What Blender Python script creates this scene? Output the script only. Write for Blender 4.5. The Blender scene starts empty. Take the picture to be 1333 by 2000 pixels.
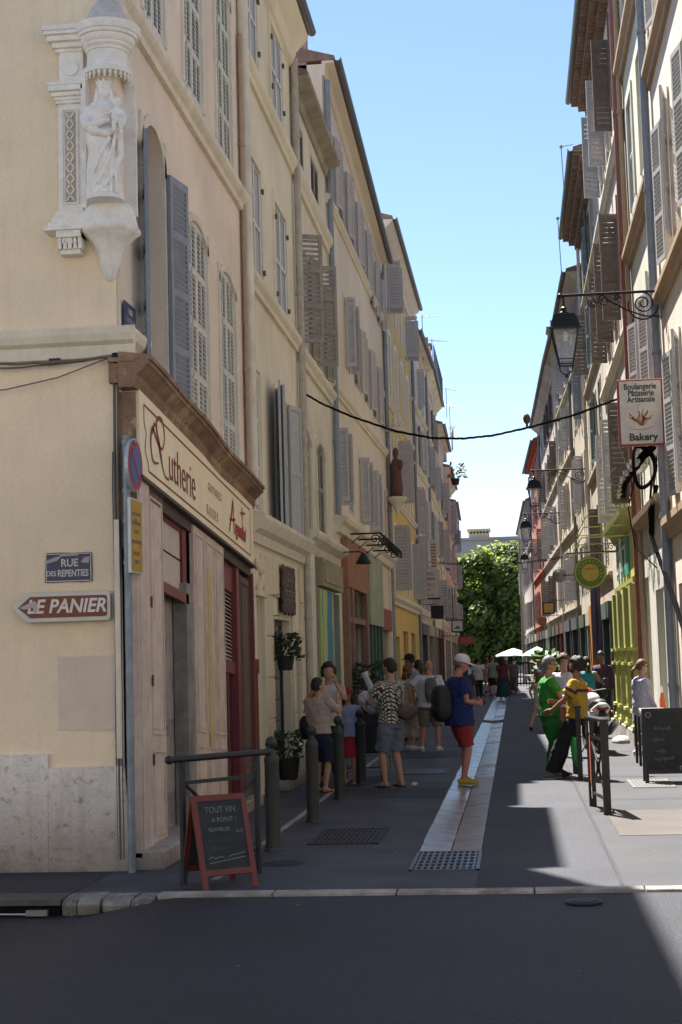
import bpy, math, random
from mathutils import Vector, Matrix, noise
random.seed(7)
R=math.radians; PI=math.pi
sc=bpy.context.scene
# ---------------- camera ----------------
cam=bpy.data.cameras.new('camera'); cam.sensor_fit='VERTICAL'; cam.sensor_height=36.0; cam.lens=54.0
cam.clip_start=.1; cam.clip_end=3000
co=bpy.data.objects.new('camera',cam); sc.collection.objects.link(co); sc.camera=co
pitch,yaw,roll=R(5.5657),R(6.2567),R(1.6)
fw=Vector((-math.sin(yaw)*math.cos(pitch),math.cos(yaw)*math.cos(pitch),math.sin(pitch)))
rt=fw.cross(Vector((0,0,1))).normalized(); up=rt.cross(fw)
r2=math.cos(roll)*rt-math.sin(roll)*up; u2=math.sin(roll)*rt+math.cos(roll)*up
m=Matrix((r2,u2,-fw)).transposed().to_4x4(); m.translation=Vector((0,0,1.72)); co.matrix_world=m
# ---------------- world, sun ----------------
SUN=Vector((-.265,.54,1.0)).normalized()
el=math.asin(SUN.z); az=math.atan2(SUN.x,SUN.y)
w=bpy.data.worlds.new('World'); sc.world=w; w.use_nodes=True
nt=w.node_tree; bg=nt.nodes['Background']
sky=nt.nodes.new('ShaderNodeTexSky'); sky.sky_type='NISHITA'; sky.sun_disc=False
sky.sun_elevation=el; sky.sun_rotation=az; sky.air_density=.85; sky.dust_density=0.1; sky.ozone_density=2.0; sky.altitude=20
nt.links.new(sky.outputs[0],bg.inputs[0]); bg.inputs[1].default_value=0.064
sl=bpy.data.lights.new('sun','SUN'); sl.energy=5.0; sl.angle=R(.55); sl.color=(1,.95,.87)
so=bpy.data.objects.new('sun',sl); sc.collection.objects.link(so); so.rotation_euler=SUN.to_track_quat('Z','Y').to_euler()
vs=sc.view_settings; vs.view_transform='Standard'; vs.look='None'; vs.exposure=1.82; vs.gamma=1; vs.use_curve_mapping=False
try: sc.cycles.max_bounces=12; sc.cycles.diffuse_bounces=8
except: pass
# ---------------- materials ----------------
MC={}
def mat(name,col,rough=.85,var=.12,scale=2.5,bump=.15,bs=70,streak=0,sc_col=(.12,.1,.08),metal=0,spec=.4,fine=.04,patch=None,pt=.62,grime=None):
    if name in MC: return MC[name]
    m=bpy.data.materials.new(name); m.use_nodes=True; MC[name]=m
    t=m.node_tree; N=t.nodes; L=t.links; b=N['Principled BSDF']
    b.inputs['Roughness'].default_value=rough; b.inputs['Metallic'].default_value=metal
    b.inputs['Specular IOR Level'].default_value=spec
    tc=N.new('ShaderNodeTexCoord'); geo=N.new('ShaderNodeNewGeometry')
    src=geo.outputs['Position'] if name.startswith('w_') else tc.outputs['Object']
    def nz(s,d=6,vec=None,r=.6):
        n=N.new('ShaderNodeTexNoise'); n.inputs['Scale'].default_value=s; n.inputs['Detail'].default_value=d; n.inputs['Roughness'].default_value=r
        L.new(vec or src,n.inputs['Vector']); return n.outputs['Fac']
    def mix(f,a,bb,mode='MIX'):
        x=N.new('ShaderNodeMix'); x.data_type='RGBA'; x.blend_type=mode
        if isinstance(f,float): x.inputs[0].default_value=f
        else: L.new(f,x.inputs[0])
        for i,s in ((6,a),(7,bb)):
            if isinstance(s,tuple): x.inputs[i].default_value=(*s[:3],1)
            else: L.new(s,x.inputs[i])
        return x.outputs[2]
    def ramp(f,a,bb,c0=0,c1=1):
        r=N.new('ShaderNodeMapRange'); r.inputs[1].default_value=a; r.inputs[2].default_value=bb; r.inputs[3].default_value=c0; r.inputs[4].default_value=c1
        L.new(f,r.inputs[0]); return r.outputs[0]
    dk=tuple(c*(1-var*1.6) for c in col); lt=tuple(min(1,c*(1+var*.8)) for c in col)
    c=mix(ramp(nz(scale),.3,.7),dk,lt)
    if fine: c=mix(ramp(nz(bs*1.3,2),.25,.75),c,mix(1.0,c,(1-fine*4,)*3,'MULTIPLY'))
    if patch:
        c=mix(ramp(nz(scale*.45,8,r=.7),pt,pt+.04),c,patch)
    if streak:
        mp=N.new('ShaderNodeMapping'); mp.inputs['Scale'].default_value=(7,7,.55); L.new(src,mp.inputs['Vector'])
        f=ramp(nz(1.0,7,mp.outputs[0],.7),.5,.82,0,streak)
        c=mix(f,c,sc_col)
    if grime:   # splash-back dirt with a ragged upper edge
        gz0,gz1,gcol,gf=grime; sp=N.new('ShaderNodeSeparateXYZ'); L.new(src,sp.inputs[0])
        ad=N.new('ShaderNodeMath'); ad.operation='MULTIPLY_ADD'; ad.inputs[1].default_value=-1.3; L.new(nz(2.2,8,r=.65),ad.inputs[0]); L.new(sp.outputs['Z'],ad.inputs[2])
        c=mix(ramp(ad.outputs[0],gz1-.65,gz0-.65,0,gf),c,gcol)
        c=mix(ramp(nz(14,8,r=.75),.56,.64,0,gf*.6),c,gcol)
    L.new(c,b.inputs['Base Color'])
    if bump:
        bn=N.new('ShaderNodeBump'); bn.inputs['Strength'].default_value=bump; bn.inputs['Distance'].default_value=.02
        L.new(nz(bs,5),bn.inputs['Height']); L.new(bn.outputs[0],b.inputs['Normal'])
    return m
def plain(name,col,rough=.6,metal=0,spec=.4,**k): return mat(name,col,rough,var=k.get('var',.08),scale=k.get('scale',6),bump=k.get('bump',.05),bs=k.get('bs',120),metal=metal,spec=spec,fine=k.get('fine',.0),streak=k.get('streak',0))
def glassy(name,col=(.02,.025,.03),rough=.06):
    if name in MC: return MC[name]
    m=bpy.data.materials.new(name); m.use_nodes=True; MC[name]=m; b=m.node_tree.nodes['Principled BSDF']
    b.inputs['Base Color'].default_value=(*col,1); b.inputs['Roughness'].default_value=rough; b.inputs['Specular IOR Level'].default_value=.6; return m
def clear(name,alpha=.3,col=(.8,.85,.88)):
    m=bpy.data.materials.new(name); m.use_nodes=True; MC[name]=m; t=m.node_tree; b=t.nodes['Principled BSDF']
    b.inputs['Base Color'].default_value=(*col,1); b.inputs['Roughness'].default_value=.08; b.inputs['Alpha'].default_value=alpha; return m
# ---------------- geometry ----------------
class G:
    def __init__(s): s.v=[]; s.f=[]; s.m=[]; s.cur=0
    def add(s,vs,fs):
        o=len(s.v); s.v+= [tuple(x) for x in vs]; s.f+=[tuple(i+o for i in f) for f in fs]; s.m+=[s.cur]*len(fs); return s
    def box(s,x0,y0,z0,x1,y1,z1,M=None):
        vs=[Vector((x,y,z)) for z in (z0,z1) for y in (y0,y1) for x in (x0,x1)]
        if M is not None: vs=[M@v for v in vs]
        return s.add(vs,[(0,2,3,1),(4,5,7,6),(0,1,5,4),(2,6,7,3),(0,4,6,2),(1,3,7,5)])
    def quad(s,a,b,c,d): return s.add([a,b,c,d],[(0,1,2,3)])
    def prism(s,poly,a0,a1,ax='x'):
        n=len(poly)
        def P(p,a): return (a,p[0],p[1]) if ax=='x' else ((p[0],a,p[1]) if ax=='y' else (p[0],p[1],a))
        vs=[P(p,a0) for p in poly]+[P(p,a1) for p in poly]
        return s.add(vs,[tuple(range(n)),tuple(range(2*n-1,n-1,-1))]+[(i,i+n,(i+1)%n+n,(i+1)%n) for i in range(n)])
    def tube(s,pts,r,n=8,xd=None,cap=True,ry=None):
        pts=[Vector(p) for p in pts]; k=len(pts); rs=r if isinstance(r,(list,tuple)) else [r]*k
        o=len(s.v); base=Vector(xd) if xd else None; vs=[]
        for i,p in enumerate(pts):
            t=(pts[min(i+1,k-1)]-pts[max(i-1,0)]).normalized()
            if base is None:
                base=Vector((0,0,1)).cross(t)
                if base.length<.1: base=Vector((1,0,0))
            x=(base-t*base.dot(t))
            if x.length<1e-4: x=t.orthogonal()
            x.normalize(); y=t.cross(x)
            if not xd: base=x
            rr=rs[i]; a,b=(rr if isinstance(rr,(list,tuple)) else (rr,rr))
            for j in range(n):
                an=2*PI*j/n; vs.append(p+x*(a*math.cos(an))+y*(b*math.sin(an)))
        fs=[]
        for i in range(k-1):
            for j in range(n): fs.append((i*n+j,i*n+(j+1)%n,(i+1)*n+(j+1)%n,(i+1)*n+j))
        if cap: fs.append(tuple(range(n-1,-1,-1))); fs.append(tuple(range((k-1)*n,k*n)))
        return s.add(vs,fs)
    def lathe(s,prof,c=(0,0,0),n=24,a0=0,a1=2*PI,fn=None):
        full=abs(a1-a0-2*PI)<1e-6; m=n if full else n+1; vs=[]; k=len(prof)
        for (r,z) in prof:
            for j in range(m):
                a=a0+(a1-a0)*j/n; q=r*(fn(a,z) if fn else 1)
                vs.append((c[0]+q*math.cos(a),c[1]+q*math.sin(a),c[2]+z))
        fs=[]
        for i in range(k-1):
            for j in range(n):
                j2=(j+1)%m; fs.append((i*m+j,i*m+j2,(i+1)*m+j2,(i+1)*m+j))
        if full: fs.append(tuple(range(m-1,-1,-1))); fs.append(tuple(range((k-1)*m,k*m)))
        return s.add(vs,fs)
    def sphere(s,c,r,nu=14,nv=9,fn=None):
        rx,ry,rz=r if isinstance(r,(tuple,list)) else (r,r,r); vs=[]
        for i in range(nv+1):
            th=PI*i/nv
            for j in range(nu):
                a=2*PI*j/nu; d=Vector((math.sin(th)*math.cos(a),math.sin(th)*math.sin(a),math.cos(th)))
                p=Vector((d.x*rx,d.y*ry,d.z*rz))
                if fn: p=fn(d,p)
                vs.append(p+Vector(c))
        fs=[(i*nu+j,(i+1)*nu+j,(i+1)*nu+(j+1)%nu,i*nu+(j+1)%nu) for i in range(nv) for j in range(nu)]
        return s.add(vs,fs)
    def mesh(s,name,mats,smooth=False):
        me=bpy.data.meshes.new(name); me.from_pydata(s.v,[],s.f)
        for mm in (mats if isinstance(mats,(list,tuple)) else [mats]): me.materials.append(mm)
        if any(s.m): me.polygons.foreach_set('material_index',s.m)
        if smooth:
            me.polygons.foreach_set('use_smooth',[True]*len(s.f))
            if smooth=='auto':
                try: me.set_sharp_from_angle(angle=R(40))
                except: pass
        me.update(); return me
    def build(s,name,mats,parent=None,loc=None,rot=None,smooth=False,**k):
        return link(name,s.mesh(name,mats,smooth),parent,loc,rot,**k)
def props(o,label=None,cat=None,group=None,kind=None):
    if label: o['label']=label
    if cat: o['category']=cat
    if group: o['group']=group
    if kind: o['kind']=kind
def link(name,me,parent=None,loc=None,rot=None,**k):
    o=bpy.data.objects.new(name,me); sc.collection.objects.link(o)
    if parent: o.parent=parent
    if loc is not None: o.location=loc
    if rot is not None: o.rotation_euler=rot if isinstance(rot,(tuple,list)) else (0,0,rot)
    props(o,**k); return o
def thing(name,label,cat,loc=(0,0,0),rotz=0,group=None,scale=1):
    o=bpy.data.objects.new(name,None); sc.collection.objects.link(o); o.empty_display_size=.2
    o.location=loc; o.rotation_euler=(0,0,rotz); o.scale=(scale,)*3; props(o,label,cat,group); return o
def bevel(o,w=.01,s=1):
    b=o.modifiers.new('bevel','BEVEL'); b.width=w; b.segments=s; b.limit_method='ANGLE'; return o
def kids(o): return [c for c in bpy.data.objects if c.parent==o]
def copy_tree(o,loc=None,rotz=None,parent=None,**k):
    c=o.copy(); sc.collection.objects.link(c)
    if parent: c.parent=parent
    if loc is not None: c.location=loc
    if rotz is not None: c.rotation_euler[2]=rotz
    props(c,**k)
    for ch in kids(o): copy_tree(ch,parent=c)
    return c
scratch=bpy.data.scenes.new('scratch'); svl=scratch.view_layers[0]
def realise(o):
    # evaluate a text or a modified mesh in a small side scene, which is much faster than in the full one
    scratch.collection.objects.link(o); svl.update(); dg=svl.depsgraph; dg.update()
    me=bpy.data.meshes.new_from_object(o.evaluated_get(dg)); bpy.data.objects.remove(o); return me
def textmesh(s,size,bold=0,shear=0,align='CENTER',ext=.002,sx=1,space=1):
    cu=bpy.data.curves.new('t','FONT'); cu.body=s; cu.size=size; cu.align_x=align; cu.align_y='CENTER'; cu.extrude=ext; cu.offset=bold; cu.shear=shear; cu.resolution_u=3; cu.space_character=space
    me=realise(bpy.data.objects.new('t',cu))
    if sx!=1:
        for v in me.vertices: v.co.x*=sx
    return me
def text(s,size,m,parent,loc,rot=(PI/2,0,0),name='lettering',**k):
    me=textmesh(s,size,**k); me.materials.clear(); me.materials.append(m)
    return link(name,me,parent,loc,rot)
clouds=bpy.data.textures.new('cloth_clouds','CLOUDS'); clouds.noise_scale=.09
def remesh(g,vox,smooth=3,fac=.5,drape=0):
    me=g.mesh('tmp',[MC['skin']]); o=bpy.data.objects.new('tmp',me)
    r=o.modifiers.new('r','REMESH'); r.mode='VOXEL'; r.voxel_size=vox; r.use_smooth_shade=True
    s=o.modifiers.new('s','SMOOTH'); s.iterations=smooth; s.factor=fac
    if drape:
        d=o.modifiers.new('d','DISPLACE'); d.texture=clouds; d.strength=drape; d.mid_level=.5
    out=realise(o); out.materials.clear(); return out
def marks(g,x0,x1,z,h,n,y,w=None,seed=1,yd=-.001):
    # letter-like strokes for print too worn or small to read
    rr=random.Random(seed); cw=(x1-x0)/n; w=w or cw*.16
    for i in range(n):
        a=x0+cw*i+cw*.12; b=a+cw*.66
        if rr.random()<.75: g.box(a,y+yd,z,a+w,y,z+h)
        if rr.random()<.6: g.box(b-w,y+yd,z,b,y,z+h)
        for q in (0,.45,.86):
            if rr.random()<.6: g.box(a,y+yd*1.1,z+h*q,b,y,z+h*q+w*.9)
mat('skin',(.5,.3,.2))
# ================= materials list =================
asphalt=mat('w_asphalt_dark',(.022,.026,.044),.6,.3,.45,1.0,42,fine=.2)
asphalt2=mat('w_asphalt_street',(.040,.043,.060),.7,.28,.7,.8,45,fine=.14)
pave_l=mat('w_pavement_worn',(.066,.069,.086),.68,.36,1.0,.7,45,fine=.12,patch=(.045,.047,.058),pt=.57)
pave_r=mat('w_pavement_beige',(.10,.088,.081),.88,.14,1.3,.4,120,fine=.05,patch=(.26,.235,.205))
pave_r2=mat('w_pavement_grey',(.060,.062,.070),.88,.14,1.0,.4,120,fine=.05)
kerbm=mat('w_kerb_stone',(.36,.335,.30),.8,.3,4,.6,40,patch=(.2,.18,.155),pt=.55)
slabm=mat('slab_stone_polished',(.30,.275,.26),.27,.2,4,.12,50,spec=.5,patch=(.2,.18,.17))
slabm2=mat('slab_stone_worn',(.26,.22,.185),.42,.2,4,.15,50,patch=(.2,.17,.145))
groundm=mat('w_ground_far',(.2,.18,.16),.9,.2,.4,.2,20)
iron=plain('cast_iron',(.035,.037,.04),.5,.6,bump=.2)
ironblk=plain('black_iron',(.015,.015,.016),.45,.3)
zinc=plain('zinc_pipe',(.22,.24,.27),.45,.5,streak=.4)
plast=mat('w_peach_plaster',(.82,.71,.60),.9,.1,.8,.25,45,streak=.12,sc_col=(.42,.30,.2),fine=.03)
trimc=mat('w_cream_trim',(.76,.70,.58),.85,.1,3,.2,60,streak=.3,sc_col=(.3,.25,.18))
stonew=mat('carved_white_stone',(.86,.84,.77),.8,.08,9,.2,50,streak=.15,sc_col=(.4,.34,.25))
plinthm=mat('w_plinth_render',(.80,.76,.70),.9,.16,2.2,.7,30,streak=.5,sc_col=(.16,.13,.10),grime=(-.1,.80,(.12,.09,.062),.9))
creamy=mat('w_cream_wall',(.80,.73,.58),.9,.1,.7,.25,50,streak=.2,sc_col=(.38,.3,.2))
creamg=mat('w_cream_ground_floor',(.72,.65,.48),.9,.08,1,.2,50,streak=.15,sc_col=(.4,.33,.22))
cream3=mat('w_pale_stone_wall',(.78,.71,.58),.9,.12,.8,.3,50,streak=.35,sc_col=(.3,.24,.18))
beige4=mat('w_beige_long_wall',(.78,.69,.56),.9,.08,.5,.2,50,streak=.2,sc_col=(.36,.27,.19))
yel5=mat('w_ochre_yellow',(.76,.55,.20),.9,.1,.6,.2,50,streak=.25,sc_col=(.4,.27,.1))
cream6=mat('w_sand_wall',(.76,.70,.58),.9,.12,.6,.25,50,streak=.3,sc_col=(.3,.24,.17))
ochre7=mat('w_warm_sand',(.78,.70,.53),.9,.12,.6,.25,50,streak=.3,sc_col=(.3,.24,.17))
pinkr=mat('w_pink_wall',(.76,.67,.57),.9,.1,.7,.25,50,streak=.25,sc_col=(.36,.28,.22))
greenr=mat('w_pale_green_wall',(.66,.65,.53),.9,.1,.7,.25,50,streak=.35,sc_col=(.3,.28,.2))
rose3=mat('w_rose_wall',(.60,.53,.46),.9,.14,.8,.3,50,streak=.45,sc_col=(.3,.22,.17),patch=(.45,.37,.3))
redr=mat('w_red_render',(.5,.18,.12),.9,.12,.8,.25,50,streak=.3,sc_col=(.3,.12,.08))
whiteg=mat('w_white_stucco',(.66,.63,.56),.9,.1,1.2,.3,50,streak=.4,sc_col=(.3,.26,.22))
tan=plain('tan_trim',(.38,.27,.17),.7,bump=.1)
sh_w=mat('shutter_pale_paint',(.66,.67,.63),.7,.08,8,.1,90,streak=.2,sc_col=(.33,.31,.27))
sh_g=mat('shutter_grey_paint',(.46,.47,.48),.7,.08,8,.1,90,streak=.2,sc_col=(.2,.2,.2))
sh_m=mat('shutter_mauve_grey',(.52,.49,.50),.7,.08,8,.1,90)
sh_b=mat('shutter_blue_grey',(.26,.30,.36),.65,.1,8,.1,90,streak=.3,sc_col=(.42,.43,.44))
sh_brown=mat('shutter_brown_wood',(.20,.165,.14),.75,.15,8,.15,80,streak=.3,sc_col=(.12,.09,.07))
sh_dark=mat('shutter_weathered_taupe',(.34,.31,.27),.8,.15,8,.15,80,streak=.3,sc_col=(.1,.09,.08))
sh_teal=mat('shutter_teal_paint',(.15,.22,.24),.7,.12,8,.1,80)
tile=mat('roof_tile_terracotta',(.27,.19,.15),.9,.25,6,.3,40)
dgut=plain('gutter_dark_zinc',(.13,.14,.15),.5,.4)
glassd=glassy('window_glass_dark')
wood_frame=plain('window_frame_white',(.5,.49,.45),.6)
pinkw=mat('pink_weathered_wood',(.62,.51,.44),.75,.14,5,.25,60,streak=.5,sc_col=(.22,.16,.14))
brownc=mat('brown_cornice_wood',(.28,.17,.11),.75,.3,3.5,.6,30,streak=.7,sc_col=(.10,.075,.06),patch=(.34,.28,.15),pt=.55)
burg=plain('burgundy_paint',(.16,.025,.035),.45,bump=.1,streak=.2)
crm_sign=mat('fascia_cream_paint',(.88,.78,.56),.6,.05,4,.05,60,streak=.12,sc_col=(.45,.36,.22))
maroon=plain('maroon_lettering',(.22,.045,.04),.6)
bluee=plain('enamel_navy',(.02,.025,.085),.3)
whitep=plain('white_paint',(.8,.8,.78),.5)
dark=plain('dark_void',(.008,.008,.009),.9,spec=.1)
# ================= ground =================
def struct(name,g,m,parent=None,**k):
    return g.build(name,m,parent,kind=None if parent else 'structure',**k)
g=G(); g.quad((-400,-300,-.14),(400,-300,-.14),(400,900,-.14),(-400,900,-.14)); struct('ground',g,groundm)
# crossing road, sinking slightly towards the left gutter
g=G(); xs=[-40,-12,-6]+[-5+.2*i for i in range(16)]+[-1,3,8,20,40]; ys=[-30,-8,0,4,7,9,10,10.7,11.2,11.56]
def rz(x,y):
    a=max(0,min(1,(-2.6-x)/.75)); a=a*a*(3-2*a); b=max(0,min(1,(y-7)/4)); return -.012-.10*a*b
vs=[(x,y,rz(x,y)) for y in ys for x in xs]; n=len(xs)
g.add(vs,[(j*n+i,j*n+i+1,(j+1)*n+i+1,(j+1)*n+i) for j in range(len(ys)-1) for i in range(n-1)])
struct('road',g,asphalt)
def sheet(name,x0,y0,x1,y1,z,m,**k):
    g=G(); g.box(x0,y0,z-.1,x1,y1,z); return struct(name,g,m,**k)
sheet('street_left',-2.46,11.74,-.925,125,0,pave_l)
sheet('street_right',-.355,11.74,.74,125,-.001,asphalt2)
sheet('pavement_left',-12,11.74,-2.46,125,.002,pave_l)
g=G(); g.prism([(.74,11.74),(14,11.74),(14,60),(2.5,125),(.6,125),(.74,60)],-.1,.006,'z'); struct('pavement_right',g,pave_r2)
sheet('gutter_end',-.925,11.74,-.355,12.78,-.002,pave_l)
sheet('square_ground',-60,125,60,170,.0,pave_r2)
# odd patches of resurfacing
sheet('asphalt_patch',.93,14.98,6,17.35,.010,pave_r)
sheet('asphalt_patch',-2.44,19.5,-.95,20.9,.004,asphalt2)
sheet('asphalt_patch',-2.2,27.2,-.95,29.3,.004,asphalt2)
sheet('asphalt_patch',-1.75,23.4,-1.1,24.4,.008,iron)
sheet('asphalt_patch',-6,11.75,-3.45,12.9,.006,asphalt2)
# kerb strip: long flush stones
kerb=bpy.data.objects.new('kerb',None); sc.collection.objects.link(kerb); kerb['kind']='structure'
x=-2.75
random.seed(3)
while x<13:
    L_=random.uniform(.8,1.15); g=G(); g.box(x+.006,11.57,-.1,x+L_-.006,11.735,.012+random.uniform(-.002,.002)); bevel(g.build('kerb_stone',kerbm,kerb),.006); x+=L_
roughk=mat('w_rough_kerb',(.25,.235,.21),.85,.35,6,.9,30,patch=(.12,.11,.095),pt=.5)
# raised rough kerb blocks at the left corner
for (x0,x1,h) in ((-2.90,-2.755,.006),(-3.13,-2.91,.012),(-3.31,-3.14,.018),(-3.43,-3.32,.012),(-5.3,-4.42,.02),(-6.3,-5.32,.02)):
    g=G(); k=7
    pts=[]
    for i in range(k+1):
        xx=x0+(x1-x0)*i/k; j=random.uniform(-.02,.02); pts.append((xx,j))
    vs=[];fs=[]
    for (xx,j) in pts:
        e=.012 if xx in (x0,x1) else 0
        ex=min(xx-x0,x1-xx); rd=.014*max(0,1-ex/.04)
        lowz=rz(xx,11.5)-.05
        vs+=[(xx,11.40+j+rd,lowz),(xx,11.37+j+rd,h-.05),(xx,11.42+j+rd,h-.008-rd*.3),(xx,11.6,h+j*.3-rd*.3),(xx,11.74,h-.004)]
    for i in range(k):
        for q in range(4): fs.append((i*5+q,i*5+q+1,i*5+q+6,i*5+q+5))
    fs+=[(4,3,2,1,0),tuple(k*5+i for i in range(5))]
    g.add(vs,fs); g.build('kerb_stone',roughk,kerb)
# storm drain in the kerb
t=thing('storm_drain','dark kerb inlet drain in the road corner below the peach wall','drain',(-3.925,11.5,0))
g=G(); g.box(-.48,-.1,-.035,.48,.24,.01); g.build('lid',mat('lid_stone',(.09,.085,.08),.9,.2,6,.4,60),t)
g=G(); g.box(-.47,-.06,-.2,.47,.2,-.036); g.build('opening',dark,t)
g=G(); g.tube([(-.42,-.14,-.085),(.32,-.16,-.09)],.008); g.build('metal_rod',plain('galvanised',(.35,.35,.35),.45,.6),t)
g=G(); g.box(.24,-.175,-.1,.40,-.13,-.06); g.build('rod_bracket',plain('galv2',(.2,.2,.19),.5,.3),t)
# gutter slabs (a shallow V of two rows of polished stone)
gut=bpy.data.objects.new('gutter',None); sc.collection.objects.link(gut); gut['kind']='structure'
random.seed(11)
g=G(); g.box(-.925,14.03,-.12,-.355,120,-.055); g.build('gutter_bed',asphalt,gut)
for side in (0,1):
    y=14.04; cnt=0
    while y<88:
        L_=random.uniform(.55,.95)*(1 if y<45 else 1.4)
        e=.004; dz=random.uniform(-.0022,.0022)
        xa,xb=((-.92,-.647) if side==0 else (-.638,-.36))
        za,zb=((.004,-.028) if side==0 else (-.028,.004))
        if not (40.9<y<43): 
            g=G(); j=random.uniform(-.004,.004); tl=random.uniform(-.0015,.0015)
            g.add([(xa+j,y+e,-.1),(xb,y+e,-.1),(xb,y+L_-e,-.1),(xa+j,y+L_-e,-.1),(xa+j,y+e,za+dz),(xb,y+e,zb+dz),(xb,y+L_-e,zb+dz+tl),(xa+j,y+L_-e,za+dz+tl)],
              [(0,3,2,1),(4,5,6,7),(0,1,5,4),(1,2,6,5),(2,3,7,6),(3,0,4,7)])
            g.build('gutter_slab',slabm if (side==0 or y>17.5 and random.random()<.85 and y>22) else slabm2,gut)
        y+=L_
# white-ish line of flush stones along the left pavement edge
lk=bpy.data.objects.new('pavement_edge',None); sc.collection.objects.link(lk); lk['kind']='structure'
y=12.4
while y<40:
    L_=random.uniform(.9,1.2); g=G(); j=random.uniform(-.01,.01); g.box(-2.5+j,y,-.1,-2.44+j,y+L_-.015,.007); g.build('edge_stone',kerbm if random.random()<.7 else plinthm,lk); y+=L_
# tar seams left by trench repairs, and a few scraps of litter
def seam(pts,w,m,z):
    g=G(); n=len(pts); P=[]
    for i in range(n-1):
        for k in range(6):
            f=k/6; P.append((pts[i][0]*(1-f)+pts[i+1][0]*f+random.uniform(-.006,.006),pts[i][1]*(1-f)+pts[i+1][1]*f))
    P.append(pts[-1])
    for (a,b),(c,d) in zip(P[:-1],P[1:]):
        l=math.hypot(c-a,d-b); nx,ny=-(d-b)/l*w/2,(c-a)/l*w/2; g.add([(a-nx,b-ny,z),(c-nx,d-ny,z),(c+nx,d+ny,z),(a+nx,b+ny,z)],[(0,1,2,3)])
    return struct('tar_seam',g,m)
tar=mat('w_tar',(.018,.019,.024),.5,.2,3,.3,40)
random.seed(21)
seam([(.74,11.75),(.745,16),(.74,22),(.745,30)],.03,tar,.010); seam([(.75,18.6),(1.4,18.65),(2.3,18.6)],.02,tar,.012)
random.seed(22)
g=G()
for i in range(46):
    x,y=random.choice([(random.uniform(.8,2.3),random.uniform(13,28)),(random.uniform(-2.4,-1),random.uniform(12,24)),(random.uniform(-2.6,2),random.uniform(11.0,11.5)),(random.uniform(-3,2),random.uniform(8,11))]); s=random.uniform(.006,.018); a=random.random()*3
    g.add([(x+s*math.cos(a+q),y+s*.8*math.sin(a+q),(.012 if y>11.6 else -.006)+random.uniform(0,.004)) for q in (0,1.3,3,4.6)],[(0,1,2,3)])
struct('litter',g,plain('litter_pale',(.3,.29,.27),.8)); bpy.data.objects['litter']['kind']='stuff'
# grates
def grate(name,label,x0,y0,x1,y1,nx,ny,z,m,bw,frame=.03,tilt=None):
    t=thing(name,label,'grate',((x0+x1)/2,(y0+y1)/2,z)); W=(x1-x0)/2; D=(y1-y0)/2
    g=G(); g.box(-W,-D,-.03,W,D,-.012); g.build('pit',dark,t)
    g=G()
    for (a,b,c,d) in ((-W,-D,W,-D+frame),(-W,D-frame,W,D),(-W,-D,-W+frame,D),(W-frame,-D,W,D)): g.box(a,b,-.012,c,d,.006)
    g.build('frame',m,t)
    for i in range(1,nx):
        g=G(); xx=-W+2*W*i/nx; g.box(xx-bw/2,-D+frame,-.012,xx+bw/2,D-frame,.004); g.build('bar',m,t)
    for i in range(1,ny):
        g=G(); yy=-D+2*D*i/ny; g.box(-W+frame,yy-bw*1.3,-.012,W-frame,yy+bw*1.3,.0045); g.build('cross_bar',m,t)
    return t
gm=plain('grate_worn_steel',(.12,.12,.13),.4,.7,bump=.2)
grate('drain_grate','square-holed iron grate at the near end of the stone gutter',-.93,12.8,-.35,14.02,11,6,.0,gm,.020)
grate('drain_grate','flat iron grid cover set in the pavement left of the gutter',-2.02,14.66,-1.34,15.95,14,6,.004,plain('grid_cover',(.028,.027,.028),.7,.3),.030)
grate('drain_grate','worn grid cover in the pavement at the foot of the big blackboard',1.45,20.2,2.0,21.6,12,12,.008,plain('grid_cover_pale',(.13,.125,.12),.7,.3),.028)
def manhole(label,x,y,r):
    t=thing('manhole_cover',label,'manhole cover',(x,y,.004)); g=G(); g.lathe([(r,-.01),(r,.004),(0.001,.004)],n=28); g.build('lid',plain('lid_dark',(.04,.038,.038),.7,.4),t)
    g=G(); g.lathe([(r+.03,-.01),(r+.03,.003),(r+.005,.003),(r+.005,-.01)],n=28); g.build('ring',MC['w_tar'],t)
    g=G()
    for i in range(-4,5):
        for j in range(-4,5):
            if math.hypot(i,j)<4.2: g.box(i*r/4.6-.012,j*r/4.6-.012,.004,i*r/4.6+.012,j*r/4.6+.012,.008)
    g.build('studs',iron,t,kind='stuff')
manhole('round iron cover behind the small red-framed chalkboard',-2.05,13.35,.16)
manhole('small round cover sunk in the road before the kerb strip',.42,11.1,.1)
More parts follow.
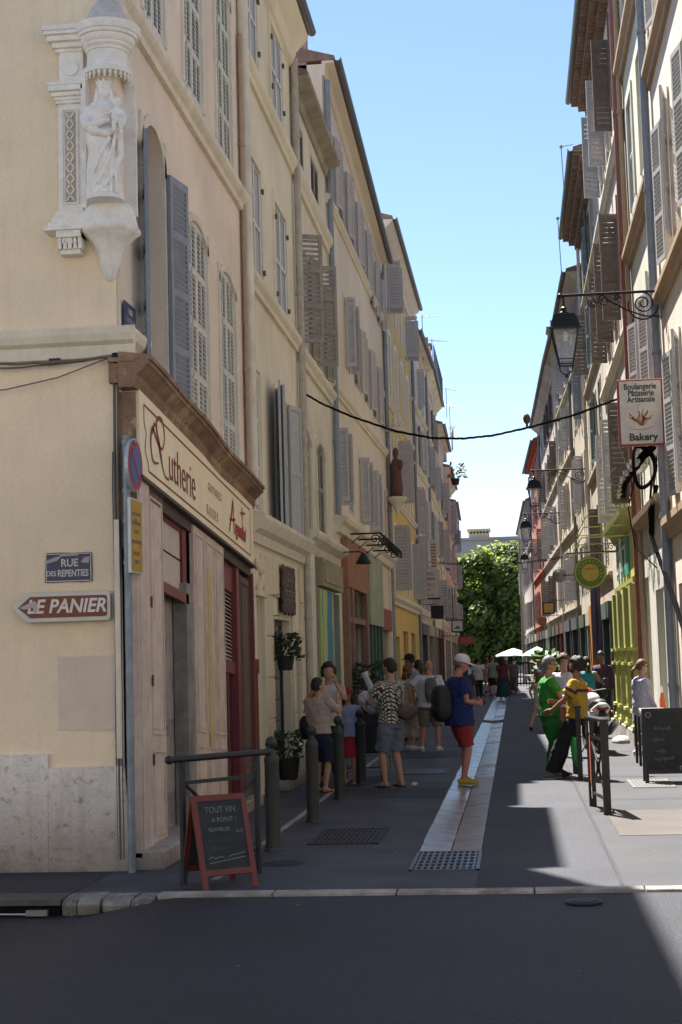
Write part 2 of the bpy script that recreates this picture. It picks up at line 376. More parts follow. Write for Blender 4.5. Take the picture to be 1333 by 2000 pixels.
# ================= facade tools =================
def fwall(L_,H,D,ops,mtl,root,name='wall',base=0,rev=.2,mats2=None,z0=0):
    g=G(); us=sorted(set([0,L_]+[o[0] for o in ops]+[o[2] for o in ops])); zs=sorted(set([z0,H]+[o[1] for o in ops]+[o[3] for o in ops]))
    for i in range(len(us)-1):
        for j in range(len(zs)-1):
            uc=(us[i]+us[i+1])/2; zc=(zs[j]+zs[j+1])/2
            if any(o[0]<uc<o[2] and o[1]<zc<o[3] for o in ops): continue
            g.quad((us[i],0,zs[j]),(us[i+1],0,zs[j]),(us[i+1],0,zs[j+1]),(us[i],0,zs[j+1]))
    for o in ops:
        a,b,c,d=o[:4]; r=rev
        g.quad((a,0,b),(a,0,d),(a,r,d),(a,r,b)); g.quad((c,0,b),(c,r,b),(c,r,d),(c,0,d))
        g.quad((a,0,d),(c,0,d),(c,r,d),(a,r,d)); g.quad((a,0,b),(a,r,b),(c,r,b),(c,0,b))
        k=o[4] if len(o)>4 else {}
        if k.get('arch'):
            R_=k['arch']; n=10; cx=(a+c)/2; hw=(c-a)/2
            pts=[(cx-hw*math.cos(PI*i/n),d-R_+R_*math.sin(PI*i/n)) for i in range(n+1)]
            for i in range(n):
                p,q=pts[i],pts[i+1]
                g.quad((p[0],0,p[1]),(q[0],0,q[1]),(q[0],0,d),(p[0],0,d)); g.quad((p[0],0,p[1]),(p[0],r,p[1]),(q[0],r,q[1]),(q[0],0,q[1]))
    g.quad((0,0,z0),(0,0,H),(0,D,H),(0,D,z0)); g.quad((L_,0,z0),(L_,D,z0),(L_,D,H),(L_,0,H))
    g.quad((0,0,H),(L_,0,H),(L_,D,H),(0,D,H)); g.quad((0,D,z0),(0,D,H),(L_,D,H),(L_,D,z0))
    return g.build(name,mtl,root)
def profile(root,name,prof,u0,u1,m,sh=0,loc=None):
    g=G(); g.prism([(-d,z) for d,z in prof],u0,u1,'x')
    if sh: g.v=[(x,y,z+sh*(x-u0)) for x,y,z in g.v]
    return g.build(name,m,root)
def belt(root,z,u0,u1,m,d=.09,h=.2,sh=0):
    return profile(root,'string_course',[(.0,z-h/2),(d*.45,z-h/2),(d*.5,z-h*.15),(d*.8,z),(d,z+h*.15),(d,z+h*.5),(0,z+h*.5+.02)],u0,u1,m,sh)
LC={}
def leafmesh(w,h,mtl,tilt=1,slats=True,rows=3,thick=.035,pitch=.055,louv=True):
    key=(round(w,2),round(h,2),mtl.name,tilt,slats,rows,pitch)
    if key in LC: return LC[key]
    g=G(); s=.055; t=thick
    g.box(0,-t,0,s,0,h); g.box(w-s,-t,0,w,0,h)
    zs=[0]+[h*(i+1)/rows for i in range(rows)]; rl=.07
    spans=[]
    for i in range(rows+1):
        zz=zs[i]; a=max(0,zz-rl/2); b=min(h,zz+rl/2)
        if i==0: a,b=0,rl
        if i==rows: a,b=h-rl,h
        g.box(s,-t,a,w-s,0,b); spans.append((a,b))
    sl=G()
    if mtl.name=='shutter_pale_paint' and w>.3: g.box(w/2-.018,-t,0.001,w/2+.018,-.001,h-.001)
    pos=[]
    for i in range(rows):
        a=spans[i][1]; b=spans[i+1][0]; n=max(2,int((b-a)/pitch))
        if not louv:
            g.box(s,-t*.6,a,w-s,-t*.3,b); continue
        for j in range(n):
            z=a+(b-a)*(j+.5)/n; pos.append(z)
            q=.024; dz=.5*pitch*tilt*.85
            sl.add([(s,-t+.002,z-dz-.004),(w-s,-t+.002,z-dz-.004),(w-s,-.002,z+dz-.004),(s,-.002,z+dz-.004),(s,-t+.002,z-dz+.004),(w-s,-t+.002,z-dz+.004),(w-s,-.002,z+dz+.004),(s,-.002,z+dz+.004)],
             [(0,3,2,1),(4,5,6,7),(0,1,5,4),(2,3,7,6),(1,2,6,5),(3,0,4,7)])
    if slats: g.add(sl.v,sl.f)
    me=g.mesh('shutter',mtl); 
    me2=None
    if not slats and pos:
        q=G(); dz=.5*pitch*tilt*.62
        q.add([(s,-t+.002,-dz-.004),(w-s,-t+.002,-dz-.004),(w-s,-.002,dz-.004),(s,-.002,dz-.004),(s,-t+.002,-dz+.004),(w-s,-t+.002,-dz+.004),(w-s,-.002,dz+.004),(s,-.002,dz+.004)],
             [(0,3,2,1),(4,5,6,7),(0,1,5,4),(2,3,7,6),(1,2,6,5),(3,0,4,7)])
        me2=q.mesh('slat',mtl)
    LC[key]=(me,me2,pos); return LC[key]
def leaf(root,u,z,w,h,th,side,mtl,y=0,slats=True,rows=3,louv=True,pitch=.055,label=None):
    """side 'L': hinge at the low-u jamb, 'R': at the high-u jamb; th = degrees opened from closed"""
    me,me2,pos=leafmesh(w,h,mtl,1 if side=='L' else -1,slats,rows,pitch=pitch,louv=louv)
    rot=-R(th) if side=='L' else PI+R(th)
    yy=y+.04 if side=='L' else y+.005
    o=link('shutter',me,root,(u,yy if th<5 else y-.02,z),rot,label=label)
    if me2:
        for p in pos: link('slat',me2,o,(0,0,p))
    return o
def window(root,o,frame=wood_frame,y=.13,panes=(2,3),sill=None,curtain=None):
    a,b,c,d=o[:4]; g=G(); f=.05
    g.box(a,y,b,a+f,y+.05,d); g.box(c-f,y,b,c,y+.05,d); g.box(a+f,y,b,c-f,y+.05,b+f); g.box(a+f,y,d-f,c-f,y+.05,d)
    nx,nz=panes
    for i in range(1,nx): xx=a+(c-a)*i/nx; g.box(xx-.03,y-.004,b+f,xx+.03,y+.045,d-f)
    for j in range(1,nz): zz=b+(d-b)*j/nz; g.box(a+f,y+.002,zz-.014,c-f,y+.04,zz+.014)
    w_=g.build('window',frame,root)
    for i in range(nx):
        for j in range(nz):
            q=G(); q.quad((a+(c-a)*i/nx+.02,y+.028,b+(d-b)*j/nz+.01),(a+(c-a)*(i+1)/nx-.02,y+.028,b+(d-b)*j/nz+.01),(a+(c-a)*(i+1)/nx-.02,y+.028,b+(d-b)*(j+1)/nz-.01),(a+(c-a)*i/nx+.02,y+.028,b+(d-b)*(j+1)/nz-.01)); q.build('pane',glassd,w_)
    if sill: 
        q=G(); q.box(a-.08,-.09,b-.07,c+.08,.0,b); q.build('sill',sill,w_)
    return w_
def backing(root,o,y=.19):
    a,b,c,d=o[:4]; g=G(); g.quad((a,y,b),(c,y,b),(c,y,d),(a,y,d)); return g.build('window',glassd,root)
def surround(root,o,m,w=.1,d=.02,arch=0,ears=0):
    a,b,c,dd=o[:4]; g=G()
    g.box(a-w,-d,b,a,0,dd-arch*.0); g.box(c,-d,b,c+w,0,dd)
    if arch:
        n=10; cx=(a+c)/2; hw=(c-a)/2
        for i in range(n):
            for (r0,r1) in ((1,1),):
                p=lambda t,k,kz:(cx-(hw+k)*math.cos(PI*t/n),dd-arch+(arch+kz)*math.sin(PI*t/n))
                A,B,C_,D_=p(i,0,0),p(i+1,0,0),p(i+1,w,w),p(i,w,w)
                g.prism([A,B,C_,D_],-d,-.001,'y')
        g.v=g.v
    else: g.box(a-w,-d,dd,c+w,0,dd+w)
    return g.build('window_surround',m,root)
def stdwin(root,a,b,c,d,st,mtl,**k):
    """closed / ajar / open louvred shutters on opening a..c x b..d"""
    w_=(c-a)/2; 
    sl=k.get('slats',True); rows=k.get('rows',3); pt=k.get('pitch',.055); lv=k.get('louv',True)
    if st=='closed':
        leaf(root,a,b,w_-.004,d-b,0,'L',mtl,slats=sl,rows=rows,pitch=pt,louv=lv); leaf(root,c,b,w_-.004,d-b,0,'R',mtl,slats=sl,rows=rows,pitch=pt,louv=lv)
        backing(root,(a,b,c,d))
    else:
        window(root,(a,b,c,d),panes=k.get('panes',(2,2)))
        t1,t2=k.get('th',(172,172)); lw=k.get('lw',w_)
        if t1 is not None: leaf(root,a,b,lw,d-b,t1,'L',mtl,y=-.02,slats=sl,rows=rows,pitch=pt,louv=lv)
        if t2 is not None: leaf(root,c,b,lw,d-b,t2,'R',mtl,y=-.02,slats=sl,rows=rows,pitch=pt,louv=lv)
def eave(root,kind,L_,H,ov=.35,m=trimc,back=4,slope=.3,sh=0,gut=True,u0=0):
    g=G(); g.prism([(-ov,H+.02),(-ov,H+.10),(back,H+.1+slope*(back+ov)),(back,H)],u0-.02,L_+.02,'x')
    if sh: g.v=[(x,y,z+sh*x) for x,y,z in g.v]
    r=g.build('roof',tile,root)
    if kind=='cornice':
        profile(root,'cornice',[(0,H-.45),(ov*.25,H-.42),(ov*.3,H-.3),(ov*.6,H-.2),(ov*.85,H-.1),(ov,H-.06),(ov,H+.01),(0,H+.01)],u0,L_,m,sh)
    elif kind=='slab':
        profile(root,'soffit',[(0,H-.28),(.05,H-.28),(.07,H-.04),(ov-.02,H-.04),(ov-.02,H+.015),(0,H+.015)],u0,L_,m,sh)
    elif kind=='genoise':
        for row in range(3):
            g=G(); n=int((L_-u0)/.2); dep=ov*(row+1)/3
            for i in range(n):
                cx=u0+.1+.2*i; zz=H-.36+row*.13
                a=[(cx+.09*math.cos(PI*q/6),zz+.08*math.sin(PI*q/6)) for q in range(7)]+[(cx-.075,zz-.0),(cx+.075,zz)]
                pts=[(cx+.095*math.cos(PI*q/5),zz+.09*math.sin(PI*q/5)) for q in range(6)]; inn=[(cx+.075*math.cos(PI*q/5),zz+.07*math.sin(PI*q/5)) for q in range(5,-1,-1)]
                g.prism(pts+inn,-dep,0,'y')
            g.build('genoise_tiles',tile,root,kind='stuff')
            g=G(); g.box(u0,-dep-.01,H-.27+row*.13,L_,0,H-.245+row*.13); g.build('soffit',m,root)
    if gut:
        g=G(); n=6
        pr=[(-ov-.06+.075*math.cos(PI+PI*i/n),H+.05+.075*math.sin(PI+PI*i/n)) for i in range(n+1)]+[(-ov-.06+.06*math.cos(-PI*i/n),H+.05+.06*math.sin(-PI*i/n)) for i in range(n+1)]
        g.prism(pr,u0-.03,L_+.03,'x')
        if sh: g.v=[(x,y,z+sh*x) for x,y,z in g.v]
        g.build('gutter',dgut,root)
def pipe(label,pts,r=.05,m=zinc,group=None,collars=True,name='drain_pipe'):
    t=thing(name,label,'drainpipe',pts[0],group=group); p0=Vector(pts[0]); q=[Vector(p)-p0 for p in pts]
    g=G(); g.tube(q,r,10); g.build('pipe',m,t,smooth='auto')
    if collars:
        a,b=q[0],q[-1]; n=max(2,int((b-a).length/2.0))
        for i in range(n):
            c=a.lerp(b,(i+.5)/n); g=G(); g.lathe([(r+.014,-.03),(r+.014,.03)],c,10); g.build('collar',m,t)
    return t
def frame(P0,P1,z=0):
    d=Vector((P1[0]-P0[0],P1[1]-P0[1],0)); return d.length,math.atan2(d.y,d.x)
# ================= LEFT SIDE =================
XL=-3.34
def lroot(label,name,Y0,cat='building',X=XL,X1=None,Y1=None):
    ln,a=frame((X,Y0),(X1 if X1 is not None else X,Y1))
    return thing(name,label,cat,(X,Y0,0),a),ln
def ppipe(root,u,y,z0,z1,r=.05,m=zinc,top=None):
    g=G(); pts=[(u,y,z0),(u,y,z1)]+([(u+top[0],y+top[1]*.5,z1+.15),(u+top[0],y+top[1],z1+.35)] if top else [])
    g.tube(pts,r,10); p=g.build('drain_pipe',m,root,smooth='auto'); n=max(1,int((z1-z0)/2.3))
    for i in range(n):
        g=G(); g.lathe([(r+.014,-.03),(r+.014,.03)],(u,y,z0+(z1-z0)*(i+.5)/n),10); g.build('collar',m,p)
    return p
# ---- b1 corner building ----
b1,L1=lroot('peach plastered corner building with arched louvred shutters above the lutherie shop','corner_building',13.05,Y1=19.45)
Y=lambda y,y0=13.05: y-y0
A1=[(Y(13.92),4.62,Y(14.80),6.98,{'arch':.36})]
B1=[(Y(15.95),4.30,Y(16.98),6.62,{'arch':.22}),(Y(17.75),4.0,Y(18.75),6.5,{'arch':.22})]
C1=[(Y(14.05),8.05,Y(14.95),10.3,{'arch':.22}),(Y(15.92),8.05,Y(16.92),10.3,{'arch':.22}),(Y(17.8),7.95,Y(18.8),10.3,{'arch':.22})]
D1=[(Y(14.05),11.5,Y(14.95),13.5,{'arch':.22}),(Y(15.95),11.5,Y(16.95),13.5,{'arch':.22}),(Y(17.8),11.5,Y(18.75),13.5,{'arch':.22})]
S1=[(Y(13.3),.14,Y(19.05),3.3)]
fwall(L1,14.3,9,A1+B1+C1+D1+S1,plast,b1,rev=.42)
for o in B1+C1+D1: surround(b1,o,trimc,w=.09,d=.025,arch=o[4]['arch'])
surround(b1,A1[0],trimc,w=.10,d=.03,arch=.36)
first=True
for k,o in enumerate(B1+C1+D1):
    det=k in (0,1,3,4)
    stdwin(b1,o[0],o[1],o[2],o[3],'closed',sh_w,slats=not det,rows=4,pitch=.050)
# open window with shutters folded back
window(b1,A1[0],y=.36,panes=(2,4))
leaf(b1,A1[0][0]-.02,4.55,.42,2.12,163,'L',sh_b,y=-.02,rows=4)
leaf(b1,A1[0][2]+.04,4.3,.44,2.36,168,'R',sh_b,y=-.02,rows=4,pitch=.05)
belt(b1,7.72,.0,L1,trimc,d=.12,h=.22); belt(b1,11.0,.0,L1,trimc,d=.12,h=.22)
g=G(); g.prism([(0,4.45),(-.05,4.45),(-.06,4.56),(-.11,4.6),(-.13,4.66),(-.13,4.7),(0,4.73)],-.0,.62,'x'); g.build('string_course',trimc,b1)
# front face: belt, plinth, repaired patch, shallow shadow joints
wf=thing('front_moulding','cream moulded ledge running across the peach front wall at first floor level','ledge',(-3.41,13.05,4.58))
g=G(); g.prism([(0,-.14),(-.05,-.14),(-.055,-.03),(-.10,.0),(-.125,.06),(-.135,.12),(0,.15)],-9,.2,'x'); g.build('ledge',trimc,wf)
b1f=G(); 
b1f.prism([(-4.02,-.14),(-4.02,1.0),(-11,1.0),(-11,-.14)],12.98,13.05,'y'); b1f.prism([(-4.02,.88),(-3.36,.885),(-3.30,.0),(-3.30,-.14),(-4.02,-.14)],12.985,13.06,'y')
o=b1f.build('plinth',plinthm,b1); o.matrix_parent_inverse=Matrix.LocRotScale(b1.location,b1.rotation_euler,None).inverted()
def wchild(g,name,m,root,**k):
    o=g.build(name,m,root,**k); o.matrix_parent_inverse=Matrix.LocRotScale(root.location,root.rotation_euler,root.scale).inverted(); return o
g=G(); g.prism([(-3.93,1.2),(-3.93,1.83),(-3.4,1.83),(-3.385,1.18)],13.014,13.0199,'y'); wchild(g,'repaired_patch',mat('w_patch_plaster',(.68,.58,.48),.9,.06,3,.3,60),b1)
g=G(); g.prism([(-11,1.0),(-4.02,1.0),(-4.02,.88),(-3.36,.88),(-3.40,14.3),(-11,14.3)],13.02,13.05,'y'); wchild(g,'wall',mat('w_ochre_front',(.82,.69,.50),.9,.10,.55,.3,45,streak=.28,sc_col=(.50,.38,.25),fine=.03,patch=(.78,.64,.45),pt=.58),b1)
eave(b1,'cornice',L1,14.3,.25)
# dark stain marks handled by plinth streaks; vertical cables + thin pipe at the corner
t=thing('wall_cables','thin grey cables running down the corner edge beside the brown shop pier','cable',(-3.39,12.99,0))
for dx,rr,zt in ((0,.012,4.45),(.03,.008,4.42),(-.022,.006,3.6)):
    g=G(); g.tube([(dx,-.0,.1),(dx-.005,0,1.2),(dx+.004,0,2.4),(dx-.006,0,3.3),(dx,0,zt)],rr,6); g.build('cable',plain('cable_grey',(.10,.095,.09),.7),t)
g=G(); g.box(-.015,-.03,.95,.03,.01,3.0); g.build('conduit',trimc,t)
t=thing('wall_cables','sagging cables strung under the cream ledge of the peach front wall','cable',(-3.41,12.95,4.4))
for k,(a,bb,sg,rr) in enumerate(((-1.9,0.02,.05,.009),(-2.2,0.0,.10,.006),(-1.2,.02,.025,.014))):
    n=14; g=G(); g.tube([(a+(bb-a)*i/n,-.01*k,.03-sg*4*(i/n)*(1-i/n)*(1 if k!=1 else 1.8)-(.16*(1-i/n) if k==1 else 0)+random.uniform(-.006,.006)) for i in range(n+1)],rr,6); g.build('cable',plain('cable_brown',(.16,.12,.09),.8),t)
g=G(); g.sphere((.04,-.0,.02),(.05,.03,.05),8,6); g.build('junction',ironblk,t)
g=G(); g.box(-.55,-.02,-.005,-.45,.01,.04); g.build('junction',ironblk,t)
# ---- shopfront ----
sf=thing('shopfront','pink and burgundy wooden lutherie shopfront with cream painted fascia','shopfront',(XL,13.05,0),PI/2)
SH=-.077
def shear(g,u0=.05):
    g.v=[(x,y,z+SH*(x-u0)) for x,y,z in g.v]; return g
g=G(); g.box(.05,-.13,0.0,.42,-.0,4.12); g.box(.0,-.12,.1,.05,.02,4.12); shear(g); g.build('corner_pier',pinkw,sf)
g=G(); g.box(-.02,-.125,2.75,.0,.07,4.13); g.build('brown_board',brownc,sf)
g=G(); g.box(.04,-.145,3.40,5.92,.0,4.16); shear(g); g.build('fascia',crm_sign,sf)
prof=[(.0,4.14),(.14,4.14),(.16,4.20),(.165,4.25),(.21,4.29),(.25,4.33),(.27,4.34),(.27,4.375),(.29,4.38),(.29,4.42),(.0,4.46)]
g=G(); n=24
for i in range(n):
    u=-.12+i*(6.02+.12)/n; u1=-.12+(i+1)*(6.14)/n
    f=lambda q:.022*math.sin(q*1.1)+.012*math.sin(q*2.7+1)
    vs=[(u,-d,z+SH*u+f(u)) for d,z in prof]+[(u1,-d,z+SH*u1+f(u1)) for d,z in prof]; k=len(prof)
    fs=[(a,a+1,a+1+k,a+k) for a in range(k-1)]
    if i==0: fs.append(tuple(range(k-1,-1,-1)))
    if i==n-1: fs.append(tuple(range(k,2*k)))
    g.add(vs,fs)
# return of the cornice on the camera side
g.box(-.10,-.13,4.20,-.0,.09,4.38); g.box(-.13,-.15,4.38,.0,.09,4.42)
g.build('cornice',brownc,sf)
g=G(); g.box(.04,-.17,3.37,5.96,-.02,3.40); g.box(.04,-.10,3.26,5.9,-.02,3.37); shear(g); g.build('fascia_lower_rail',plain('rail_dark',(.07,.045,.04),.6),sf)
# fascia border line and lettering
g=G()
def line(g,pts,w,y=-.149):
    for (a,b),(c,d) in zip(pts[:-1],pts[1:]):
        dx,dz=c-a,d-b; l=math.hypot(dx,dz) or 1; nx,nz=-dz/l*w/2,dx/l*w/2
        g.add([(a-nx,y,b-nz),(c-nx,y,d-nz),(c+nx,y,d+nz),(a+nx,y,b+nz)],[(0,1,2,3)])
bl=[(.2,4.06),(5.7,4.06),(5.7,3.49),(.35,3.49),(.33,3.56),(.22,3.66),(.28,3.82),(.2,3.9),(.2,4.06)]
bl2=[(x,z+SH*(x-.05)) for x,z in bl]; line(g,bl2,.018); g.build('border_line',maroon,sf)
def ftext(s,size,u,z,m=maroon,**k):
    me=textmesh(s,size,align='LEFT',ext=.001,**k)
    for v in me.vertices: v.co.y+=SH*v.co.x
    me.materials.clear(); me.materials.append(m); return link('lettering',me,sf,(u,-.151,z+SH*(u-.05)),(PI/2,0,0))
ftext('utherie',.50,1.15,3.73,sx=.86,bold=-.004)
g=G()  # sweeping capital L
def ribbon(g,pts,w):
    n=60; P=[]
    for i in range(n+1):
        s_=i/n*(len(pts)-1); k=min(int(s_),len(pts)-2); f_=s_-k
        p0=pts[max(k-1,0)];p1=pts[k];p2=pts[k+1];p3=pts[min(k+2,len(pts)-1)]
        P.append(tuple(.5*((2*p1[q])+(-p0[q]+p2[q])*f_+(2*p0[q]-5*p1[q]+4*p2[q]-p3[q])*f_**2+(-p0[q]+3*p1[q]-3*p2[q]+p3[q])*f_**3) for q in (0,1)))
    for i in range(n):
        ww=w*(.45+.55*abs(math.sin(PI*i/n*2.2))); line(g,[P[i],P[i+1]],ww,-.151)
ribbon(g,[(.74,3.64),(.52,3.62),(.44,3.78),(.52,3.92),(.70,3.84),(.88,3.80),(1.0,3.92),(.93,4.07),(.74,4.06),(.68,3.96),(.80,3.76),(.98,3.58),(1.16,3.57)],.042)
ribbon(g,[(.50,3.86),(.62,3.98),(.78,3.84),(.92,3.62)],.036)
g.v=[(x,y,z+SH*(x-.05)) for x,y,z in g.v]; g.build('lettering',maroon,sf)
faint=plain('faded_lettering',(.40,.32,.2),.7)
ftext('GUITARES',.13,3.05,3.86,m=faint,sx=1.05,space=1.25); ftext('BASSES',.15,2.95,3.60,m=faint,sx=1.0,space=1.45)
# signature-like script
g=G()
ribbon(g,[(4.25,3.56),(4.42,3.80),(4.52,3.98),(4.54,3.78),(4.57,3.58)],.05); ribbon(g,[(4.3,3.72),(4.5,3.74),(4.66,3.77)],.035)

ribbon(g,[(5.12,4.0),(5.13,3.8),(5.16,3.6)],.045); ribbon(g,[(5.0,3.9),(5.16,3.93),(5.34,3.95)],.035)
g.v=[(x,y,z+SH*(x-.05)) for x,y,z in g.v]; g.build('lettering',plain('crimson_lettering',(.34,.035,.035),.6),sf,kind='stuff')
ftext('rgentini',.25,4.60,3.68,m=MC['crimson_lettering'],shear=.35,bold=.008,sx=.95)
# stone threshold
g=G(); g.box(-.0,-.30,-.02,2.2,.3,.16); bevel(g.build('threshold',plinthm,sf),.02)
g=G(); g.box(2.2,-.2,-.02,5.95,.3,.13); bevel(g.build('threshold',plinthm,sf),.02)
# folded panelled shutters
def panels(u0,u1,z0,z1,ncol,m,y=-.10,th=.045,name='wood_shutter',split=(.0,.28,1.)):
    g=G(); g.box(u0,y,z0,u1,y+th,z1); w=(u1-u0)/ncol
    for i in range(ncol):
        a=u0+w*i; b=a+w
        if i: g.box(a-.012,y-.006,z0,a+.012,y,z1)
        for s in range(len(split)-1):
            c=z0+(z1-z0)*split[s]+.07; d=z0+(z1-z0)*split[s+1]-.07
            for (p,q,r,t_) in ((a+.06,c,b-.06,c+.02),(a+.06,d-.02,b-.06,d),(a+.06,c+.02,a+.08,d-.02),(b-.08,c+.02,b-.06,d-.02)): g.box(p,y-.012,q,r,y,t_)
            g.box(a+.11,y-.007,c+.05,b-.11,y,d-.05)
    return shear(g,0.05).build(name,m,sf)
panels(.46,1.08,.20,3.38,1,pinkw); 
for z in (.85,1.55,2.25): 
    g=G(); g.box(.40,-.13,z,.50,-.09,z+.1); g.build('hinge',plain('rust_iron',(.10,.035,.02),.7,.3),sf)
panels(2.38,4.02,.32,3.34,3,pinkw,y=-.12)
g=G(); g.box(3.02,-.135,1.1,3.22,-.128,3.0); shear(g); g.build('painted_strip',plain('strip_yellow',(.52,.40,.2),.6),sf)
g=G()
for i,zz in enumerate((2.85,2.70,2.56,2.42,2.27,2.12,1.78,1.65,1.5,1.35,1.2)): marks(g,3.07,3.17,zz+SH*3.07-.06,.07,1,-.1285,.016,i+2)
g.build('worn_letter_marks',maroon,sf)
# door bay 1
g=G(); g.box(1.08,-.06,2.55,2.24,.02,2.62); g.box(1.08,-.06,.16,1.14,.02,3.34); g.box(2.12,-.06,.16,2.3,.1,3.34); g.box(1.14,-.05,3.22,2.12,.02,3.34); g.box(1.0,-.1,2.5,2.2,-.06,2.6); shear(g); g.build('door_frame',burg,sf)
g=G(); g.box(1.14,-.03,2.62,2.12,-.0,3.22); shear(g); g.build('transom_panel',plain('transom_white',(.50,.44,.40),.6),sf)
g=G(); g.box(1.14,-.035,2.93,2.12,-.032,2.945); shear(g); g.build('transom_line',dark,sf)
lm=mat('grey_flaking_jamb',(.25,.235,.22),.8,.25,5,.4,50,streak=.5,patch=(.13,.12,.115))
g=G(); g.box(1.56,.05,.15,2.12,.10,2.5); g.box(2.08,-.10,.16,2.36,.04,2.55); g.build('door',lm,sf)
g=G(); g.box(1.14,.0,.15,1.20,.3,2.5); g.box(1.5,.04,.15,1.56,.12,2.5); g.build('door_post',burg,sf)
g=G(); g.box(1.62,.04,.5,2.04,.05,1.05); g.box(1.62,.04,1.2,2.04,.05,2.35); g.build('door_panel',mat('w_doorpan',(.30,.28,.27),.8,.2,4,.3,50,patch=(.17,.15,.14)),sf)
g=G(); g.sphere((1.60,.02,1.15),.03,8,6); g.build('door_handle',zinc,sf)
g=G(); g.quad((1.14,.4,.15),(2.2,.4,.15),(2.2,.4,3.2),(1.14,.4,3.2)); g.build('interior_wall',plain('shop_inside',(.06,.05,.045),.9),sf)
# window bay 2
g=G(); g.box(4.06,-.06,.2,4.14,.04,3.28); g.box(5.02,-.08,.2,5.2,.04,3.28); g.box(4.14,-.05,1.98,5.02,.03,2.12); g.box(4.14,-.05,.2,5.02,.03,.5); g.box(4.55,-.04,.5,4.62,.03,2.0); g.box(4.14,-.04,2.95,5.02,.03,3.28); shear(g); g.build('window_frame',burg,sf)
g=G(); g.box(4.14,-.0,.5,5.02,.01,2.0); shear(g); g.build('pane',glassd,sf)
g=G()
for i in range(18): z=2.14+i*.045; g.add([(4.14,-.02,z),(5.02,-.02,z),(5.02,.01,z+.035),(4.14,.01,z+.035)],[(0,1,2,3)])
shear(g); g.build('blind_slats',plain('blind_grey',(.40,.39,.36),.6),sf)
panels(5.24,5.86,.15,3.2,1,mat('brown_worn_wood',(.14,.09,.075),.75,.2,6,.25,60,streak=.4,sc_col=(.3,.24,.2)),y=-.08)
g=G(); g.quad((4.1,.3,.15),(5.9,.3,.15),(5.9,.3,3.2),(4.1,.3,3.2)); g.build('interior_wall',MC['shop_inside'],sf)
g=G(); g.box(5.94,-.12,.0,6.02,-.02,2.85); g.build('side_post',plain('post_red',(.16,.05,.035),.6,streak=.5),sf)
# wall pipe with rusty foot
t=thing('drain_pipe','cream drainpipe with rusty iron foot between the shopfront and the cream doorway','drainpipe',(-3.26,19.12,0))
g=G(); g.tube([(0,0,1.75),(0,0,2.95)],.05,10); g.build('pipe',trimc,t,smooth='auto')
g=G(); g.tube([(0,0,0),(0,0,1.78)],.062,10); g.lathe([(.08,1.6),(.08,1.78)],n=10); g.build('iron_foot',plain('rust_foot',(.14,.055,.03),.7,.2,streak=.5),t,smooth='auto')
# main downpipe b1/b2 upstairs
ppipe(b1,L1-.02,-.08,3.75,14.8,.075,trimc); ppipe(b1,L1-.14,-.05,4.0,10.0,.03,plain('pipe_pinkish',(.42,.3,.22),.7))
# ---- b2 ----
b2,L2=lroot('cream yellow four storey house with grey panelled shutters beside the corner building','town_house',19.45,Y1=24.45)
y2=lambda y:y-19.45
O2=[]
for (a,c) in ((19.92,21.0),(22.28,23.42)):
    O2+= [(y2(a),10.12,y2(c),11.45),(y2(a),6.92,y2(c),8.65)]
O2+=[(y2(19.62),3.7,y2(20.55),5.68),(y2(21.95),3.66,y2(22.98),5.68)]
door=(y2(19.62),.1,y2(20.25),2.55); shopd=(y2(21.3),.1,y2(22.95),2.35); nar=(y2(23.35),.6,y2(23.95),2.1)
fwall(L2,12.0,8,O2+[door,shopd,nar],creamy,b2,z0=0,rev=.25)
for i,o in enumerate(O2[:4]):
    stdwin(b2,*o[:4],'closed',sh_g,louv=False,rows=2); surround(b2,o,creamy,w=.13,d=.03)
    g=G()
    for cx in (o[0]+.04,(o[0]+o[2])/2-.02,o[2]-.06): g.box(cx,-.012,o[1]+.03,cx+.035,.0,o[3]-.03)
    g.box(o[0]+.04,-.012,(o[1]+o[3])/2-.02,o[2]-.03,0,(o[1]+o[3])/2+.02); g.build('shutter_strips',whitep,b2)
    g=G(); 
    for zz in (o[1]+.25,o[3]-.3): g.box(o[2]+.0,-.06,zz,o[2]+.05,-.02,zz+.07); g.box(o[0]-.05,-.06,zz,o[0],-.02,zz+.07)
    g.build('shutter_hinges',plain('hinge_dark',(.15,.1,.08),.7),b2)
stdwin(b2,*O2[4][:4],'closed',sh_w,rows=3,pitch=.05); surround(b2,O2[4],creamy,w=.1,d=.03); surround(b2,O2[5],creamy,w=.1,d=.03)
window(b2,O2[5],panes=(2,3),y=.15)
leaf(b2,O2[5][0],3.62,.46,2.08,157,'L',sh_g,y=-.02,rows=2,louv=False); leaf(b2,O2[5][0]-.30,3.62,.50,2.08,172,'L',sh_g,y=-.12,rows=2,louv=False)
leaf(b2,O2[5][2],3.55,.46,2.1,165,'R',sh_g,y=-.02,rows=2,louv=False)
belt(b2,9.83,.0,L2,creamy,d=.11,h=.24); belt(b2,6.86,.0,L2,creamy,d=.11,h=.22)
profile(b2,'cornice',[(0,3.3),(.06,3.3),(.08,3.42),(.16,3.47),(.2,3.55),(.22,3.6),(.22,3.66),(0,3.7)],.0,L2,trimc)
profile(b2,'cornice',[(0,11.55),(.08,11.6),(.12,11.8),(.3,12.0),(.33,12.05),(.33,12.1),(0,12.14)],-.05,L2,creamy)
eave(b2,'none',L2,12.1,.33)
